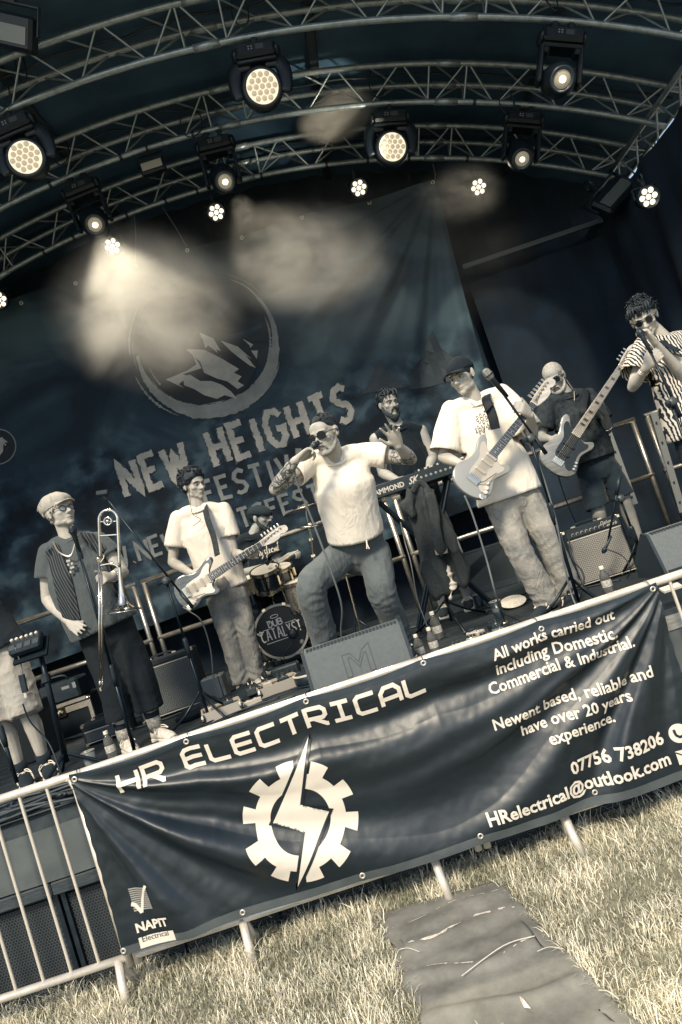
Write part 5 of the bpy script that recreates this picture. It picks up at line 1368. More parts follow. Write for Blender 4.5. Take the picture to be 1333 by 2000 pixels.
def tilt(pts, a): return [(x*math.cos(a)-y*math.sin(a), x*math.sin(a)+y*math.cos(a)) for x, y in pts]
project_print(g_root, tee, [tilt(s_, -.05) for s_ in FL], c, .0035, mat('ink_print', .02, .7), 'flower_print')
FIG['guitar_r'] = J

# ---- guitarist on the left, pale tee, jeans, looking away to the right
J = joints(5.25, head=(378, 947, 0), neck=(389, 996, .02), shR=(347, 1017, 0), shL=(438, 1000, .06), elR=(337, 1098, .02), wrR=(374, 1120, -.2), hdR=(392, 1126, -.27),
           elL=(458, 1082, .02), wrL=(477, 1083, -.18), hdL=(492, 1078, -.24), hips=(440, 1152, .03), hipR=(425, 1165, .02), hipL=(461, 1155, .04),
           knR=(444, 1234, -.05), knL=(480, 1224, -.02), anR=(472, 1330, .0), anL=(497, 1318, .03), toeR=(478, 1352, -.15), toeL=(510, 1335, -.15))
for k in 'RL': J['an'+k][2] = DECK+.085
l_root = person(J, 'dark-haired guitarist in pale t-shirt and jeans looking over his shoulder to the right', look=(.85, .22, .0), hands=(dict(nrm=(.1, 1, -.2), curl=.6, spread=.06), dict(nrm=(-.5, .8, .1), curl=.8, spread=.08)), s=.98)
shirt(l_root, J, M_TEE2, at(441, 1152, 5.28), r=(.19, .185, .185, .195), sleeve=.62, sr=.082, seed=21, amp=.014, s=.98)
trousers(l_root, J, M_JEAN2, lerp(J['hips'], J['waist'], .4), rl=(.100, .092, .080, .076, .078), rt=(.155, .16), seed=8)
hair(l_root, J['head'], J['M'], .98, thick=.19, front=.060, side=-.006, back=-.085, top=.16, quiff=.04, tufts=170, comb=(.5, -.6, .1)); face_parts(l_root, J['head'], J['M'], .98)
for k in 'RL': shoe(l_root, J['an'+k], J['toe'+k], 1.0)
build('earphone_wire', tube(spline([J['head']+V(-.02, -.09, -.03), J['neck']+V(-.03, -.13, -.02), J['neck']+V(.02, -.15, -.09), J['chest']+V(-.05, -.17, .06)], 6), .0022, 5), M_BLACK, l_root)
FIG['guitar_l'] = J

# ---- trombonist in baker boy cap
J = joints(4.48, head=(118, 1001, 0), neck=(136, 1056, .03), shR=(94, 1084, .0), shL=(196, 1060, .10), elR=(94, 1171, .02), wrR=(134, 1212, -.14), hdR=(156, 1230, -.22),
           elL=(240, 1118, .05), wrL=(219, 1127, -.14), hdL=(202, 1127, -.24), chest=(156, 1120, .0), waist=(178, 1170, .0), hips=(208, 1225, .03), hipR=(185, 1238, .02), hipL=(232, 1222, .04),
           knR=(222, 1345, -.02), knL=(275, 1320, .0), anR=(246, 1450, .02), anL=(306, 1425, .06), toeR=(263, 1476, -.1), toeL=(334, 1450, -.05))
for k in 'RL': J['an'+k][2] = DECK+.085
t_root = person(J, 'trombonist in baker boy cap, striped waistcoat and cropped black trousers', look=(.95, -.10, .0), s=.98, jaw=1.08, arm=1.15, torso=1.15,
    hands=(dict(nrm=(.2, .8, -.4), curl=.18, spread=.07, thumb_out=.3), dict(nrm=(-.6, .6, -.4), curl=1.0, spread=.05)))
M_TOPT = fabric('slate_cotton', .085, .08, .3, 24)
shirt(t_root, J, M_TOPT, at(206, 1228, 4.5), r=(.225, .225, .22, .21), ry=(.19, .195, .185, .16), sleeve=.50, sr=.086, seed=31, amp=.012, s=1.0)
trousers(t_root, J, mat('black_trouser', .008, .9, var=.2, bump=.3, bscale=40), lerp(J['hips'], J['waist'], .3), hemf=.80, rl=(.11, .11, .10, .098, .10), rt=(.19, .19), ryt=(.15, .15), name='cropped_trousers', seed=12, amp=.01)
hair(t_root, J['head'], J['M'], .98, M_HAIRG, thick=.09, side=-.02, back=-.09, tufts=50, comb=(0, -.3, -1)); cap(t_root, J, mat('stone_cap_cloth', .36, .9, var=.12, bump=.4, bscale=60), .98, 'baker'); face_parts(t_root, J['head'], J['M'], .98, brow=M_HAIRG)
glasses(t_root, J['head'], J['M'], .98, dark=False, w=.021, h=.017, round_=True)
# waistcoat: two open fronts, pinstriped
def stripes(name, a, b, sc, rot=0.0, rough=.8, wav=0.0):
    m = bpy.data.materials.new(name); m.use_nodes = True; N = m.node_tree.nodes; Lk = m.node_tree.links; bs = N['Principled BSDF']; bs.inputs['Roughness'].default_value = rough
    tc = N.new('ShaderNodeTexCoord'); mp = N.new('ShaderNodeMapping'); mp.inputs['Rotation'].default_value = (0, rot, 0); Lk.new(tc.outputs['Object'], mp.inputs[0])
    wv = N.new('ShaderNodeTexWave'); wv.bands_direction = 'X'; wv.inputs['Scale'].default_value = sc; wv.inputs['Distortion'].default_value = wav; wv.inputs['Detail Scale'].default_value = 1.5; Lk.new(mp.outputs[0], wv.inputs[0])
    r = N.new('ShaderNodeValToRGB'); e = r.color_ramp.elements; e[0].position = .45 if wav else .78; e[1].position = .55 if wav else .86; e[0].color = duo(a); e[1].color = duo(b); Lk.new(wv.outputs[0], r.inputs[0]); Lk.new(r.outputs[0], bs.inputs['Base Color']); return m
M_PIN = stripes('pinstripe', .006, .075, 18, .28)
from mathutils.bvhtree import BVHTree
def drape(root, src, poly_px, Yref, m, name, off=.012, thick=.006, nu=26, nv=40, k=0):
    """a panel cut to a picture outline (left edge, right edge as point lists from top to bottom) laid over a garment"""
    vv = [v.co+src.location+root.location for v in src.data.vertices]; bv = BVHTree.FromPolygons(vv, [tuple(p.vertices) for p in src.data.polygons])
    L_ = spline([(*p, 0) for p in poly_px[0]], 8); R_ = spline([(*p, 0) for p in poly_px[1]], 8)
    def fn(u, v):
        i = v*(len(L_)-1); a = L_[int(i)]*(1-i % 1)+L_[min(len(L_)-1, int(i)+1)]*(i % 1); i = v*(len(R_)-1); b = R_[int(i)]*(1-i % 1)+R_[min(len(R_)-1, int(i)+1)]*(i % 1)
        q = a*(1-u)+b*u; d = unit(ray(q[0], q[1])); h = bv.ray_cast(Vector(tuple(CAM)), Vector(tuple(d)))
        p = np.array(h[0]) if h[0] is not None else at(q[0], q[1], Yref)
        if abs(p[1]-Yref) > .35: p = at(q[0], q[1], Yref)
        return p-d*(off+.006*math.sin(u*9+v*3+k))
    v, f = grid(fn, nu, nv)
    P = v.reshape(nv+1, nu+1, 3)
    for _ in range(5): P[1:-1] = (P[2:]+P[:-2]+2*P[1:-1])/4; P[:, 1:-1] = (P[:, 2:]+P[:, :-2]+2*P[:, 1:-1])/4
    o = build(name, (P.reshape(-1, 3), f), m, root, smooth=True); so = o.modifiers.new('cloth_thickness', 'SOLIDIFY'); so.thickness = thick; so.offset = 0; return o
tsh = [k for k in kids(t_root) if k.name.startswith('t_shirt')][0]
wc = drape(t_root, tsh, ([(88, 1078), (97, 1100), (106, 1140), (115, 1180), (124, 1208)], [(113, 1062), (126, 1090), (140, 1130), (150, 1172), (158, 1212)]), 4.33, M_PIN, 'waistcoat_front')
drape(t_root, tsh, ([(152, 1040), (172, 1065), (196, 1085), (212, 1115), (222, 1160)], [(182, 1042), (205, 1066), (218, 1090), (226, 1125), (236, 1172)]), 4.36, M_PIN, 'waistcoat_front', k=2)
build('necklace', tube(spline([J['neck']+V(-.08, -.06, .02), J['neck']+V(-.02, -.17, -.07), J['neck']+V(.06, -.20, -.12), J['neck']+V(.10, -.12, .0)], 8), .006, 6), mat('bead_chain', .45, .35, .7), t_root)
for i in range(7): build('pendant_bead', box(J['neck']+V(.035+.012*(i % 3), -.215, -.15-.024*(i//2)), (.016, .012, .018), bev=.003), mat('bead_chain', .45, .35, .7), t_root)
build('watch', ring_t(lerp(J['elL'], J['wrL'], .88), .032, .007, J['wrL']-J['elL'], 14, 6), M_CHROME, t_root, smooth=True)
for k in 'RL':
    an, kn = J['an'+k], J['kn'+k]; shoe(t_root, an, J['toe'+k], .98, upper=mat('pale_trainer', .55, .8, var=.3, vscale=60), sole=M_SOLE)
    so = build('sock', tube([an+V(0, 0, -.01), lerp(an, kn, .32)], [.043, .05], 14), mat('patterned_sock', .30, .9, var=.8, vscale=70), t_root, smooth=True)
    build('sock_band', tube([lerp(an, kn, .235), lerp(an, kn, .335)], [.0485, .0515], 14), M_DARK, so, smooth=True)
FIG['trombone'] = J

# ---- keyboard player, bearded, sleeveless black top
J = joints(5.85, head=(759, 789, 0), neck=(781, 838, .03), shR=(735, 858, 0), shL=(822, 842, .04), elR=(748, 925, -.02), wrR=(776, 937, -.26), hdR=(789, 933, -.32), elL=(846, 893, .02), wrL=(838, 916, -.25), hdL=(829, 922, -.32),
           hips=(838, 1010, .05), hipR=(824, 1020, .05), hipL=(858, 1012, .05), knR=(846, 1112, -.1), knL=(890, 1095, -.08), anR=(868, 1192, .05), anL=(914, 1172, .05), toeR=(868, 1205, -.15), toeL=(915, 1185, -.15))
for k in 'RL': J['an'+k][2] = DECK+.085
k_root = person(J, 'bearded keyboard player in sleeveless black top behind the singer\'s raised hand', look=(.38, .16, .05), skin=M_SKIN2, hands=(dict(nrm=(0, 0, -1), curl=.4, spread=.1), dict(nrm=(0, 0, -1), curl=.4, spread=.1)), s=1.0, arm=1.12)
M_BLKT = fabric('black_cotton', .010, .15, .3, 30)
shirt(k_root, J, M_BLKT, at(834, 1005, 5.88), sleeveless=True, name='vest_top', amp=.01, seed=41, r=(.18, .175, .18, .185))
trousers(k_root, J, fabric('pale_shorts', .22), lerp(J['hips'], J['waist'], .3), hemf=.47, rl=(.09, .092, .094), rt=(.15, .155), name='shorts', seed=4)
hair(k_root, J['head'], J['M'], 1.0, thick=.10, front=.066, side=.012, back=-.05, top=.10, fringe=4, tufts=120, comb=(.3, .5, 0)); beard(k_root, J['head'], J['M'], 1.0, thick=.012, long=.022); face_parts(k_root, J['head'], J['M']); earpiece(k_root, J, -1)
for k in 'RL': shoe(k_root, J['an'+k], J['toe'+k], 1.0)
FIG['keys'] = J

# ---- bass player, grey-haired, patterned dark tee and shorts
J = joints(5.35, head=(1083, 738, 0), neck=(1110, 775, .03), shR=(1068, 796, 0), shL=(1152, 777, .06), elR=(1058, 856, .0), wrR=(1077, 858, -.2), hdR=(1090, 858, -.27), elL=(1186, 840, .02), wrL=(1181, 806, -.15), hdL=(1172, 790, -.22),
           hips=(1163, 905, .05), hipR=(1148, 918, .05), hipL=(1184, 906, .05), knR=(1170, 1000, .0), knL=(1220, 975, .02), anR=(1192, 1085, .1), anL=(1255, 1072, .12), toeR=(1190, 1100, -.1), toeL=(1268, 1086, -.05))
for k in 'RL': J['an'+k][2] = DECK+.085
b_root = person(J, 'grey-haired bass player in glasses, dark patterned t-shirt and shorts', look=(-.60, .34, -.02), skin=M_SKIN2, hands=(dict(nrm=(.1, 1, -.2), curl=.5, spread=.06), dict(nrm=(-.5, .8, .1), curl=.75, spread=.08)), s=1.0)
M_PAT = mat('patterned_dark_cotton', .022, .85, var=.9, vscale=38, bump=.25, bscale=30)
shirt(b_root, J, M_PAT, at(1156, 900, 5.38), r=(.20, .20, .195, .20), ry=(.14, .145, .135, .135), sleeve=.72, sr=.085, amp=.012, seed=51)
trousers(b_root, J, fabric('dark_shorts', .028, .15), lerp(J['hips'], J['waist'], .3), hemf=.47, rl=(.092, .096, .100), rt=(.16, .165), name='shorts', seed=14, amp=.014)
hair(b_root, J['head'], J['M'], 1.0, M_HAIRG, thick=.012, front=.074, side=.012, back=-.06); beard(b_root, J['head'], J['M'], .98, mat('white_stubble', .38, .8, var=.3, vscale=90), thick=-.01, name='stubble'); face_parts(b_root, J['head'], J['M']); glasses(b_root, J['head'], J['M'], 1.0, dark=False, w=.027, h=.017, tint=M_LENS)
for k in 'RL':
    shoe(b_root, J['an'+k], J['toe'+k], 1.0); build('sock', tube([J['an'+k], lerp(J['an'+k], J['kn'+k], .16)], [.042, .045], 12), M_DARK, b_root, smooth=True)
build('watch', ring_t(lerp(J['elL'], J['wrL'], .2), .041, .008, J['wrL']-J['elL'], 14, 6), M_CHROME, b_root, smooth=True)
build('earphone_wire', tube(spline([J['head']+V(.07, -.02, -.02), J['neck']+V(.06, .0, .03), J['neck']+V(.02, -.1, .01), J['chest']+V(-.03, -.16, .1)], 6), .003, 5), mat('clear_wire', .4, .4), b_root)
FIG['bass'] = J

# ---- harmonica player at the right edge, striped shirt
J = joints(4.35, head=(1258, 621, 0), neck=(1302, 668, .05), shR=(1262, 672, .05), shL=(1352, 668, .12), elR=(1236, 756, -.02), wrR=(1262, 718, -.2), hdR=(1275, 703, -.24), elL=(1338, 738, -.05), wrL=(1278, 668, -.2), hdL=(1264, 648, -.22),
           hips=(1368, 852, .06), hipR=(1350, 864, .06), hipL=(1392, 850, .08), knR=(1392, 975, 0), knL=(1440, 955, .05), anR=(1425, 1085, .1), anL=(1478, 1062, .12), toeR=(1422, 1105, -.1), toeL=(1480, 1085, -.1))
for k in 'RL': J['an'+k][2] = DECK+.085
h_root = person(J, 'singer in boldly striped shirt and round sunglasses leaning to a microphone at the right edge', look=(-.55, .42, -.05), hands=(dict(nrm=(.7, .2, .3), curl=.85, spread=.05), dict(nrm=(-.3, .3, -.8), curl=.95, spread=.03)), s=.98, arm=.92)
M_ZEB = stripes('striped_shirt_cloth', .012, .62, 16, .12, wav=5)
shirt(h_root, J, M_ZEB, at(1360, 850, 4.43), r=(.20, .20, .20, .20), sleeve=.72, sr=.10, seed=61, amp=.02, name='striped_shirt', collar=False)
trousers(h_root, J, denim('dark_denim', .03), lerp(J['hips'], J['waist'], .3), seed=24)
hair(h_root, J['head'], J['M'], .98, thick=.14, front=.064, side=.022, back=-.02, top=.20, fringe=9, quiff=.015, tufts=170, comb=(-.4, .9, .1), tl=.045); face_parts(h_root, J['head'], J['M'], .98, eyes=False); glasses(h_root, J['head'], J['M'], .98, w=.019, h=.019, round_=True)
build('open_collar', tube(spline([J['neck']+V(-.055, -.01, .05), J['neck']+V(-.06, -.09, -.02), J['neck']+V(-.03, -.16, -.10)], 6), .02, 6, ref=(1, 0, 0), ry=.006), M_DARK, h_root, smooth=True)
for k in 'RL': shoe(h_root, J['an'+k], J['toe'+k], 1.0)
for i in range(2): build('bracelet', ring_t(lerp(J['elR'], J['wrR'], .80+.07*i), .030, .003, J['wrR']-J['elR'], 14, 5), M_STRING, h_root)
FIG['harp'] = J

# ---- drummer, seated behind the kit
J = joints(6.45, head=(508, 1012, 0), neck=(492, 1049, .03), shR=(464, 1067, .05), shL=(524, 1056, -.02), elR=(470, 1122, .0), wrR=(512, 1107, -.25), hdR=(528, 1104, -.3), elL=(548, 1102, -.02), wrL=(566, 1084, -.28), hdL=(577, 1079, -.33),
           hips=(510, 1150, .12), hipR=(500, 1160, .1), hipL=(530, 1152, .1), knR=(500, 1192, -.35), knL=(560, 1180, -.35), anR=(512, 1245, -.35), anL=(580, 1225, -.35), toeR=(512, 1255, -.55), toeL=(585, 1235, -.55))
for k in 'RL': J['an'+k][2] = DECK+.085
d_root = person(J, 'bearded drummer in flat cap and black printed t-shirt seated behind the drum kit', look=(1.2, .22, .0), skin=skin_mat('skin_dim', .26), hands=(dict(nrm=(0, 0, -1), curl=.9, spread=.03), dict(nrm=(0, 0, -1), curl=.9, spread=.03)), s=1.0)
dsh = shirt(d_root, J, M_BLKT, at(512, 1156, 6.5), sleeve=.6, sr=.082, amp=.01, seed=71)
trousers(d_root, J, M_DARK, lerp(J['hips'], J['waist'], .3), rl=(.10, .095, .08, .07, .07), seed=34)
cap(d_root, J, mat('flat_cap_cloth', .014, .95, bump=.4, bscale=120), 1.0, 'flat'); hair(d_root, J['head'], J['M'], 1.0, thick=.03, side=-.005); beard(d_root, J['head'], J['M'], 1.0, thick=.012, long=.02); face_parts(d_root, J['head'], J['M']); earpiece(d_root, J, -1)
for k in 'RL': shoe(d_root, J['an'+k], J['toe'+k], 1.0)
# script print on the chest
SCR = {'M': [(0, 0), (.15, 1), (.3, .2), (.45, 1), (.6, 0)], 'y': [(0, .5), (.12, .05), (.3, .5), (.25, -.1), (.1, -.35)], 's': [(.25, .5), (.05, .42), (.25, .12), (.02, 0)], 't': [(.12, .9), (.08, .1), (.25, .05)], 'i': [(.05, .5), (.05, .05), (.15, .1)], 'c': [(.28, .45), (.05, .35), (.05, .1), (.28, .05)], 'a': [(.3, .45), (.05, .35), (.08, .05), (.28, .3), (.3, .0)], 'l': [(.08, 1), (.05, .05), (.18, .1)], 'f': [(.3, .95), (.12, .9), (.05, -.3)], 'e': [(.03, .25), (.28, .35), (.15, .52), (.03, .2), (.25, .05)], 'n': [(.02, .5), (.02, 0), (.04, .35), (.2, .5), (.24, 0)]}
def script_word(w, sc, x0, y0, sl=.35):
    out = []; x = x0
    for ch in w: out.append([(x+(p[0]+p[1]*sl*.4)*sc, y0+p[1]*sc) for p in SCR[ch]]); x += (max(p[0] for p in SCR[ch])+.07)*sc
    return out
project_print(d_root, dsh, [tilt(s_, -.02) for s_ in script_word('Mystical', .085, -.12, .0)+script_word('fayn', .085, -.03, -.085)], at(523, 1082, 6.4), .010, mat('shirt_print', .42, .7), 'script_print')
FIG['drums'] = J

# ---- figure cut by the left edge: shorts and trainers
J = joints(4.48, head=(-150, 1040, 0), neck=(-120, 1085, 0), shR=(-160, 1110, 0), shL=(-60, 1080, 0), elR=(-175, 1190, 0), wrR=(-140, 1230, -.2), hdR=(-120, 1240, -.25), elL=(-40, 1165, 0), wrL=(-60, 1225, -.2), hdL=(-75, 1235, -.25),
           hips=(-8, 1272, .03), hipR=(-28, 1284, .02), hipL=(16, 1272, .04), knR=(0, 1408, -.03), knL=(52, 1390, -.02), anR=(45, 1512, .05), anL=(92, 1500, .08), toeR=(55, 1535, -.12), toeL=(103, 1520, -.12))
for k in 'RL': J['an'+k][2] = DECK+.085
e_root = person(J, 'person in dark top, pale cargo shorts and black trainers cut by the left edge', look=(.2, 0, 0), hands=(dict(nrm=(0, 1, 0), curl=.5), dict(nrm=(0, 1, 0), curl=.5)), s=1.02)
shirt(e_root, J, mat('dark_polo', .012, .85, bump=.2), at(-3, 1276, 4.5), r=(.21, .20, .2, .2), sleeve=.6, sr=.09, seed=81)
trousers(e_root, J, fabric('stone_cotton', .34, .12, .4, 20), lerp(J['hips'], J['waist'], .3), hemf=.52, rl=(.11, .112, .112, .114, .116), rt=(.185, .185), name='cargo_shorts', seed=44, amp=.02)
hair(e_root, J['head'], J['M'], 1.0); face_parts(e_root, J['head'], J['M'])
for k in 'RL':
    shoe(e_root, J['an'+k], J['toe'+k], 1.05, stripe=True); build('sock', tube([J['an'+k], lerp(J['an'+k], J['kn'+k], .22)], [.044, .048], 12), M_DARK, e_root, smooth=True)

# ================================================================== INSTRUMENTS AND STAGE GEAR
def L3(O, M, vf):      # local (x,y,z rows of M) to world
    return np.asarray(O)+np.asarray(vf[0]) @ M, vf[1]
STRAT = [(0, 0), (.008, .06), (.035, .118), (.085, .152), (.14, .152), (.19, .126), (.235, .113), (.285, .122), (.335, .146), (.375, .156), (.404, .142), (.398, .112), (.365, .082), (.338, .055), (.333, .034), (.333, -.034), (.312, -.050), (.302, -.078), (.318, -.108), (.332, -.135), (.320, -.155), (.29, -.160), (.255, -.143), (.21, -.122), (.17, -.124), (.12, -.147), (.075, -.152), (.03, -.12), (.006, -.062)]
GUARD = [(.105, -.005), (.12, .05), (.175, .062), (.25, .065), (.30, .10), (.345, .118), (.36, .10), (.335, .06), (.325, .034), (.325, -.034), (.30, -.055), (.29, -.085), (.295, -.115), (.27, -.125), (.22, -.10), (.17, -.098), (.11, -.118), (.07, -.105), (.075, -.07), (.10, -.04)]
def woodmat(name, L, sc=9):
    m = mat(name, L, .28, var=.30, vscale=sc, stretch=(.35, 4, 4), coat=.5, detail=6); return m
def guitar(label, butt, tip, bodym, guardm, fretm, headm, bass=False, burst=None, tiltn=(0, -1, .12)):
    butt, tip = np.asarray(butt), np.asarray(tip); X = unit(tip-butt); L = np.linalg.norm(tip-butt); tot = 1.17 if bass else .975
    s = L/tot; Z = unit(np.array(tiltn, float)); Z = unit(Z-X*Z.dot(X)); Y = np.cross(Z, X); M = np.array([X, Y, Z])*s
    t = thing('bass_guitar' if bass else 'electric_guitar', label, 'guitar', butt+X*.2)
    k = 1.13 if bass else 1.0
    P_ = spline([(a*k*.95, b*k*.87, 0) for a, b in STRAT]+[(0, 0, 0)], 4)[:-1]; poly = [(p[0], p[1]) for p in P_][::-1]
    W = lambda vf: L3(butt, M, vf)
    b = build('body', W(prism(poly, -.022, .022, bev=.010)), bodym, t, autosmooth=40)
    if burst: 
        inn = [(p[0]*.93+.012, p[1]*.90) for p in poly]; build('top_finish', W(prism(inn, .0222, .0226)), burst, t)
    gp = spline([(a*k*.95, b_*k*.87, 0) for a, b_ in GUARD]+[(GUARD[0][0]*k*.95, GUARD[0][1]*k*.87, 0)], 3)[:-1]; build('pickguard', W(prism([(p[0], p[1]) for p in gp][::-1], .0235, .0255)), guardm, t)
    nut = (.96 if bass else .745); w0, w1 = (.034, .023) if bass else (.029, .0215)
    build('neck', W(prism([(.29*k, -w0), (nut, -w1), (nut, w1), (.29*k, w0)], .004, .031)), headm, t)
    nb = build('fretboard', W(prism([(.285*k, -w0), (nut, -w1), (nut, w1), (.285*k, w0)], .0312, .036)), fretm, t)
    scl = nut-(.085 if bass else .10); FM = mat('fret_wire', .6, .3, 1.0)
    for i in range(1, 22):
        x = nut-scl*(1-2**(-i/12)); 
        if x < .29*k: break
        wq = np.interp(x, [.29*k, nut], [w0, w1]); build('fret', W(box((x, 0, .0366), (.0028, wq*2, .0016))), FM, nb)
        if i in (3, 5, 7, 9, 12, 15, 17, 19) and not bass: build('inlay', W(lathe([(.0045, 0), (.0045, .0008)], (x+scl*(2**(-i/12))*.03, 0, .036), (0, 0, 1), 8)), mat('pearl', .6, .3), nb)
        if i in (1, 3, 5, 7, 9, 12, 15, 17) and bass: build('inlay', W(box((x+scl*(2**(-i/12))*.03, 0, .0362), (.018, wq*1.1, .0012))), M_BLACK, nb)
    build('nut', W(box((nut+.002, 0, .036), (.005, w1*2, .008))), mat('bone', .6, .5), t)
    h = tot-nut
    hp = [(nut, -.021), (nut+.03, -.026), (nut+h*.35, -.034), (nut+h*.62, -.037), (nut+h*.8, -.036), (nut+h*.97, -.022), (tot, .0), (tot-.008, .022), (nut+h*.80, .028), (nut+h*.7, .018), (nut+h*.60, .040), (nut+h*.35, .042), (nut+.02, .030), (nut, .022)]
    hp = [(a, -b_) for a, b_ in hp][::-1]
    hq = spline([(a, b_, 0) for a, b_ in hp]+[(*hp[0], 0)], 3)[:-1]; build('headstock', W(prism([(p[0], p[1]) for p in hq], .012, .027, bev=.002)), headm, t)
    n = 5 if bass else 6
    for i in range(n):
        x = nut+h*(.16+.125*i) if not bass else nut+h*(.2+.15*(i % 4)); sd = 1 if (not bass or i < 4) else -1
        build('tuner', W(join(lathe([(.006, 0), (.006, .012), (.003, .016)], (x, .020*sd-.012*(1-i/n)*sd, .027), (0, 0, 1), 8), box((x, .052*sd, .02), (.015, .024, .008), bev=.003), tube([(x, .02*sd, .02), (x, .045*sd, .02)], .0035, 6))), M_CHROME, t)
    for i in range(n):
        o = -1+2*i/(n-1); build('string', W(tube([((.085 if bass else .10), o*.026, .040), (nut, o*w1*.82, .0395), (nut+h*(.2+.11*i), o*.012+.012, .032)], .0011 if not bass else .0017, 4)), M_STRING, t)
    px_ = (.17*k, .235*k, .285*k) if not bass else (.16, .235)
    for j, x in enumerate(px_):
        c = .012 if (j == 0 and not bass) else 0
        build('pickup', W(box((x, 0, .030), (.019 if not bass else .022, .074 if not bass else .095, .014), bev=.004)), mat('pickup_cover', .55, .4) if not bass else M_BLACK, t)
    build('bridge', W(join(box((.09 if bass else .10, 0, .028), (.045, .078, .008)), *[box((.09 if bass else .10, -.03+.012*i, .035), (.03, .009, .008)) for i in range(6)])), M_CHROME, t)
    for i, (x, y) in enumerate(((.130, -.078), (.10, -.095), (.075, -.105)) if not bass else ((.15, -.113), (.125, -.12), (.10, -.122))):
        build('knob', W(lathe([(.013, 0), (.012, .012), (.009, .014)], (x, y, .025), (0, 0, 1), 12)), mat('cream_knob', .6, .4) if not bass else M_CHROME, t)
    if not bass: build('jack_plate', W(lathe([(.022, 0), (.014, .002)], (.05, -.105, .0225), (0, 0, 1), 12)), M_CHROME, t); build('whammy_arm', W(tube([(.09, -.035, .035), (.12, -.06, .05), (.21, -.085, .05)], .003, 5)), M_CHROME, t)
    t['frame'] = 1; del t['frame']
    return t, (butt, M)
def strap(root_t, pts, w, m, n=None):
    P_ = spline(pts, 8); build('strap', tube(P_, w, 8, ref=(1, -.4, .2) if n is None else n, ry=.003), m, root_t, smooth=True)
M_MAPLE = woodmat('maple_wood', .46); M_ROSE = woodmat('rosewood', .035); M_ASH = mat('ash_wood', .20, .3, var=.45, vscale=7, stretch=(.5, 7, 7), coat=.5, detail=5)
gl, fr = guitar('sunburst electric guitar with white pickguard held by the guitarist in jeans on the left', at(345, 1172, 4.93), at(562, 1030, 5.0), woodmat('burst_edge', .035), mat('white_guard', .66, .35), M_ROSE, M_MAPLE, burst=woodmat('burst_centre', .12))
J = FIG['guitar_l']; strap(gl, [at(425, 1085, 5.0), at(418, 1050, 5.05), at(405, 1012, 5.1), J['neck']+V(.05, .02, .03), J['neck']+V(.02, .12, -.05)], .026, mat('woven_strap', .03, .8, var=.8, vscale=60))
gr, fr = guitar('pale cream electric guitar with dark fretboard held by the guitarist in the dark cap', at(905, 962, 4.12), at(1079, 744, 4.34), mat('silver_lacquer', .27, .28, coat=.6), mat('aged_guard', .40, .35), woodmat('rosewood_mid', .07), M_MAPLE)
J = FIG['guitar_r']; strap(gr, [at(968, 838, 4.23), at(962, 812, 4.22), at(950, 780, 4.26), J['neck']+V(.08, .0, .03), J['neck']+V(.07, .12, -.03)], .030, mat('black_strap', .008, .7))
build('strap_buckle', box(at(955, 796, 4.215), (.075, .012, .028), frame((0, -1, 0), (1, 0, .5))), M_BLACK, gr)
bg_, fr = guitar('natural ash five-string bass with black pickguard and block inlays held by the bass player', at(1076, 922, 5.02), at(1240, 676, 5.1), M_ASH, M_BLACK, M_MAPLE, M_MAPLE, bass=True)
J = FIG['bass']; strap(bg_, [at(1140, 815, 5.16), at(1140, 795, 5.16), J['neck']+V(.13, -.04, .0), J['neck']+V(.10, .08, .02)], .028, mat('black_strap', .008, .7))

# trombone
M_BRASS = mat('lacquered_brass', .62, .16, 1.0, var=.12, vscale=20)
tY = 4.16
T = lambda x, y, d=0: at(x, y, tY+d)
tb = thing('trombone', 'brass slide trombone held upright by the player in the baker boy cap', 'trombone', T(205, 1130))
arcp = [T(197, 1092, .02), T(195, 1050, .01), T(194, 1018)]+[T(212-18*math.cos(a), 1014-18*math.sin(a)) for a in np.linspace(.2, math.pi-.2, 9)]+[T(230, 1018), T(232, 1060), T(234, 1110)]
build('tuning_slide', tube(spline(arcp, 3), .0095, 10), M_BRASS, tb, smooth=True)
ax = [T(234, 1108), T(236, 1135), T(238, 1158), T(239.5, 1172), T(241, 1182), T(242, 1189), T(242.5, 1193)]
build('bell', tube(ax, [.010, .013, .018, .026, .042, .070, .103], 28, caps=False), M_BRASS, tb, smooth=True)
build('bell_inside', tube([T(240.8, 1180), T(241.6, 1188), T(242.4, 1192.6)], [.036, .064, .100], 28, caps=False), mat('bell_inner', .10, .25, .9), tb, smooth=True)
build('bell_rim', ring_t(ax[-1], .103, .0035, unit(ax[-1]-ax[-2]), 30, 6), M_BRASS, tb, smooth=True)
for y0 in (0, 1): build('outer_slide', tube([T(193.5+5*y0, 1100, .03*y0), T(195.5+5*y0, 1330, .03*y0)], .0070, 10), M_BRASS, tb, smooth=True)
build('slide_crook', tube(spline([T(195.5, 1330), T(196.5, 1338), T(199, 1340, .015), T(200.5, 1330, .03)], 4), .008, 8), M_BRASS, tb, smooth=True)
build('mouthpiece', tube([T(192.5, 1088), T(192.6, 1092), T(193, 1097), T(193.4, 1112)], [.013, .013, .007, .006], 12), M_CHROME, tb, smooth=True)
build('brace', tube([T(194, 1019), T(230, 1018)], .0035, 6), M_BRASS, tb); build('brace', tube([T(196, 1046), T(231, 1044)], .004, 6), M_BRASS, tb)
build('brace', tube(spline([T(197, 1104), T(216, 1101), T(230, 1106), T(235, 1118)], 4), .0045, 6), M_BRASS, tb); build('counterweight', join(ring_t(T(211, 1018, -.01), .023, .006, (0, -1, 0), 20, 6), lathe([(.012, 0), (.012, .012)], T(211, 1018), (0, -1, 0), 14)), M_BRASS, tb, smooth=True)
build('thumb_lever', tube([T(197, 1098), T(203, 1090), T(204, 1084)], .004, 6), M_CHROME, tb)
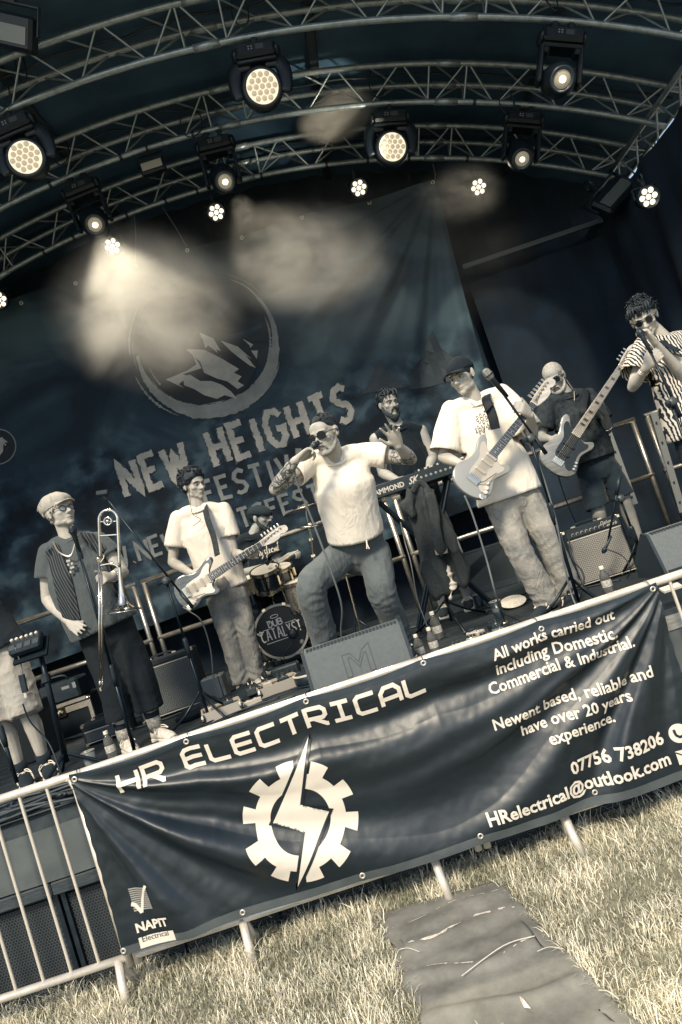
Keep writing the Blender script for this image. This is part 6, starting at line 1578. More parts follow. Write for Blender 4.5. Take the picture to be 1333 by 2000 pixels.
# the flare opens downwards; slide cap
build('water_key', box(T(197, 1346), (.01, .01, .02)), M_CHROME, tb)

# ---- microphone stands
M_STAND = mat('black_stand_tube', .016, .35, .4)
M_GRILLE = mat('mic_grille', .30, .4, .8, bump=.6, bscale=500)
def mic_on(parent_t, p, d, ball=M_GRILLE, s=1.0, name='microphone', label=None, top=True):
    d = unit(d); t = thing(name, label, 'microphone', p) if top else parent_t
    build('handle', tube([p-d*.155*s, p-d*.03*s, p-d*.012*s], [.011*s, .0155*s, .021*s], 14), M_BLACK, t, smooth=True)
    build('grille', tube([p-d*.012*s, p, p+d*.018*s], [.022*s, .026*s, .022*s], 14, dome=True), ball, t, smooth=True)
    build('grille_band', tube([p-d*.004*s, p+d*.002*s], .0275*s, 14), M_STAND, t, smooth=True)
    return t
def tripod(t, foot, n=3, r=.30, rot=0.0, h=.22):
    for i in range(n):
        a = rot+2*math.pi*i/n; d = V(math.cos(a), math.sin(a), 0)
        build('leg', tube([foot+V(0, 0, h), foot+d*r*.5+V(0, 0, h*.45), foot+d*r+V(0, 0, .012)], .009, 7), M_STAND, t, smooth=True); build('foot_cap', ell(foot+d*r+V(0, 0, .013), (.018, .018, .013), None, 8, 6), M_BLACK, t)
def stand(label, foot, top, clutch=.5, boom=None, base='tripod', rot=0.3, mic=None, r=.28):
    foot, top = np.asarray(foot), np.asarray(top); t = thing('microphone_stand', label, 'microphone stand', foot, 'microphone stands on the stage'); c = lerp(foot, top, clutch)
    build('lower_tube', tube([foot+V(0, 0, .02), c], .0115, 10), M_STAND, t, smooth=True); build('upper_tube', tube([c, top], .0085, 10), M_STAND, t, smooth=True)
    d = unit(top-foot); build('clutch', tube([c-d*.09, c-d*.04, c+d*.03, c+d*.05], [.014, .019, .019, .013], 10), M_BLACK, t, smooth=True)
    if base == 'tripod': tripod(t, V(foot[0], foot[1], DECK), rot=rot, r=r)
    else: build('base_plate', lathe([(.12, 0), (.12, .008), (.10, .016), (.02, .02)], V(foot[0], foot[1], DECK), (0, 0, 1), 24), M_BLACK, t, smooth=True)
    if boom:
        a, b = np.asarray(boom[0]), np.asarray(boom[1]); bt = build('boom', tube([a, b], .0075, 8), M_STAND, t, smooth=True); w_ = unit(a-b)
        build('boom_weight', tube([a-w_*.0, a-w_*.13], [.013, .013], 10), M_BLACK, t, smooth=True); build('swivel', lathe([(.026, -.03), (.028, -.02), (.028, .02), (.02, .03)], top, (0, -1, .2), 14), mat('swivel_grey', .06, .4), t, smooth=True)
        build('swivel_knob', lathe([(.014, 0), (.016, .02), (.008, .024)], top+V(-.03, -.03, .0), (-1, -.6, 0), 10), M_BLACK, t)
    return t
s1 = stand('straight microphone stand leaning in front of the trombonist', at(266, 1476, 4.28), at(157, 1085, 4.18), .42, base='round')
m1 = mic_on(None, at(143, 1037, 4.14), at(143, 1037, 4.14)-at(160, 1090, 4.18), M_BLACK, 1.0, label='black microphone under the trombonist\'s chin'); build('clip', tube([at(153, 1070, 4.17), at(159, 1092, 4.18)], .017, 8), M_BLACK, s1)
s2 = stand('boom microphone stand with empty clip between the trombonist and the left guitarist', at(412, 1412, 4.6), at(325, 1135, 4.55), .55, boom=(at(377, 1187, 4.6), at(206, 972, 4.5)), rot=1.2)
build('empty_clip', join(tube([at(190, 965, 4.49), at(211, 962, 4.49)], .020, 10), tube([at(202, 966, 4.49), at(207, 976, 4.5)], .010, 8)), M_BLACK, s2)
s3 = stand('boom microphone stand in front of the guitarist in the dark cap', at(1133, 1182, 4.22), at(1036, 857, 4.02), .58, boom=(at(1067, 886, 4.06), at(966, 745, 3.95)), rot=.9)
m3 = mic_on(None, at(955, 732, 3.94), at(955, 732, 3.94)-at(970, 750, 3.95), M_GRILLE, 1.1, label='grey ball microphone by the chin of the guitarist in the dark cap')
s4 = stand('short boom stand aiming a microphone at the right guitar amplifier', at(1256, 1092, 4.85), at(1212, 974, 4.75), .45, boom=(at(1211, 930, 4.72), at(1188, 1058, 4.78)), rot=.1, r=.2)
m4 = mic_on(None, at(1181, 1074, 4.80), at(1181, 1074, 4.80)-at(1188, 1060, 4.78), M_BLACK, .7, label='small black microphone in front of the right amplifier grille')
s5 = stand('microphone stand in front of the striped-shirt singer at the right edge', at(1412, 1085, 4.05), at(1312, 786, 3.95), .2, boom=(at(1330, 815, 3.97), at(1272, 690, 3.95)), rot=.5)
m5 = mic_on(None, at(1252, 652, 3.98), at(1252, 652, 3.98)-at(1275, 694, 3.95), M_BLACK, .9, label='black microphone cupped in the hands of the striped-shirt singer')
s6 = stand('microphone stand lower tube crossing the far left corner of the deck', at(36, 1535, 4.15), at(-70, 1190, 4.15), .3, base='round')
J = FIG['singer']; mm = mic_on(None, at(616, 869, 3.90), at(616, 869, 3.90)-at(577, 903, 3.84), M_BLACK, .85, label='black handheld microphone gripped at the singer\'s mouth')
def cable(pts, r=.0045, m=None, label='black cable', name='cable', group='cables lying and hanging on the stage', k=8):
    o = build(name, tube(spline(pts, k), r, 6), m or M_CABLE, smooth=True); return tag(o, label, 'cable', group)
cable([at(577, 903, 3.84), at(579, 938, 3.9), at(608, 1010, 3.98), at(648, 1118, 4.05), at(668, 1185, 4.15), at(667, 1240, 4.35), V(-.3, 4.5, DECK+.005)], .006, M_CABLEL, 'grey microphone cable hanging from the singer\'s hand across the joggers')
cable([at(908, 968, 4.08), at(925, 1010, 4.1), at(950, 1090, 4.15), at(970, 1165, 4.2), atz(988, 1212, DECK+.008), atz(1030, 1232, DECK+.008), atz(1060, 1222, DECK+.01)], .006, M_CABLEL, 'grey guitar cable looping from the pale guitar down to the pedals')
cable([at(358, 1186, 4.9), at(372, 1195, 4.9), at(395, 1215, 4.95), at(412, 1270, 5.1), at(418, 1330, 5.2), atz(430, 1372, DECK+.01)], .005, M_CABLEL, 'grey cable falling from the sunburst guitar to its pedalboard')
cable([at(1088, 918, 5.0), at(1100, 960, 5.1), at(1120, 1010, 5.2), at(1132, 1030, 5.25)], .005, None, 'black cable falling from the bass guitar behind the amplifier')
cable([at(1018, 840, 4.0), at(1050, 900, 4.05), at(1085, 1010, 4.1), at(1100, 1090, 4.15), at(1118, 1165, 4.2), atz(1140, 1205, DECK+.006)], .0055, M_CABLEL, 'pale cable following the boom stand of the guitarist in the cap')
cable([at(160, 1092, 4.17), at(185, 1170, 4.2), at(215, 1270, 4.25), at(245, 1385, 4.27), atz(268, 1470, DECK+.006)], .005, None, 'black cable tied along the straight stand of the trombonist')
cable([at(783, 1020, 5.3), at(792, 1060, 5.3), at(803, 1100, 5.25), at(815, 1165, 5.2), at(828, 1205, 5.1), atz(845, 1245, DECK+.006)], .005, M_CABLEL, 'grey cable dropping from the keyboard to the deck')
cable([at(1112, 1053, 4.98), at(1118, 1090, 4.9), at(1140, 1122, 4.8), at(1135, 1160, 4.7), atz(1120, 1180, DECK+.006)], .006, None, 'black cable hanging out of the right amplifier')
cable([at(1183, 1072, 4.78), at(1215, 1085, 4.75), at(1232, 1110, 4.7), atz(1225, 1130, DECK+.006)], .004, None, 'thin black cable from the amplifier microphone')
for i in range(34):
    x0, y0 = random.uniform(-3.2, 3.0), random.uniform(3.75, 6.2)
    if i < 18: x0, y0 = random.uniform(-2.9, -1.3), random.uniform(3.66, 4.5)
    a = random.uniform(-.5, .5); pts = []; 
    for q in range(6): pts.append(V(x0, max(3.62, y0), DECK+.006+.004*(i % 3))); x0 += .3*math.cos(a); y0 += .16*math.sin(a*2); a += random.uniform(-.9, .9)
    o = build('floor_cable', tube(spline(pts, 6), random.choice([.005, .007, .009]), 6), random.choice([M_CABLE, M_CABLE, mat('mid_cable', .05, .5)]), smooth=True); tag(o, 'dark cable snaking flat over the %s %s of the stage deck' % (['front', 'middle', 'rear'][min(2, int((pts[0][1]-3.6)/.9))], ['far left', 'left part', 'centre', 'right part', 'far right'][int(min(4, max(0, (pts[0][0]+3.2)/1.25)))]), 'cable', 'loose cables across the deck')
# tangle at the left front corner
coils = []
for i in range(12):
    cx, cy = random.uniform(-2.3, -1.75), random.uniform(3.62, 3.85); R = random.uniform(.08, .22); pts = [V(cx+R*1.5*math.cos(t), max(3.6, cy+.35*R*math.sin(t)), DECK+.012+.010*i*.6+.01*math.sin(3*t)) for t in np.linspace(0, 5.6, 9)]
    coils.append(tube(spline(pts, 4), .008, 6))
tag(build('cable_pile', join(*coils), mat('mid_cable', .05, .5), smooth=True), 'heap of coiled black cables at the deck edge by the left end of the banner', kind='stuff')

# ---- amplifiers
def grillecloth(name, L):
    m = mat(name, L, .75, bump=.5, bscale=300); N = m.node_tree.nodes; Lk = m.node_tree.links; tc = N.new('ShaderNodeTexCoord'); b = N['Principled BSDF']
    mp = N.new('ShaderNodeMapping'); mp.inputs['Rotation'].default_value = (0, .785, 0); Lk.new(tc.outputs['Object'], mp.inputs[0])
    ck = N.new('ShaderNodeTexChecker'); ck.inputs['Scale'].default_value = 110; ck.inputs['Color1'].default_value = duo(L*1.5); ck.inputs['Color2'].default_value = duo(L*.55); Lk.new(mp.outputs[0], ck.inputs[0])
    n = N.new('ShaderNodeTexNoise'); n.inputs['Scale'].default_value = 3; Lk.new(tc.outputs['Object'], n.inputs[0])
    mx = N.new('ShaderNodeMix'); mx.data_type = 'RGBA'; mx.blend_type = 'MULTIPLY'; mx.inputs[0].default_value = .5; Lk.new(ck.outputs[0], mx.inputs[6]); Lk.new(n.outputs[0], mx.inputs[7]); Lk.new(mx.outputs[2], b.inputs['Base Color']); return m
def amp(label, O, w_, h_, d_, yaw, lean, script=None, badge=False, name='guitar_amplifier', gl=.26):
    R = Matrix.Rotation(yaw, 3, 'Z') @ Matrix.Rotation(lean, 3, 'X'); M = np.array(R.transposed()); t = thing(name, label, 'amplifier', O); W = lambda vf: L3(O, M, vf)
    build('cabinet', W(box((0, d_/2, h_/2), (w_, d_, h_), bev=.012)), mat('tolex', .012, .55, bump=.4, bscale=260), t)
    ph = .075 if script else .05
    build('grille_cloth', W(box((0, -.003, (h_-ph)/2+.005), (w_-.045, .012, h_-ph-.05), bev=.003)), grillecloth('grille_cloth' if script else 'grille_cloth_grey', gl), t)
    build('grille_piping', W(box((0, -.006, h_-ph-.012), (w_-.04, .01, .008))), mat('piping', .45, .5), t); build('grille_piping', W(box((0, -.006, .022), (w_-.04, .01, .006))), mat('piping', .45, .5), t)
    build('control_panel', W(box((0, -.002, h_-ph/2-.006), (w_-.05, .014, ph-.022), bev=.002)), mat('panel_black', .02, .3), t)
    if script:
        for i in range(8): build('knob', W(lathe([(.010, 0), (.010, .01), (.006, .018)], (-w_/2+.075+.034*i, -.01, h_-ph/2-.012), (0, -1, 0), 10)), mat('skirted_knob', .03, .3), t); build('knob_dial', W(lathe([(.0125, 0), (.0125, .002)], (-w_/2+.075+.034*i, -.009, h_-ph/2-.012), (0, -1, 0), 12)), mat('dial_pale', .5, .4), t)
        for i, l in enumerate(script):
            v, f, wd = font_text(l, .034, .0, shear=.35); v = v.copy(); v = np.c_[v[:, 0]-v[:, 0].min()+w_/2-.155+.02*i, np.full(len(v), -.0105), v[:, 1]+h_-ph/2-.002-.024*i]; build('script', W((v, f)), mat('dial_pale', .5, .4), t)
    if badge: build('badge', W(box((-w_/2+.075, -.012, h_-.045), (.085, .006, .026), bev=.002)), mat('panel_black', .02, .3), t); build('badge_rim', W(box((-w_/2+.075, -.0085, h_-.045), (.093, .004, .034), bev=.002)), M_CHROME, t)
    for sx in (-1, 1):
        for z in (0, h_): build('corner', W(box((sx*(w_/2-.014), .012, abs(z-.014)), (.034, .034, .034), bev=.008)), M_CHROME, t)
        build('handle_end', W(box((sx*.10, d_/2, h_+.004), (.03, .03, .012))), mat('dial_pale', .5, .4), t)
    build('handle', W(tube([(-.10, d_/2, h_+.01), (-.05, d_/2, h_+.022), (.05, d_/2, h_+.022), (.10, d_/2, h_+.01)], .008, 6, ry=.012)), M_BLACK, t)
    return t
amp('silver-grille guitar amplifier with a row of knobs standing right of the guitarist in the cap', V(1.705, 5.01, DECK), .44, .435, .22, -.08, -.06, script=['Deluxe', 'Reverb'])
amp('grey-grille amplifier with small badge standing behind the trombonist', V(-1.74, 5.45, DECK), .54, .46, .24, .1, -.04, badge=True, gl=.17)
amp('dark amplifier base standing low behind the trombonist\'s left leg', V(-2.22, 5.25, DECK), .36, .17, .2, .1, 0, badge=False, gl=.12)

# ---- floor monitors
def wedge(label, P0, P1, h, depth, L_, name='floor_monitor', logo=False, yaw=0):
    """P0, P1 the near bottom corners left and right"""
    P0, P1 = np.asarray(P0), np.asarray(P1); X = unit(P1-P0); w_ = np.linalg.norm(P1-P0); Yv = np.cross(V(0, 0, 1), X); M = np.array([X, Yv, V(0, 0, 1)]); t = thing(name, label, 'monitor speaker', (P0+P1)/2)
    prof = [(0, 0), (.085*depth/.4, h), (.16*depth/.4, h+.012), (depth, .10), (depth, 0)]      # y, z: back panel faces the audience
    def slab(x0, x1, pr, inset=0):
        v = [(x, a, b) for x in (x0, x1) for a, b in pr]; n = len(pr); return np.array(v), [tuple(range(n))[::-1], tuple(range(n, 2*n))]+[(i, (i+1) % n, n+(i+1) % n, n+i) for i in range(n)]
    W = lambda vf: L3(P0, M, vf); m = mat('monitor_paint_%d' % int(L_*1000), L_, .75, var=.12, vscale=40, bump=.35, bscale=350)
    build('cabinet', W(slab(.018, w_-.018, prof)), m, t); 
    for x0, x1 in ((0, .0185), (w_-.0185, w_)): build('end_cheek', W(slab(x0, x1, [(-.004, -.0), (prof[1][0]-.004, h+.004), (prof[2][0], h+.018), (depth+.004, .105), (depth+.004, 0)])), mat('monitor_cheek', .03, .6, bump=.3, bscale=300), t)
    y1 = prof[1][0]; build('kick_strip', W(join(box((w_/2, y1*.0+.003, .03), (w_-.05, .012, .052)))), mat('monitor_cheek', .03, .6), t)
    n = 26
    for i in range(n): build('vent_tooth', W(box((.03+(w_-.06)*(i+.5)/n, y1+.012, h+.006), ((w_-.06)/n*.6, .035, .012))), mat('monitor_vent', .05, .5), t)
    if logo:
        def face(q): # q in panel coords x, up
            up = unit(V(0, prof[1][0], h)); nrm = V(0, -up[2], up[1]); return V(q[0], 0, 0)+up*q[1]+nrm*.0025*(1+q[2]*300)
        S = [[(.0, .0), (.0, .105), (.035, .105), (.062, .055), (.09, .105), (.125, .125), (.125, .0)], [(.022, .0), (.022, .085), (.032, .085), (.062, .032), (.094, .088), (.103, .09), (.103, .0)], [(-.006, -.018), (.028, -.018)], [(.052, -.018), (.075, -.018)], [(.097, -.018), (.13, -.018)], [(0, 0), (.022, 0)], [(.103, 0), (.125, 0)]]
        for i, st in enumerate(S):
            v, f = ribbon([((x-.062)*1.35+w_*.50, (y)*1.25+h*.36) for x, y in st], .0065 if i < 2 or i > 4 else .012, step=.03, zoff=.0003*i); build('emblem_line', W((np.array([face(q) for q in v]), f)), mat('emblem_groove', .05, .5), t)
    return t
wedge('grey floor monitor with outlined M emblem in front of the crouching singer', V(-.485, 3.93, DECK), V(.135, 3.93, DECK), .315, .40, .125, logo=True)
wedge('grey floor monitor at the right edge of the deck', V(1.80, 4.30, DECK), V(2.42, 4.30, DECK), .29, .42, .15)
wedge('black floor monitor in shadow behind the guitarist in the cap', V(.92, 6.62, DECK), V(1.40, 6.5, DECK), .40, .4, .012)

# ---- flight case with a rack unit on it
def flightcase(label, O, w_, h_, d_, yaw):
    M = np.array(Matrix.Rotation(yaw, 3, 'Z').transposed()); W = lambda vf: L3(O, M, vf); t = thing('flight_case', label, 'flight case', O)
    build('panel', W(box((0, d_/2, h_/2), (w_, d_, h_))), mat('case_laminate', .008, .4), t); e = .012
    for sx in (-1, 1):
        for y in (0, d_): build('edge_trim', W(box((sx*w_/2, y, h_/2), (.03, .03, h_+.004))), M_ALU2, t)
    for z in (0, h_*.99):
        for y in (0, d_): build('edge_trim', W(box((0, y, z+.002), (w_-.026, .028, .028))), M_ALU2, t)
    build('lid_trim', W(box((0, -.004, h_*.82), (w_-.03, .016, .05))), M_ALU2, t)
    build('latch', W(join(box((0, -.018, h_*.80), (.085, .014, .085), bev=.006), lathe([(.022, 0), (.022, .008), (.008, .012)], (0, -.025, h_*.80), (0, -1, 0), 12))), M_CHROME, t)
    for sx in (-1, 1):
        for z in (.012, h_-.012): build('ball_corner', W(ell((sx*w_/2, 0, z), (.024, .024, .024), None, 10, 8)), M_CHROME, t, smooth=True)
    return t
M_ALU2 = mat('case_aluminium', .42, .4, .8, var=.15, vscale=30)
flightcase('black flight case with aluminium edges and butterfly latch at the far left of the stage', V(-2.86, 5.98, DECK), .50, .30, .4, .12)
t = thing('power_unit', 'black rack unit with carry handle on top of the flight case', 'rack unit', V(-2.85, 6.05, DECK+.30))
build('casing', box(V(-2.85, 6.15, DECK+.40), (.36, .26, .18), bev=.02), M_BLACK, t); build('handle', tube(spline([V(-2.98, 6.05, DECK+.49), V(-2.96, 6.03, DECK+.54), V(-2.78, 6.03, DECK+.54), V(-2.75, 6.05, DECK+.49)], 4), .01, 6), M_BLACK, t); build('label_plate', box(V(-2.78, 6.017, DECK+.43), (.07, .004, .025)), mat('plate_grey', .2, .5), t); build('socket', box(V(-2.70, 6.017, DECK+.43), (.03, .004, .05)), mat('plate_grey', .2, .5), t)
t = thing('backline_speaker', 'tall black speaker cabinet behind the pad stand at the far left', 'speaker', V(-3.0, 5.4, DECK)); build('cabinet', box(V(-2.93, 5.5, DECK+.22), (.32, .3, .44), bev=.01), M_BLACK, t); build('grille', box(V(-2.93, 5.34, DECK+.22), (.28, .01, .40)), mat('speaker_cloth', .006, .9), t)
# ---- effects table on a column stand, left
t = thing('effects_stand', 'black column stand between the legs of the two people on the left', 'stand', at(128, 1490, 4.35)*V(1, 1, 0)+V(0, 0, DECK)); 
build('column', tube([at(130, 1488, 4.35), at(100, 1362, 4.32), at(76, 1262, 4.3)], [.020, .018, .015], 10), M_STAND, t, smooth=True)
for a in (.2, 2.2, 4.2): build('leg', tube([at(127, 1470, 4.35), V(at(130, 1490, 4.35)[0]+.22*math.cos(a), 4.35+.22*math.sin(a), DECK+.01)], .012, 8), M_STAND, t)
build('clamp', box(at(90, 1325, 4.31), (.05, .05, .06), bev=.01), M_BLACK, t)
t = thing('sampler_pad', 'small effects unit with knobs on the column stand at the left', 'effects unit', at(52, 1262, 4.25)); Ms = frame((0, -.75, .66), (1, 0, 0)); O = at(52, 1258, 4.25)
build('casing', L3(O, Ms, box((0, 0, 0), (.20, .12, .05), bev=.008)), M_BLACK, t); build('tray', L3(O, Ms, box((.01, -.02, -.045), (.22, .15, .015))), M_STAND, t)
for i in range(6): build('knob', L3(O, Ms, lathe([(.010, 0), (.010, .015), (.006, .018)], (-.08+.032*i, .035, .025), (0, 0, 1), 10)), mat('dial_pale', .5, .4), t)
for i in range(4): build('pad', L3(O, Ms, box((-.08+.052*i, -.02, .027), (.04, .04, .006), bev=.002)), mat('pad_grey', .05, .5), t)
cable([at(30, 1265, 4.2), at(42, 1300, 4.25), at(45, 1330, 4.25)], .005, M_CABLEL, 'pale cable running down from the effects unit over the shorts')
cable([at(45, 1375, 4.25), at(60, 1410, 4.28), at(95, 1450, 4.3), at(118, 1505, 4.2), atz(128, 1535, DECK+.01)], .005, None, 'black cable drooping beside the pale shorts')
t = thing('in_line_switch', 'black in-line power adaptor hanging beside the shorts', 'adaptor', at(46, 1335, 4.25)); build('casing', tube([at(42, 1318, 4.25), at(50, 1352, 4.25)], .022, 8, ry=.014), M_BLACK, t); build('plug', tube([at(50, 1352, 4.25), at(52, 1362, 4.25)], .011, 8), mat('dial_pale', .5, .4), t)
# pale box by the left guitarist
t = thing('small_case', 'small pale grey case standing by the left guitarist\'s feet', 'case', V(-1.36, 5.3, DECK)); build('body', box(V(-1.36, 5.38, DECK+.10), (.17, .16, .20), bev=.01), mat('case_grey', .16, .6), t); build('lid_seam', box(V(-1.30, 5.297, DECK+.10), (.006, .004, .19)), M_BLACK, t); build('handle', tube([V(-1.41, 5.36, DECK+.2), V(-1.40, 5.36, DECK+.225), V(-1.32, 5.36, DECK+.225), V(-1.31, 5.36, DECK+.2)], .005, 6), M_BLACK, t)
bm_ = join(*[ell(V(-1.48+.14*i, 4.98+.05*math.sin(i*3), DECK+.03), (.13, .09, .045+.02*(i % 2)), None, 14, 8) for i in range(4)]); v, f, n = remesh(bm_, .012, 3); v = wrinkle(v, n, .02, 9, 3); v[:, 2] = np.maximum(v[:, 2], DECK+.002)
tag(build('gig_bag', (v, f), M_DARK, smooth=True), 'limp black gig bag lying in front of the grey-grille amplifier', 'bag')

# ---- drum kit
DKY = 5.95; KG = 'pieces of the drum kit'
bdc = at(550, 1233, DKY); bdr = .225; axd = unit(V(.12, -1, 0.02))
t = thing('bass_drum', 'bass drum with DUB CATALYST lettering on its black front head', 'drum', V(bdc[0], DKY, DECK), KG)
build('shell', lathe([(bdr-.012, 0), (bdr-.012, .40)], bdc, -axd, 40), mat('drum_lacquer', .02, .2, coat=1), t, smooth=False)
build('head', lathe([(bdr-.008, 0), (bdr-.012, .003), (.001, .0035)], bdc, axd, 40), mat('drum_head_black', .010, .35), t)
for h0 in (0, -.36): build('hoop', lathe([(bdr-.006, .012), (bdr+.014, .012), (bdr+.014, -.030), (bdr-.006, -.030)], bdc+axd*h0, axd, 48, caps=False), mat('hoop_cream', .40, .3), t, smooth=False)
Md = frame(axd, (1, 0, 0)); Xd = Md[0]; Xd = unit(np.cross(V(0, 0, 1), axd))*-1
Xd = unit(np.cross(axd, V(0, 0, 1)))*-1; Zd = V(0, 0, 1)
if Xd[0] < 0: Xd = -Xd
for i in range(8):
    a = math.pi/8+i*math.pi/4; d = Xd*math.cos(a)+Zd*math.sin(a); build('tension_claw', join(box(bdc+d*(bdr+.012)+axd*.002, (.022, .03, .035), frame(axd, d)), tube([bdc+d*(bdr+.014)+axd*.02, bdc+d*(bdr+.014)-axd*.12], .004, 6), box(bdc+d*(bdr+.006)-axd*.13, (.02, .02, .06), frame(axd, d))), M_CHROME, t)
for s_ in (-1, 1): build('spur', tube([bdc+Xd*s_*bdr-axd*.1-V(0, 0, .03), V(*(bdc+Xd*s_*(bdr+.12)-axd*.02)[:2], DECK+.01)], .007, 6), M_CHROME, t)
def on_head(v, f, off): return bdc+np.outer(v[:, 0], Xd)+np.outer(v[:, 1], Zd)+axd*(.0045+off)+np.outer(v[:, 2], axd), f
def word(s, x, y, h, w_, gap, asp, ang=0.0, rough=0): 
    v, f, L = stroke_text(s, h, w_, G, gap, rough, asp); v = v.copy(); v[:, 0] -= L/2; c_, s2_ = math.cos(ang), math.sin(ang); return np.c_[x+v[:, 0]*c_-v[:, 1]*s2_, y+v[:, 0]*s2_+v[:, 1]*c_, v[:, 2]], f
M_DL = mat('drum_lettering', .75, .5)
build('lettering', on_head(*word('CATALYST', 0, -.045, .09, .0105, .17, .40), .0), M_DL, t); build('lettering', on_head(*word('DUB', -.03, .062, .052, .0105, .2, .75), 0), M_DL, t)
for P_ in ([(-.15, -.068), (.06, -.068)], [(.05, .058), (.15, .058)], [(-.15, .052), (-.085, .052)], [(-.185, .02), (-.205, .045), (-.185, .038), (-.178, .055), (-.170, .038), (-.152, .045), (-.165, .02), (-.185, .02)], [(-.095, .12), (-.085, .085)], [(-.075, .115), (-.075, .09)]): build('flourish', on_head(*ribbon(P_, .006, step=.01), .0003), M_DL, t)
build('halo', on_head(*ribbon([(-.02+.034*math.cos(a), .143+.013*math.sin(a)) for a in np.linspace(0, 2*math.pi, 24)], .006, step=.01), .0003), M_DL, t)
kp = bdc+Xd*.085+Zd*-.05+axd*.05; m9 = thing('kick_microphone', 'round black microphone in front of the bass drum head', 'microphone', kp); build('capsule', ell(kp, (.045, .03, .045), None, 16, 10), M_BLACK, m9, smooth=True); build('arm', tube(spline([kp, kp+V(.10, 0, .03), kp+V(.2, .0, -.05)], 4), .006, 6), M_STAND, m9)
cable([kp, kp+V(-.04, -.05, -.08), kp+V(-.12, -.06, -.14), V(kp[0]-.12, kp[1]-.08, DECK+.01)], .004, None, 'thin black cable looping from the bass drum microphone')
def drum(name, label, c, r, h, ax_, shell, lugs=6, head=True):
    c = np.asarray(c); ax_ = unit(ax_); t = thing(name, label, 'drum', c-V(0, 0, h), KG)
    build('shell', lathe([(r-.006, 0), (r-.006, -h)], c, ax_, 28), shell, t)
    for z in (0, -h+.02): build('hoop', lathe([(r-.004, .006), (r+.007, .006), (r+.007, -.024), (r-.004, -.024)], c+ax_*z, ax_, 28, caps=False), M_CHROME, t)
    build('head', lathe([(r-.007, .0), (r-.008, .002), (.001, .003)], c, ax_, 28), mat('white_drum_head', .45, .6), t); Mx = frame(ax_)
    for i in range(lugs):
        a = 2*math.pi*i/lugs+.3; d = Mx[0]*math.cos(a)+Mx[1]*math.sin(a); build('lug', join(box(c+d*(r+.006)-ax_*h*.5, (.016, .018, h*.45), frame(ax_, d)), tube([c+d*(r+.009)+ax_*.008, c+d*(r+.009)-ax_*(h-.004)], .0035, 6)), M_CHROME, t)
    return t
drum('tom_drum', 'dark rack tom above the left side of the bass drum', at(517, 1112, 5.95), .13, .19, (.05, -.35, 1), mat('drum_lacquer', .02, .2, coat=1))
drum('tom_drum', 'smaller dark tom set behind the rack tom', at(545, 1108, 6.1), .12, .17, (.05, -.3, 1), mat('drum_lacquer', .02, .2, coat=1))
drum('floor_tom', 'pale sparkle drum at the right of the kit half hidden by the singer\'s knee', at(583, 1132, 6.0), .155, .26, (0, -.12, 1), mat('sparkle_wrap', .28, .3, .5, var=.6, vscale=60), 8)
drum('snare_drum', 'snare drum low between the toms and the left guitarist', at(486, 1128, 6.15), .15, .13, (0, -.15, 1), M_CHROME, 8)
t = thing('tom_holder', 'chrome post holding the rack toms on the bass drum', 'drum hardware', bdc, KG); build('post', tube([bdc+V(0, .15, .2), at(530, 1160, 6.05)], .012, 8), M_CHROME, t); build('arm', tube([at(530, 1160, 6.05), at(515, 1150, 6.0)], .010, 8), M_CHROME, t); build('arm', tube([at(530, 1160, 6.05), at(548, 1148, 6.1)], .010, 8), M_CHROME, t); build('wing_nut', box(at(530, 1162, 6.03), (.05, .02, .015)), M_CHROME, t)
def cymbal(label, foot, top, r, ax_, nolegs=False):
    foot, top = np.asarray(foot), np.asarray(top); t = thing('cymbal_stand', label, 'cymbal', foot, KG); c = lerp(foot, top, .5)
    build('stand_tube', tube([foot+V(0, 0, .03), c], .011, 8), M_CHROME, t); build('stand_rod', tube([c, top], .006, 8), M_CHROME, t); build('wing_bolt', box(c, (.05, .016, .03)), M_CHROME, t); build('wing_bolt', box(lerp(c, top, .55), (.035, .014, .02)), M_CHROME, t)
    tripod(t, foot, r=.22, h=.2)
    build('cymbal', lathe([(r, 0), (r*.6, .012), (r*.2, .022), (r*.17, .03), (.012, .042), (.012, .038), (r*.17, .027), (r*.2, .019), (r*.6, .009), (r, -.002)], top, ax_, 36), mat('cymbal_bronze', .42, .3, 1.0, var=.2, vscale=30), t, smooth=True)
    build('felt_nut', tube([top+unit(ax_)*.04, top+unit(ax_)*.075], .008, 8), M_BLACK, t)
cymbal('cymbal seen edge-on between the drummer and the singer', V(*at(640, 1250, 6.2)[:2], DECK), at(597, 992, 6.2), .20, (.0, -.02, 1))
cymbal('crash cymbal on its stand just left of the singer\'s hip', V(*at(628, 1265, 5.9)[:2], DECK), at(606, 1030, 6.0), .13, (.25, .0, 1))
t = thing('hi_hat', 'pair of hi-hat cymbals on a stand seen between the singer\'s legs', 'cymbal', V(*at(700, 1225, 5.7)[:2], DECK), KG); q = V(*at(700, 1225, 5.7)[:2], DECK); tp_ = at(676, 1115, 5.7)
build('stand_tube', tube([q, tp_+V(0, 0, .12)], .009, 8), M_CHROME, t); [build('cymbal', lathe([(.16, 0), (.05, .015*sg), (.03, .03*sg), (.01, .032*sg)], tp_+V(0, 0, .01*sg), (.05, -.12, 1), 30), mat('cymbal_bronze', .42, .3, 1.0), t, smooth=True) for sg in (1, -1)]; tripod(t, q, r=.2, h=.25); build('clutch', box(tp_+V(0, 0, .07), (.03, .02, .04)), M_CHROME, t)
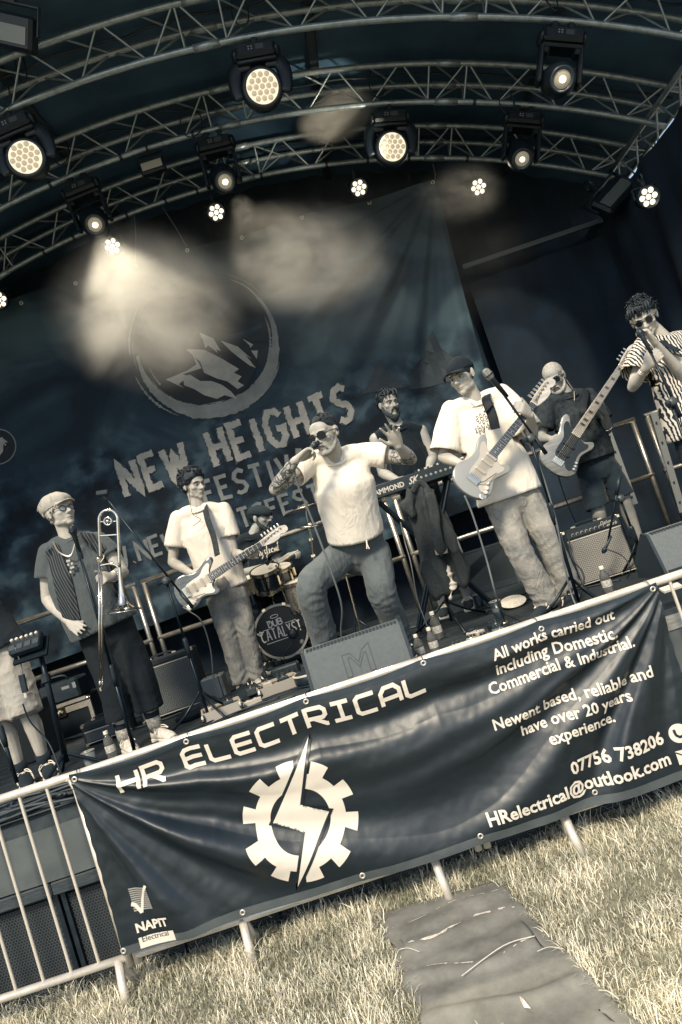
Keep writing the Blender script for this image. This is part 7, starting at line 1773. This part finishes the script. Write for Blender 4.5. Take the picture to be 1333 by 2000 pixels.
t = thing('drum_stool', 'black drum stool under the drummer', 'stool', V(*at(505, 1235, 6.55)[:2], DECK), KG); q = V(*at(505, 1235, 6.55)[:2], DECK); build('seat', lathe([(.15, 0), (.16, .03), (.15, .07), (.02, .08)], q+V(0, 0, .42), (0, 0, 1), 20), M_DARK, t, smooth=True); build('post', tube([q+V(0, 0, .1), q+V(0, 0, .43)], .013, 8), M_CHROME, t); tripod(t, q, r=.22, h=.2)
t = thing('drumstick', 'wooden drumstick in the drummer\'s hand', 'drumstick', at(548, 1098, 6.1)); build('stick', tube([at(543, 1101, 6.14), at(582, 1075, 5.95)], [.008, .005], 8, dome=True), M_MAPLE, t)
for k_, (px, py) in enumerate(((522, 1098), (548, 1128), (498, 1180))): t = mic_on(None, at(px, py, 5.92), at(px, py, 5.92)-at(px-8, py-22, 5.9), M_BLACK, .75, name='drum_microphone', label=['small black microphone clipped over the rack tom', 'small black microphone between the toms', 'small black microphone low at the snare drum'][k_])

# ---- keyboard on stand
K0, K1 = at(712, 984, 5.35), at(908, 919, 5.35); Kx = unit(K1-K0); Kw = np.linalg.norm(K1-K0); Kz = V(0, 0, 1); Ky = np.cross(Kz, Kx); MK = np.array([Kx, Ky, Kz]); WK = lambda vf: L3(K0, MK, vf)
t = thing('stage_keyboard', 'black HAMMOND keyboard seen from its back panel', 'keyboard', (K0+K1)/2)
build('case', WK(box((Kw/2, .16, .055), (Kw, .32, .11), bev=.008)), mat('keyboard_case', .018, .4), t); build('back_panel', WK(box((Kw/2, -.003, .055), (Kw-.02, .008, .09))), mat('keyboard_panel', .028, .4), t)
for i in range(34): build('key', WK(box((.07+.0245*i, .235, .113), (.022, .14, .014), bev=.002)), mat('key_white', .6, .35), t)
for i in range(12): build('drawbar', WK(box((Kw-.36+.026*i, .06, .118), (.012, .03, .018))), mat('drawbar_mix_%d' % (i % 2), .5 if i % 2 else .02, .4), t)
for i in range(7): build('socket', WK(lathe([(.011, 0), (.011, .004), (.005, .005)], (Kw-.34+.04*i, -.007, .055), (0, -1, 0), 10)), mat('socket_ring', .3, .4, .6), t)
def kword(s, x0, x1, h, bold, name='lettering', shear=0):
    v, f, wd = font_text(s, 1.0, bold, shear=shear); v = v.copy(); v[:, 0] -= v[:, 0].min(); a, b = at(*x0, 5.35), at(*x1, 5.35); a_ = (a-K0) @ Kx; b_ = (b-K0) @ Kx; sc = (b_-a_)/wd
    v = np.c_[v[:, 0]*sc+a_, np.full(len(v), -.0085), v[:, 1]*min(h/.73, 9)+.032]; build(name, WK((v, f)), mat('key_print', .5, .5), t)
kword('HAMMOND', (727, 977), (793, 955), .042, .03); kword('SK', (800, 948), (822, 940), .055, .02, shear=.5)
t = thing('keyboard_stand', 'folding stand with crossed legs under the keyboard', 'stand', (K0+K1)/2*V(1, 1, 0)+V(0, 0, DECK))
for y_ in (.06, .27):
    a, b = K0+Ky*y_, K1+Ky*y_; z_ = a[2]-.012; lo = DECK+.015; build('leg', tube([V(*(a+Kx*.12)[:2], z_), V(*(b-Kx*.1)[:2], lo)], .014, 8), M_STAND, t); build('leg', tube([V(*(b-Kx*.12)[:2], b[2]-.012), V(*(a+Kx*.1)[:2], lo)], .014, 8), M_STAND, t)
for a in (K0+Kx*.12, K1-Kx*.12): build('arm', box(a+Ky*.16-V(0, 0, .012), (.04, .40, .02), MK), M_STAND, t)
# ---- tweed jacket hung over a stand
M_TWEED = mat('tweed', .034, .95, var=.8, vscale=150, bump=.5, bscale=220)
jy = 5.0; t = thing('jacket', 'dark tweed jacket hung over a stand in front of the keyboard', 'jacket', at(840, 1060, jy))
sp = [limb([at(819, 946, jy), at(824, 968, jy), at(834, 1010, jy), at(848, 1070, jy), at(862, 1125, jy), at(872, 1150, jy)], [.035, .10, .135, .13, .125, .12], 18, 5, ry=[.03, .06, .075, .07, .065, .055], ref=(1, 0, 0)),
      limb([at(838, 965, jy-.04), at(866, 1030, jy-.06), at(893, 1085, jy-.06), at(908, 1130, jy-.05)], [.05, .06, .055, .05], 12), limb([at(806, 965, jy-.02), at(795, 985, jy-.06), at(806, 1005, jy-.08)], [.04, .045, .03], 10),
      limb([at(842, 975, jy-.08), at(850, 1020, jy-.10), at(862, 1072, jy-.11)], [.04, .048, .042], 12)]
v, f, n = remesh(join(*sp), .009, 3); ph = v[:, 0]*55+np.sin(v[:, 2]*6)*2.5; v = v+n*(np.sin(ph)*.012*sm(at(820, 950, jy)[2], at(850, 1100, jy)[2], -v[:, 2]*1.0+at(820, 950, jy)[2]*2-0)*1)[:, None] if False else v+n*(np.sin(ph)*.010)[:, None]
v = wrinkle(v, n, .02, 7, 4, (1.5, 1, .4)); build('cloth', (v, f), M_TWEED, t, smooth=True)
build('cuff_lining', tube([at(861, 1068, jy-.115), at(864, 1082, jy-.115)], [.044, .047], 14, ry=[.03, .032]), mat('shirt_lining', .5, .8, bump=.4, bscale=30), t, smooth=True); build('collar', tube(spline([at(806, 962, jy-.07), at(816, 944, jy-.05), at(828, 946, jy-.05), at(842, 966, jy-.09)], 5), .022, 8, ry=.009), M_TWEED, t, smooth=True)
build('tail_lining', (lambda r: (wrinkle(r[0], r[2], .03, 12, 2), r[1]))(remesh(join(limb([at(872, 1110, jy-.03), at(884, 1140, jy-.04), at(880, 1165, jy-.04)], [.025, .04, .02], 10, ry=[.012, .016, .01])), .008, 2)), mat('shirt_lining', .5, .8), t, smooth=True)
for p_ in (1.0, .5): pass
sj = stand('black stand hidden under the tweed jacket, its legs spread on the deck', at(884, 1218, 5.1), at(826, 960, 5.08), .4, rot=.6, r=.36)

# ---- guard rails at the back of the stage
RYB = 6.55
M_RAIL = mat('scaffold_tube', .38, .35, .85, var=.25, vscale=10, bump=.1, bscale=50)
def guard(label, xa, xb):
    t = thing('guard_rail', label, 'guard rail', ((xa+xb)/2, RYB, DECK), 'guard rails along the back of the stage'); zt, zl = 2.03, 1.47
    build('top_rail', tube([(xa, RYB, zt), (xb, RYB, zt)], .0235, 12), M_RAIL, t, smooth=True); build('lower_rail', tube([(xa, RYB, zl), (xb, RYB, zl)], .0235, 12), M_RAIL, t, smooth=True)
    for x in (xa+.0235, xb-.0235): build('post', tube([(x, RYB+.002, DECK), (x, RYB+.002, zt)], .0235, 12), M_RAIL, t, smooth=True)
xs = [at(22, 1222, RYB)[0], at(265, 1140, RYB)[0], at(758, 984, RYB)[0], at(1239, 817, RYB)[0]]
guard('steel guard rail behind the flight case at the far left', xs[0], xs[1]); guard('steel guard rail behind the trombonist and drum kit', xs[1]+.055, xs[2]); guard('steel guard rail behind the keyboard and bass player', xs[2]+.055, xs[3]); guard('steel guard rail behind the striped-shirt singer', xs[3]+.10, xs[3]+1.0)
M_BANDP = mat('flat_upright', .22, .5, .3)
for i, (a, b) in enumerate((((1186, 838), (1240, 985)), ((1277, 806), (1334, 1000)))):
    t = thing('ladder_upright', ['pale flat metal upright just right of the bass player', 'pale flat metal upright at the right guard rail'][i], 'metal upright', at(*b, 6.3)); build('flange', box((at(*a, 6.3)+at(*b, 6.3))/2, (.062, .012, np.linalg.norm(at(*a, 6.3)-at(*b, 6.3))), frame(at(*a, 6.3)-at(*b, 6.3))), M_BANDP, t)
    for q in np.linspace(.1, .9, 5): build('bolt', ell(lerp(at(*a, 6.28), at(*b, 6.28), q), (.01, .006, .01), None, 8, 5), M_BLACK, t)

# ---- bottles, cups, pedals
M_PET = mat('clear_plastic', .7, .08, trans=.92, ior=1.25, col=(.93, .93, .88, 1)); M_LABEL = mat('bottle_label', .45, .5, var=.5, vscale=60); M_CAPW = mat('white_cap', .7, .4)
def bottle(label, P, s=1.0):
    t = thing('water_bottle', label, 'bottle', P, 'water bottles on the deck'); P = np.asarray(P); z = V(0, 0, 1)
    build('bottle_body', lathe([(.028*s, 0), (.032*s, .008*s), (.031*s, .05*s), (.032*s, .10*s), (.030*s, .125*s), (.016*s, .15*s), (.013*s, .165*s)], P, z, 18), M_PET, t, smooth=True)
    build('label', lathe([(.0328*s, .045*s), (.0328*s, .09*s)], P, z, 18, caps=False), M_LABEL, t); build('cap', lathe([(.0155*s, .163*s), (.0155*s, .182*s), (.012*s, .184*s)], P, z, 14), M_CAPW, t); return t
bottle('water bottle beside the trombonist\'s right trainer', atz(222, 1481, DECK))
bottle('water bottle just right of the M emblem monitor', V(.20, 4.36, DECK), .9); bottle('second water bottle right of the front monitor, next to the pedals', V(.295, 4.40, DECK), .95); bottle('water bottle standing behind the front row of pedals', V(.385, 4.88, DECK), 1.1); bottle('water bottle at the foot of the silver-grille amplifier', atz(1192, 1158, DECK))
def cup(label, P, r, h, L_): 
    t = thing('cup', label, 'cup', P); build('cup_wall', lathe([(r*.78, 0), (r, h), (r*.95, h), (r*.74, .006), (.001, .005)], P, (0, 0, 1), 20, caps=False), mat('cup_%d' % int(L_*100), L_, .3), t, smooth=True); build('rim', ring_t(np.asarray(P)+V(0, 0, h), r, .0025, (0, 0, 1), 20, 5), mat('cup_rim', .3, .3), t); return t
cup('grey plastic cup on the deck above the left end of the banner', atz(180, 1497, DECK), .043, .10, .16); t = cup('dark printed cup left of the guitarist\'s shoes', V(.85, 4.97, DECK), .042, .12, .03); build('print', lathe([(.0355, .045), (.0380, .075)], V(.85, 4.97, DECK)+V(-.002, -.001, 0), (0, 0, 1), 20, caps=False), mat('cup_print', .12, .5), t)
cup('dark cup further back near the black monitor', V(.86, 5.75, DECK), .04, .11, .02)
t = thing('paper_plate', 'pale scribbled paper sheet on the deck by the dark cup', 'paper', V(1.02, 5.2, DECK+.02)); build('sheet', lathe([(.001, .0), (.10, .002), (.10, .0045), (.001, .004)], V(1.02, 5.2, DECK+.04), (0, -.35, 1), 20), mat('paper', .55, .7, var=.25, vscale=50), t)
def pedal(label, P, yaw, L_, size=(.07, .115, .05), group='effects pedals on the deck'):
    P = np.asarray(P); M = np.array(Matrix.Rotation(yaw, 3, 'Z').transposed()); W = lambda vf: L3(P, M, vf); t = thing('effects_pedal', label, 'effects pedal', P, group); w_, d_, h_ = size
    build('casing', W(box((0, 0, h_/2), (w_, d_, h_), bev=.006)), mat('pedal_%d' % int(L_*100), L_, .4, .2), t)
    for i in range(3): build('knob', W(lathe([(.0085, 0), (.0085, .014), (.005, .016)], (-w_*.3+w_*.3*i, d_*.25, h_), (0, 0, 1), 8)), mat('knob_mix', .6 if L_ < .2 else .03, .4), t)
    build('footswitch', W(lathe([(.011, 0), (.008, .006), (.008, .018)], (0, -d_*.25, h_), (0, 0, 1), 10)), M_CHROME, t); build('jack', W(tube([(w_*.5, 0, h_*.5), (w_*.5+.04, 0, h_*.5), (w_*.5+.06, .02, h_*.3)], .007, 6)), M_CHROME, t)
PD = [('white pedal nearest the front monitor bottles', .43, 4.22, .1, .5), ('chrome pedal second from the bottles', .52, 4.27, -.2, .35), ('dark pedal with pale knobs in the front row', .61, 4.22, .3, .04), ('grey pedal in the front row behind the rail', .70, 4.28, 0, .2), ('white pedal at the right of the front row', .79, 4.20, -.3, .55), ('pale pedal lying behind the front row', .58, 4.46, .6, .45), ('dark pedal behind the front row', .72, 4.50, .2, .03), ('cream pedal under the guitarist\'s right shoe', .93, 4.16, .15, .55), ('white pedal by the toe of the left shoe', 1.04, 4.12, -.2, .5)]
for l_, x, y, a, q in PD: pedal(l_, V(x, y, DECK), a, q)
def board(label, P, w_, d_, L_, yaw):
    P = np.asarray(P); M = np.array(Matrix.Rotation(yaw, 3, 'Z').transposed()); W = lambda vf: L3(P, M, vf); t = thing('pedalboard', label, 'pedalboard', P); m = mat('board_%d' % int(L_*100), L_, .45, .3)
    build('tray', W(box((0, 0, .02), (w_, d_, .03), bev=.004)), m, t)
    for y_ in (-d_/2, d_/2): build('edge', W(box((0, y_, .035), (w_, .012, .07))), m, t)
    for x in (-w_/2, w_/2): build('edge', W(box((x, 0, .035), (.012, d_-.014, .07))), m, t); build('corner', W(ell((x, -d_/2, .04), (.02, .02, .03), None, 8, 6)), M_CHROME, t)
    return t
board('pale pedal tray on the deck left of the left guitarist\'s shoes', V(-1.20, 4.72, DECK), .26, .22, .45, .25); board('pale pedal tray under the left guitarist\'s shoes', V(-.83, 4.98, DECK), .30, .24, .42, .3)
for l_, x, y, a, q in (('pale pedal on the left tray', -1.27, 4.72, .25, .5), ('dark pedal on the left tray', -1.15, 4.75, .25, .05), ('knobbed dark mixer pedal before the left guitarist\'s toe', -1.02, 4.95, .3, .06), ('silver pedal on the right tray', -.90, 4.98, .3, .4), ('black pedal on the right tray', -.78, 5.0, .3, .04)): pedal(l_, V(x, y, DECK+.035), a, q, group='effects pedals by the left guitarist')
t = thing('power_strip', 'pale power strip between the two pedal trays', 'power strip', V(-1.03, 4.72, DECK)); build('casing', box(V(-1.03, 4.72, DECK+.02), (.22, .05, .04), np.array(Matrix.Rotation(.3, 3, 'Z').transposed()), bev=.005), mat('strip_white', .45, .4), t); [build('socket', box(V(-1.09+.05*i, 4.70+.015*i, DECK+.041), (.03, .03, .004)), M_BLACK, t) for i in range(4)]
t = thing('round_stool_top', 'low round black drum pad with pale rim lying by the front monitor', 'practice pad', V(-.58, 4.85, DECK)); build('body', lathe([(.12, 0), (.135, .02), (.135, .07), (.12, .085), (.001, .087)], V(-.55, 4.85, DECK), (0, 0, 1), 26), M_BLACK, t, smooth=True); build('rim', ring_t(V(-.55, 4.85, DECK+.075), .132, .008, (0, 0, 1), 26, 6), mat('dial_pale', .5, .4), t)
t = thing('stage_box', 'black stage connector box in front of the bass drum', 'stage box', V(-.80, 5.4, DECK)); build('casing', box(V(-.80, 5.4, DECK+.05), (.22, .14, .10), bev=.01), M_BLACK, t); [build('socket', lathe([(.013, 0), (.013, .004)], V(-.87+.045*i, 5.328, DECK+.055), (0, -1, 0), 10), M_CHROME, t) for i in range(4)]
cable([V(-.60, 4.3, DECK+.01), V(-.55, 4.1, DECK+.07), V(-.42, 4.0, DECK+.12), V(-.36, 3.9, DECK+.05), V(-.42, 3.8, DECK+.01), V(-.55, 3.85, DECK+.02)], .007, None, 'stiff black cable loop rising left of the front monitor')
# white card and timber at the right end beyond the banner
t = thing('gaffer_card', 'white printed card on the deck edge right of the banner', 'card', at(1312, 1150, 3.5)); build('card', box(at(1311, 1148, 3.56), (.10, .05, .012), frame((0, -.3, 1))), mat('paper', .55, .7), t)
structure('timber_edge', box((2.6, 3.535, DECK-.06), (2.5, .03, .07)), mat('pale_timber', .22, .7, var=.4, vscale=12, bump=.3, bscale=30, stretch=(.4, 4, 4)), 'pale timber board along the deck edge right of the banner')

# ================================================================== GRASS, MAT, SMOKE
MC = [atz(735, 1782, .02), atz(968, 1716, .02), atz(1262, 2010, .02), atz(838, 2030, .02)]
def matf(u, v):
    p = (MC[0]*(1-u)+MC[1]*u)*(1-v)+(MC[3]*(1-u)+MC[2]*u)*v; x, y = p[0], p[1]
    L = 1.25*v
    w1 = L*13+2.2*u+5*mn.noise(Vector((x*1.6, y*1.6, 0)))
    z = .012+.013*max(0, math.sin(w1))**3+.004*math.sin(L*29+u*5+4*mn.noise(Vector((x*3, y*3, 9))))+.010*mn.noise(Vector((x*5, y*5, 3)))
    e = min(u, 1-u, v); z = z*min(1, .35+e*6)
    return (x+.035*mn.noise(Vector((y*7, u*3, 4)))*(1 if u < .1 or u > .9 else 0), y, max(.004, z))
t = thing('ground_mat', 'grey wrinkled rubber cable mat lying on the grass in front of the banner', 'mat', (MC[0]+MC[2])/2*V(1, 1, 0))
M_MAT = mat('dusty_rubber', .19, .9, col=(.20, .195, .17, 1), var=.45, vscale=4, bump=.45, bscale=14, detail=9)
o = build('sheet', grid(matf, 60, 110), M_MAT, t, smooth=True); so = o.modifiers.new('thick', 'SOLIDIFY'); so.thickness = .006; so.offset = -1
# dry dust lying in two of its creases: thin sheets of pale debris
for v0, w_, k in ((.34, .035, 0), (.60, .012, 4), (.17, .006, 7)):
    pts = []
    def df(u, q): a, b = .08+.84*u, v0-.10*u+.03*math.sin(u*7+k); wv = w_*(.4+.9*abs(mn.noise(Vector((u*6, k, 1))))); p = matf(a, b+wv*(q-.5)); return (p[0], p[1], p[2]+.010)
    v, f = grid(df, 90, 4); f = [q for q in f if mn.noise(Vector((*(v[q[0]]*28)[:2], k))) > -.02]; tag(build('dry_litter', (v, f), mat('litter', .75, .95, var=.4, vscale=60, bump=.6, bscale=200)), 'pale dust and chaff caught in a crease of the rubber mat', kind='stuff')
def straw(px0, px1, bend, r, label):
    a, b = atz(*px0, .035), atz(*px1, .035); m_ = (a+b)/2+V(bend, bend, .012); o = build('straw', tube(spline([a, m_, b], 6), [r]*13, 6), mat('straw', .60, .7, var=.2, vscale=40)); tag(o, label, 'straw', 'dry straws on the mat')
straw((902, 1906), (1045, 1828), .03, .0018, 'longest pale straw curving across the middle of the mat'); straw((1170, 1934), (1210, 1952), 0, .0018, 'straw at the right edge of the mat'); straw((778, 1855), (820, 1859), 0, .0012, 'thin straw on the left half of the mat'); straw((1050, 1858), (1100, 1853), .0, .0012, 'thin straw near the upper right of the mat')
t = thing('wood_chip', 'pale pointed wood chip lying low on the mat', 'wood chip', atz(1022, 1955, .03)); build('chip', (np.array([atz(1012, 1943, .03), atz(1022, 1950, .045), atz(1038, 1970, .03), atz(1024, 1968, .03)]).tolist()+[tuple(atz(1022, 1957, .022))], [(0, 1, 2, 3), (0, 4, 1), (1, 4, 2), (2, 4, 3), (3, 4, 0)]), mat('straw', .60, .7), t)

# grass: one mesh of bent blades, denser clumps, pale dry tips
rng = np.random.default_rng(4)
def grass(N, y0, y1, hmin, hmax, w0):
    X = []; 
    while len(X) < N:
        n = N; y = y0+(y1-y0)*rng.random(n); x = -2.9+5.2*rng.random(n); ok = np.ones(n, bool)
        # inside the mat: skip
        P = np.array([q[:2] for q in MC])
        for i in range(4):
            a, b = P[i], P[(i+1) % 4]; cr = (b[0]-a[0])*(y-a[1])-(b[1]-a[1])*(x-a[0]); ok &= True
            if i == 0: ins = cr < -.015
            else: ins &= cr < -.015
        ok = ~ins
        den = np.array([mn.noise(Vector((a*3.2, b*3.2, 7))) for a, b in zip(x[:n], y[:n])]); ok &= rng.random(n) < np.clip(.75+den*.8, .35, 1)
        X += list(zip(x[ok], y[ok]))
    X = np.array(X[:N]); x, y = X[:, 0], X[:, 1]
    cl = np.array([mn.noise(Vector((a*5, b*5, 2))) for a, b in X])
    h = (hmin+(hmax-hmin)*rng.random(N)**1.9)*(1+.7*cl); a = rng.random(N)*2*math.pi; lean = (.15+1.25*rng.random(N)**1.2)*h; w_ = w0*(.6+.8*rng.random(N)); ang = a+rng.normal(0, .5, N)
    d = np.c_[np.cos(a), np.sin(a), np.zeros(N)]; s = np.c_[-np.sin(ang), np.cos(ang), np.zeros(N)]*w_[:, None]/2; b = np.c_[x, y, np.full(N, -.006)]
    m1 = b+d*(lean*.22)[:, None]+np.c_[np.zeros(N), np.zeros(N), h*.5]; m2 = b+d*(lean*.6)[:, None]+np.c_[np.zeros(N), np.zeros(N), h*.85]; tip = b+d*lean[:, None]+np.c_[np.zeros(N), np.zeros(N), h*(.98-.25*rng.random(N))]
    V_ = np.stack([b-s, b+s, m1-s*.95, m1+s*.95, m2-s*.6, m2+s*.6, tip], 1).reshape(-1, 3); k = np.arange(N)*7
    F4 = np.concatenate([np.stack([k, k+1, k+3, k+2], 1), np.stack([k+2, k+3, k+5, k+4], 1)]); F3 = np.stack([k+4, k+5, k+6], 1)
    me = bpy.data.meshes.new('grass'); nv, n4, n3 = len(V_), len(F4), len(F3); me.vertices.add(nv); me.vertices.foreach_set('co', V_.ravel()); me.loops.add(n4*4+n3*3); me.loops.foreach_set('vertex_index', np.concatenate([F4.ravel(), F3.ravel()]).astype(np.int32)); me.polygons.add(n4+n3)
    me.polygons.foreach_set('loop_start', np.concatenate([np.arange(n4)*4, n4*4+np.arange(n3)*3]).astype(np.int32)); me.update(calc_edges=True)
    at_ = me.attributes.new('dry', 'FLOAT', 'POINT'); dr = np.clip(.15+.8*np.repeat(rng.random(N), 7)+.6*np.repeat(cl, 7), 0, 1); at_.data.foreach_set('value', dr.astype(np.float32)); return me
gm = bpy.data.materials.new('grass_blades'); gm.use_nodes = True; N_ = gm.node_tree.nodes; Lk_ = gm.node_tree.links; b_ = N_['Principled BSDF']; b_.inputs['Roughness'].default_value = .55; a_ = N_.new('ShaderNodeAttribute'); a_.attribute_name = 'dry'
r_ = N_.new('ShaderNodeValToRGB'); e_ = r_.color_ramp.elements; e_[0].position = .25; e_[0].color = (.24, .25, .18, 1); e_[1].position = 1; e_[1].color = (.92, .86, .68, 1); e2 = e_.new(.6); e2.color = (.60, .56, .42, 1); Lk_.new(a_.outputs['Fac'], r_.inputs[0]); Lk_.new(r_.outputs[0], b_.inputs['Base Color']); b_.inputs['Subsurface Weight'].default_value = 0
for N, y0, y1, h0, h1, w_ in ((110000, 2.0, 3.62, .014, .052, .0034), (7000, 3.25, 3.66, .04, .095, .0038)):
    me = grass(N, y0, y1, h0, h1, w_); me.materials.append(gm); o = bpy.data.objects.new('grass', me); COL.objects.link(o); tag(o, 'dry pale grass in front of the stage' if h1 < .1 else 'taller grass along the foot of the barrier', kind='stuff')

# stage smoke: bounded clouds of uneven density, lit by the spots above
def smoke(label, c, r, dens, seed, rot=0.0, thr=.42, scale=1.6):
    m = bpy.data.materials.new('smoke'); m.use_nodes = True; N = m.node_tree.nodes; Lk = m.node_tree.links
    for n in list(N):
        if n.type == 'BSDF_PRINCIPLED': N.remove(n)
    out = [n for n in N if n.type == 'OUTPUT_MATERIAL'][0]; vol = N.new('ShaderNodeVolumePrincipled'); vol.inputs['Color'].default_value = (.95, .92, .86, 1); vol.inputs['Anisotropy'].default_value = .1; Lk.new(vol.outputs[0], out.inputs['Volume'])
    tc = N.new('ShaderNodeTexCoord'); no = N.new('ShaderNodeTexNoise'); no.inputs['Scale'].default_value = scale; no.inputs['Detail'].default_value = 6; no.inputs['Roughness'].default_value = .62; no.inputs['Distortion'].default_value = .6
    mp = N.new('ShaderNodeMapping'); mp.inputs['Location'].default_value = (seed, seed*2.3, 0); Lk.new(tc.outputs['Object'], mp.inputs[0]); Lk.new(mp.outputs[0], no.inputs['Vector'])
    ln = N.new('ShaderNodeVectorMath'); ln.operation = 'LENGTH'; Lk.new(tc.outputs['Object'], ln.inputs[0])
    fo = N.new('ShaderNodeMapRange'); fo.interpolation_type = 'SMOOTHSTEP'; fo.inputs['From Min'].default_value = 1.0; fo.inputs['From Max'].default_value = .5; Lk.new(ln.outputs['Value'], fo.inputs[0])
    th_ = N.new('ShaderNodeMapRange'); th_.inputs['From Min'].default_value = thr-.03; th_.inputs['From Max'].default_value = thr+.22; Lk.new(no.outputs[0], th_.inputs[0])
    mu = N.new('ShaderNodeMath'); mu.operation = 'MULTIPLY'; Lk.new(fo.outputs[0], mu.inputs[0]); Lk.new(th_.outputs[0], mu.inputs[1]); m2 = N.new('ShaderNodeMath'); m2.operation = 'MULTIPLY'; m2.inputs[1].default_value = dens; Lk.new(mu.outputs[0], m2.inputs[0]); Lk.new(m2.outputs[0], vol.inputs['Density'])
    me = bpy.data.meshes.new('smoke'); v, f = ell((0, 0, 0), (1, 1, 1), None, 20, 14); me.from_pydata(v.tolist(), [], [list(q) for q in f]); me.materials.append(m); o = bpy.data.objects.new('smoke', me); COL.objects.link(o); o.location = tuple(c); o.scale = r; o.rotation_euler = (0, rot, 0); tag(o, label, kind='stuff')
smoke('bright drifting stage smoke below the far left spot head', at(280, 600, 5.5), (.90, .36, .78), 2.0, 1.0, .5, .40, 1.7)
smoke('stage smoke drifting between the mountain emblem and the centre of the stage', at(590, 505, 5.6), (.85, .36, .55), 1.2, 3.3, .3, .40, 1.6)
smoke('small puff of smoke under the middle spot head', at(474, 412, 5.58), (.14, .12, .15), .40, 5.0, 0, .40, 2.2)
smoke('patch of lit smoke below the front truss', at(660, 228, 6.1), (.42, .3, .20), 14, 7.1, 0, .36)
smoke('thin smoke hanging under the rear truss right of centre', at(905, 375, 6.3), (.50, .3, .30), 1.1, 9.2, .2)
smoke('faint haze drifting across the middle of the backdrop', at(640, 520, 6.3), (2.3, .4, 1.1), .16, 12.0, .2, .40, 2.2)
bpy.data.scenes.remove(_ts)
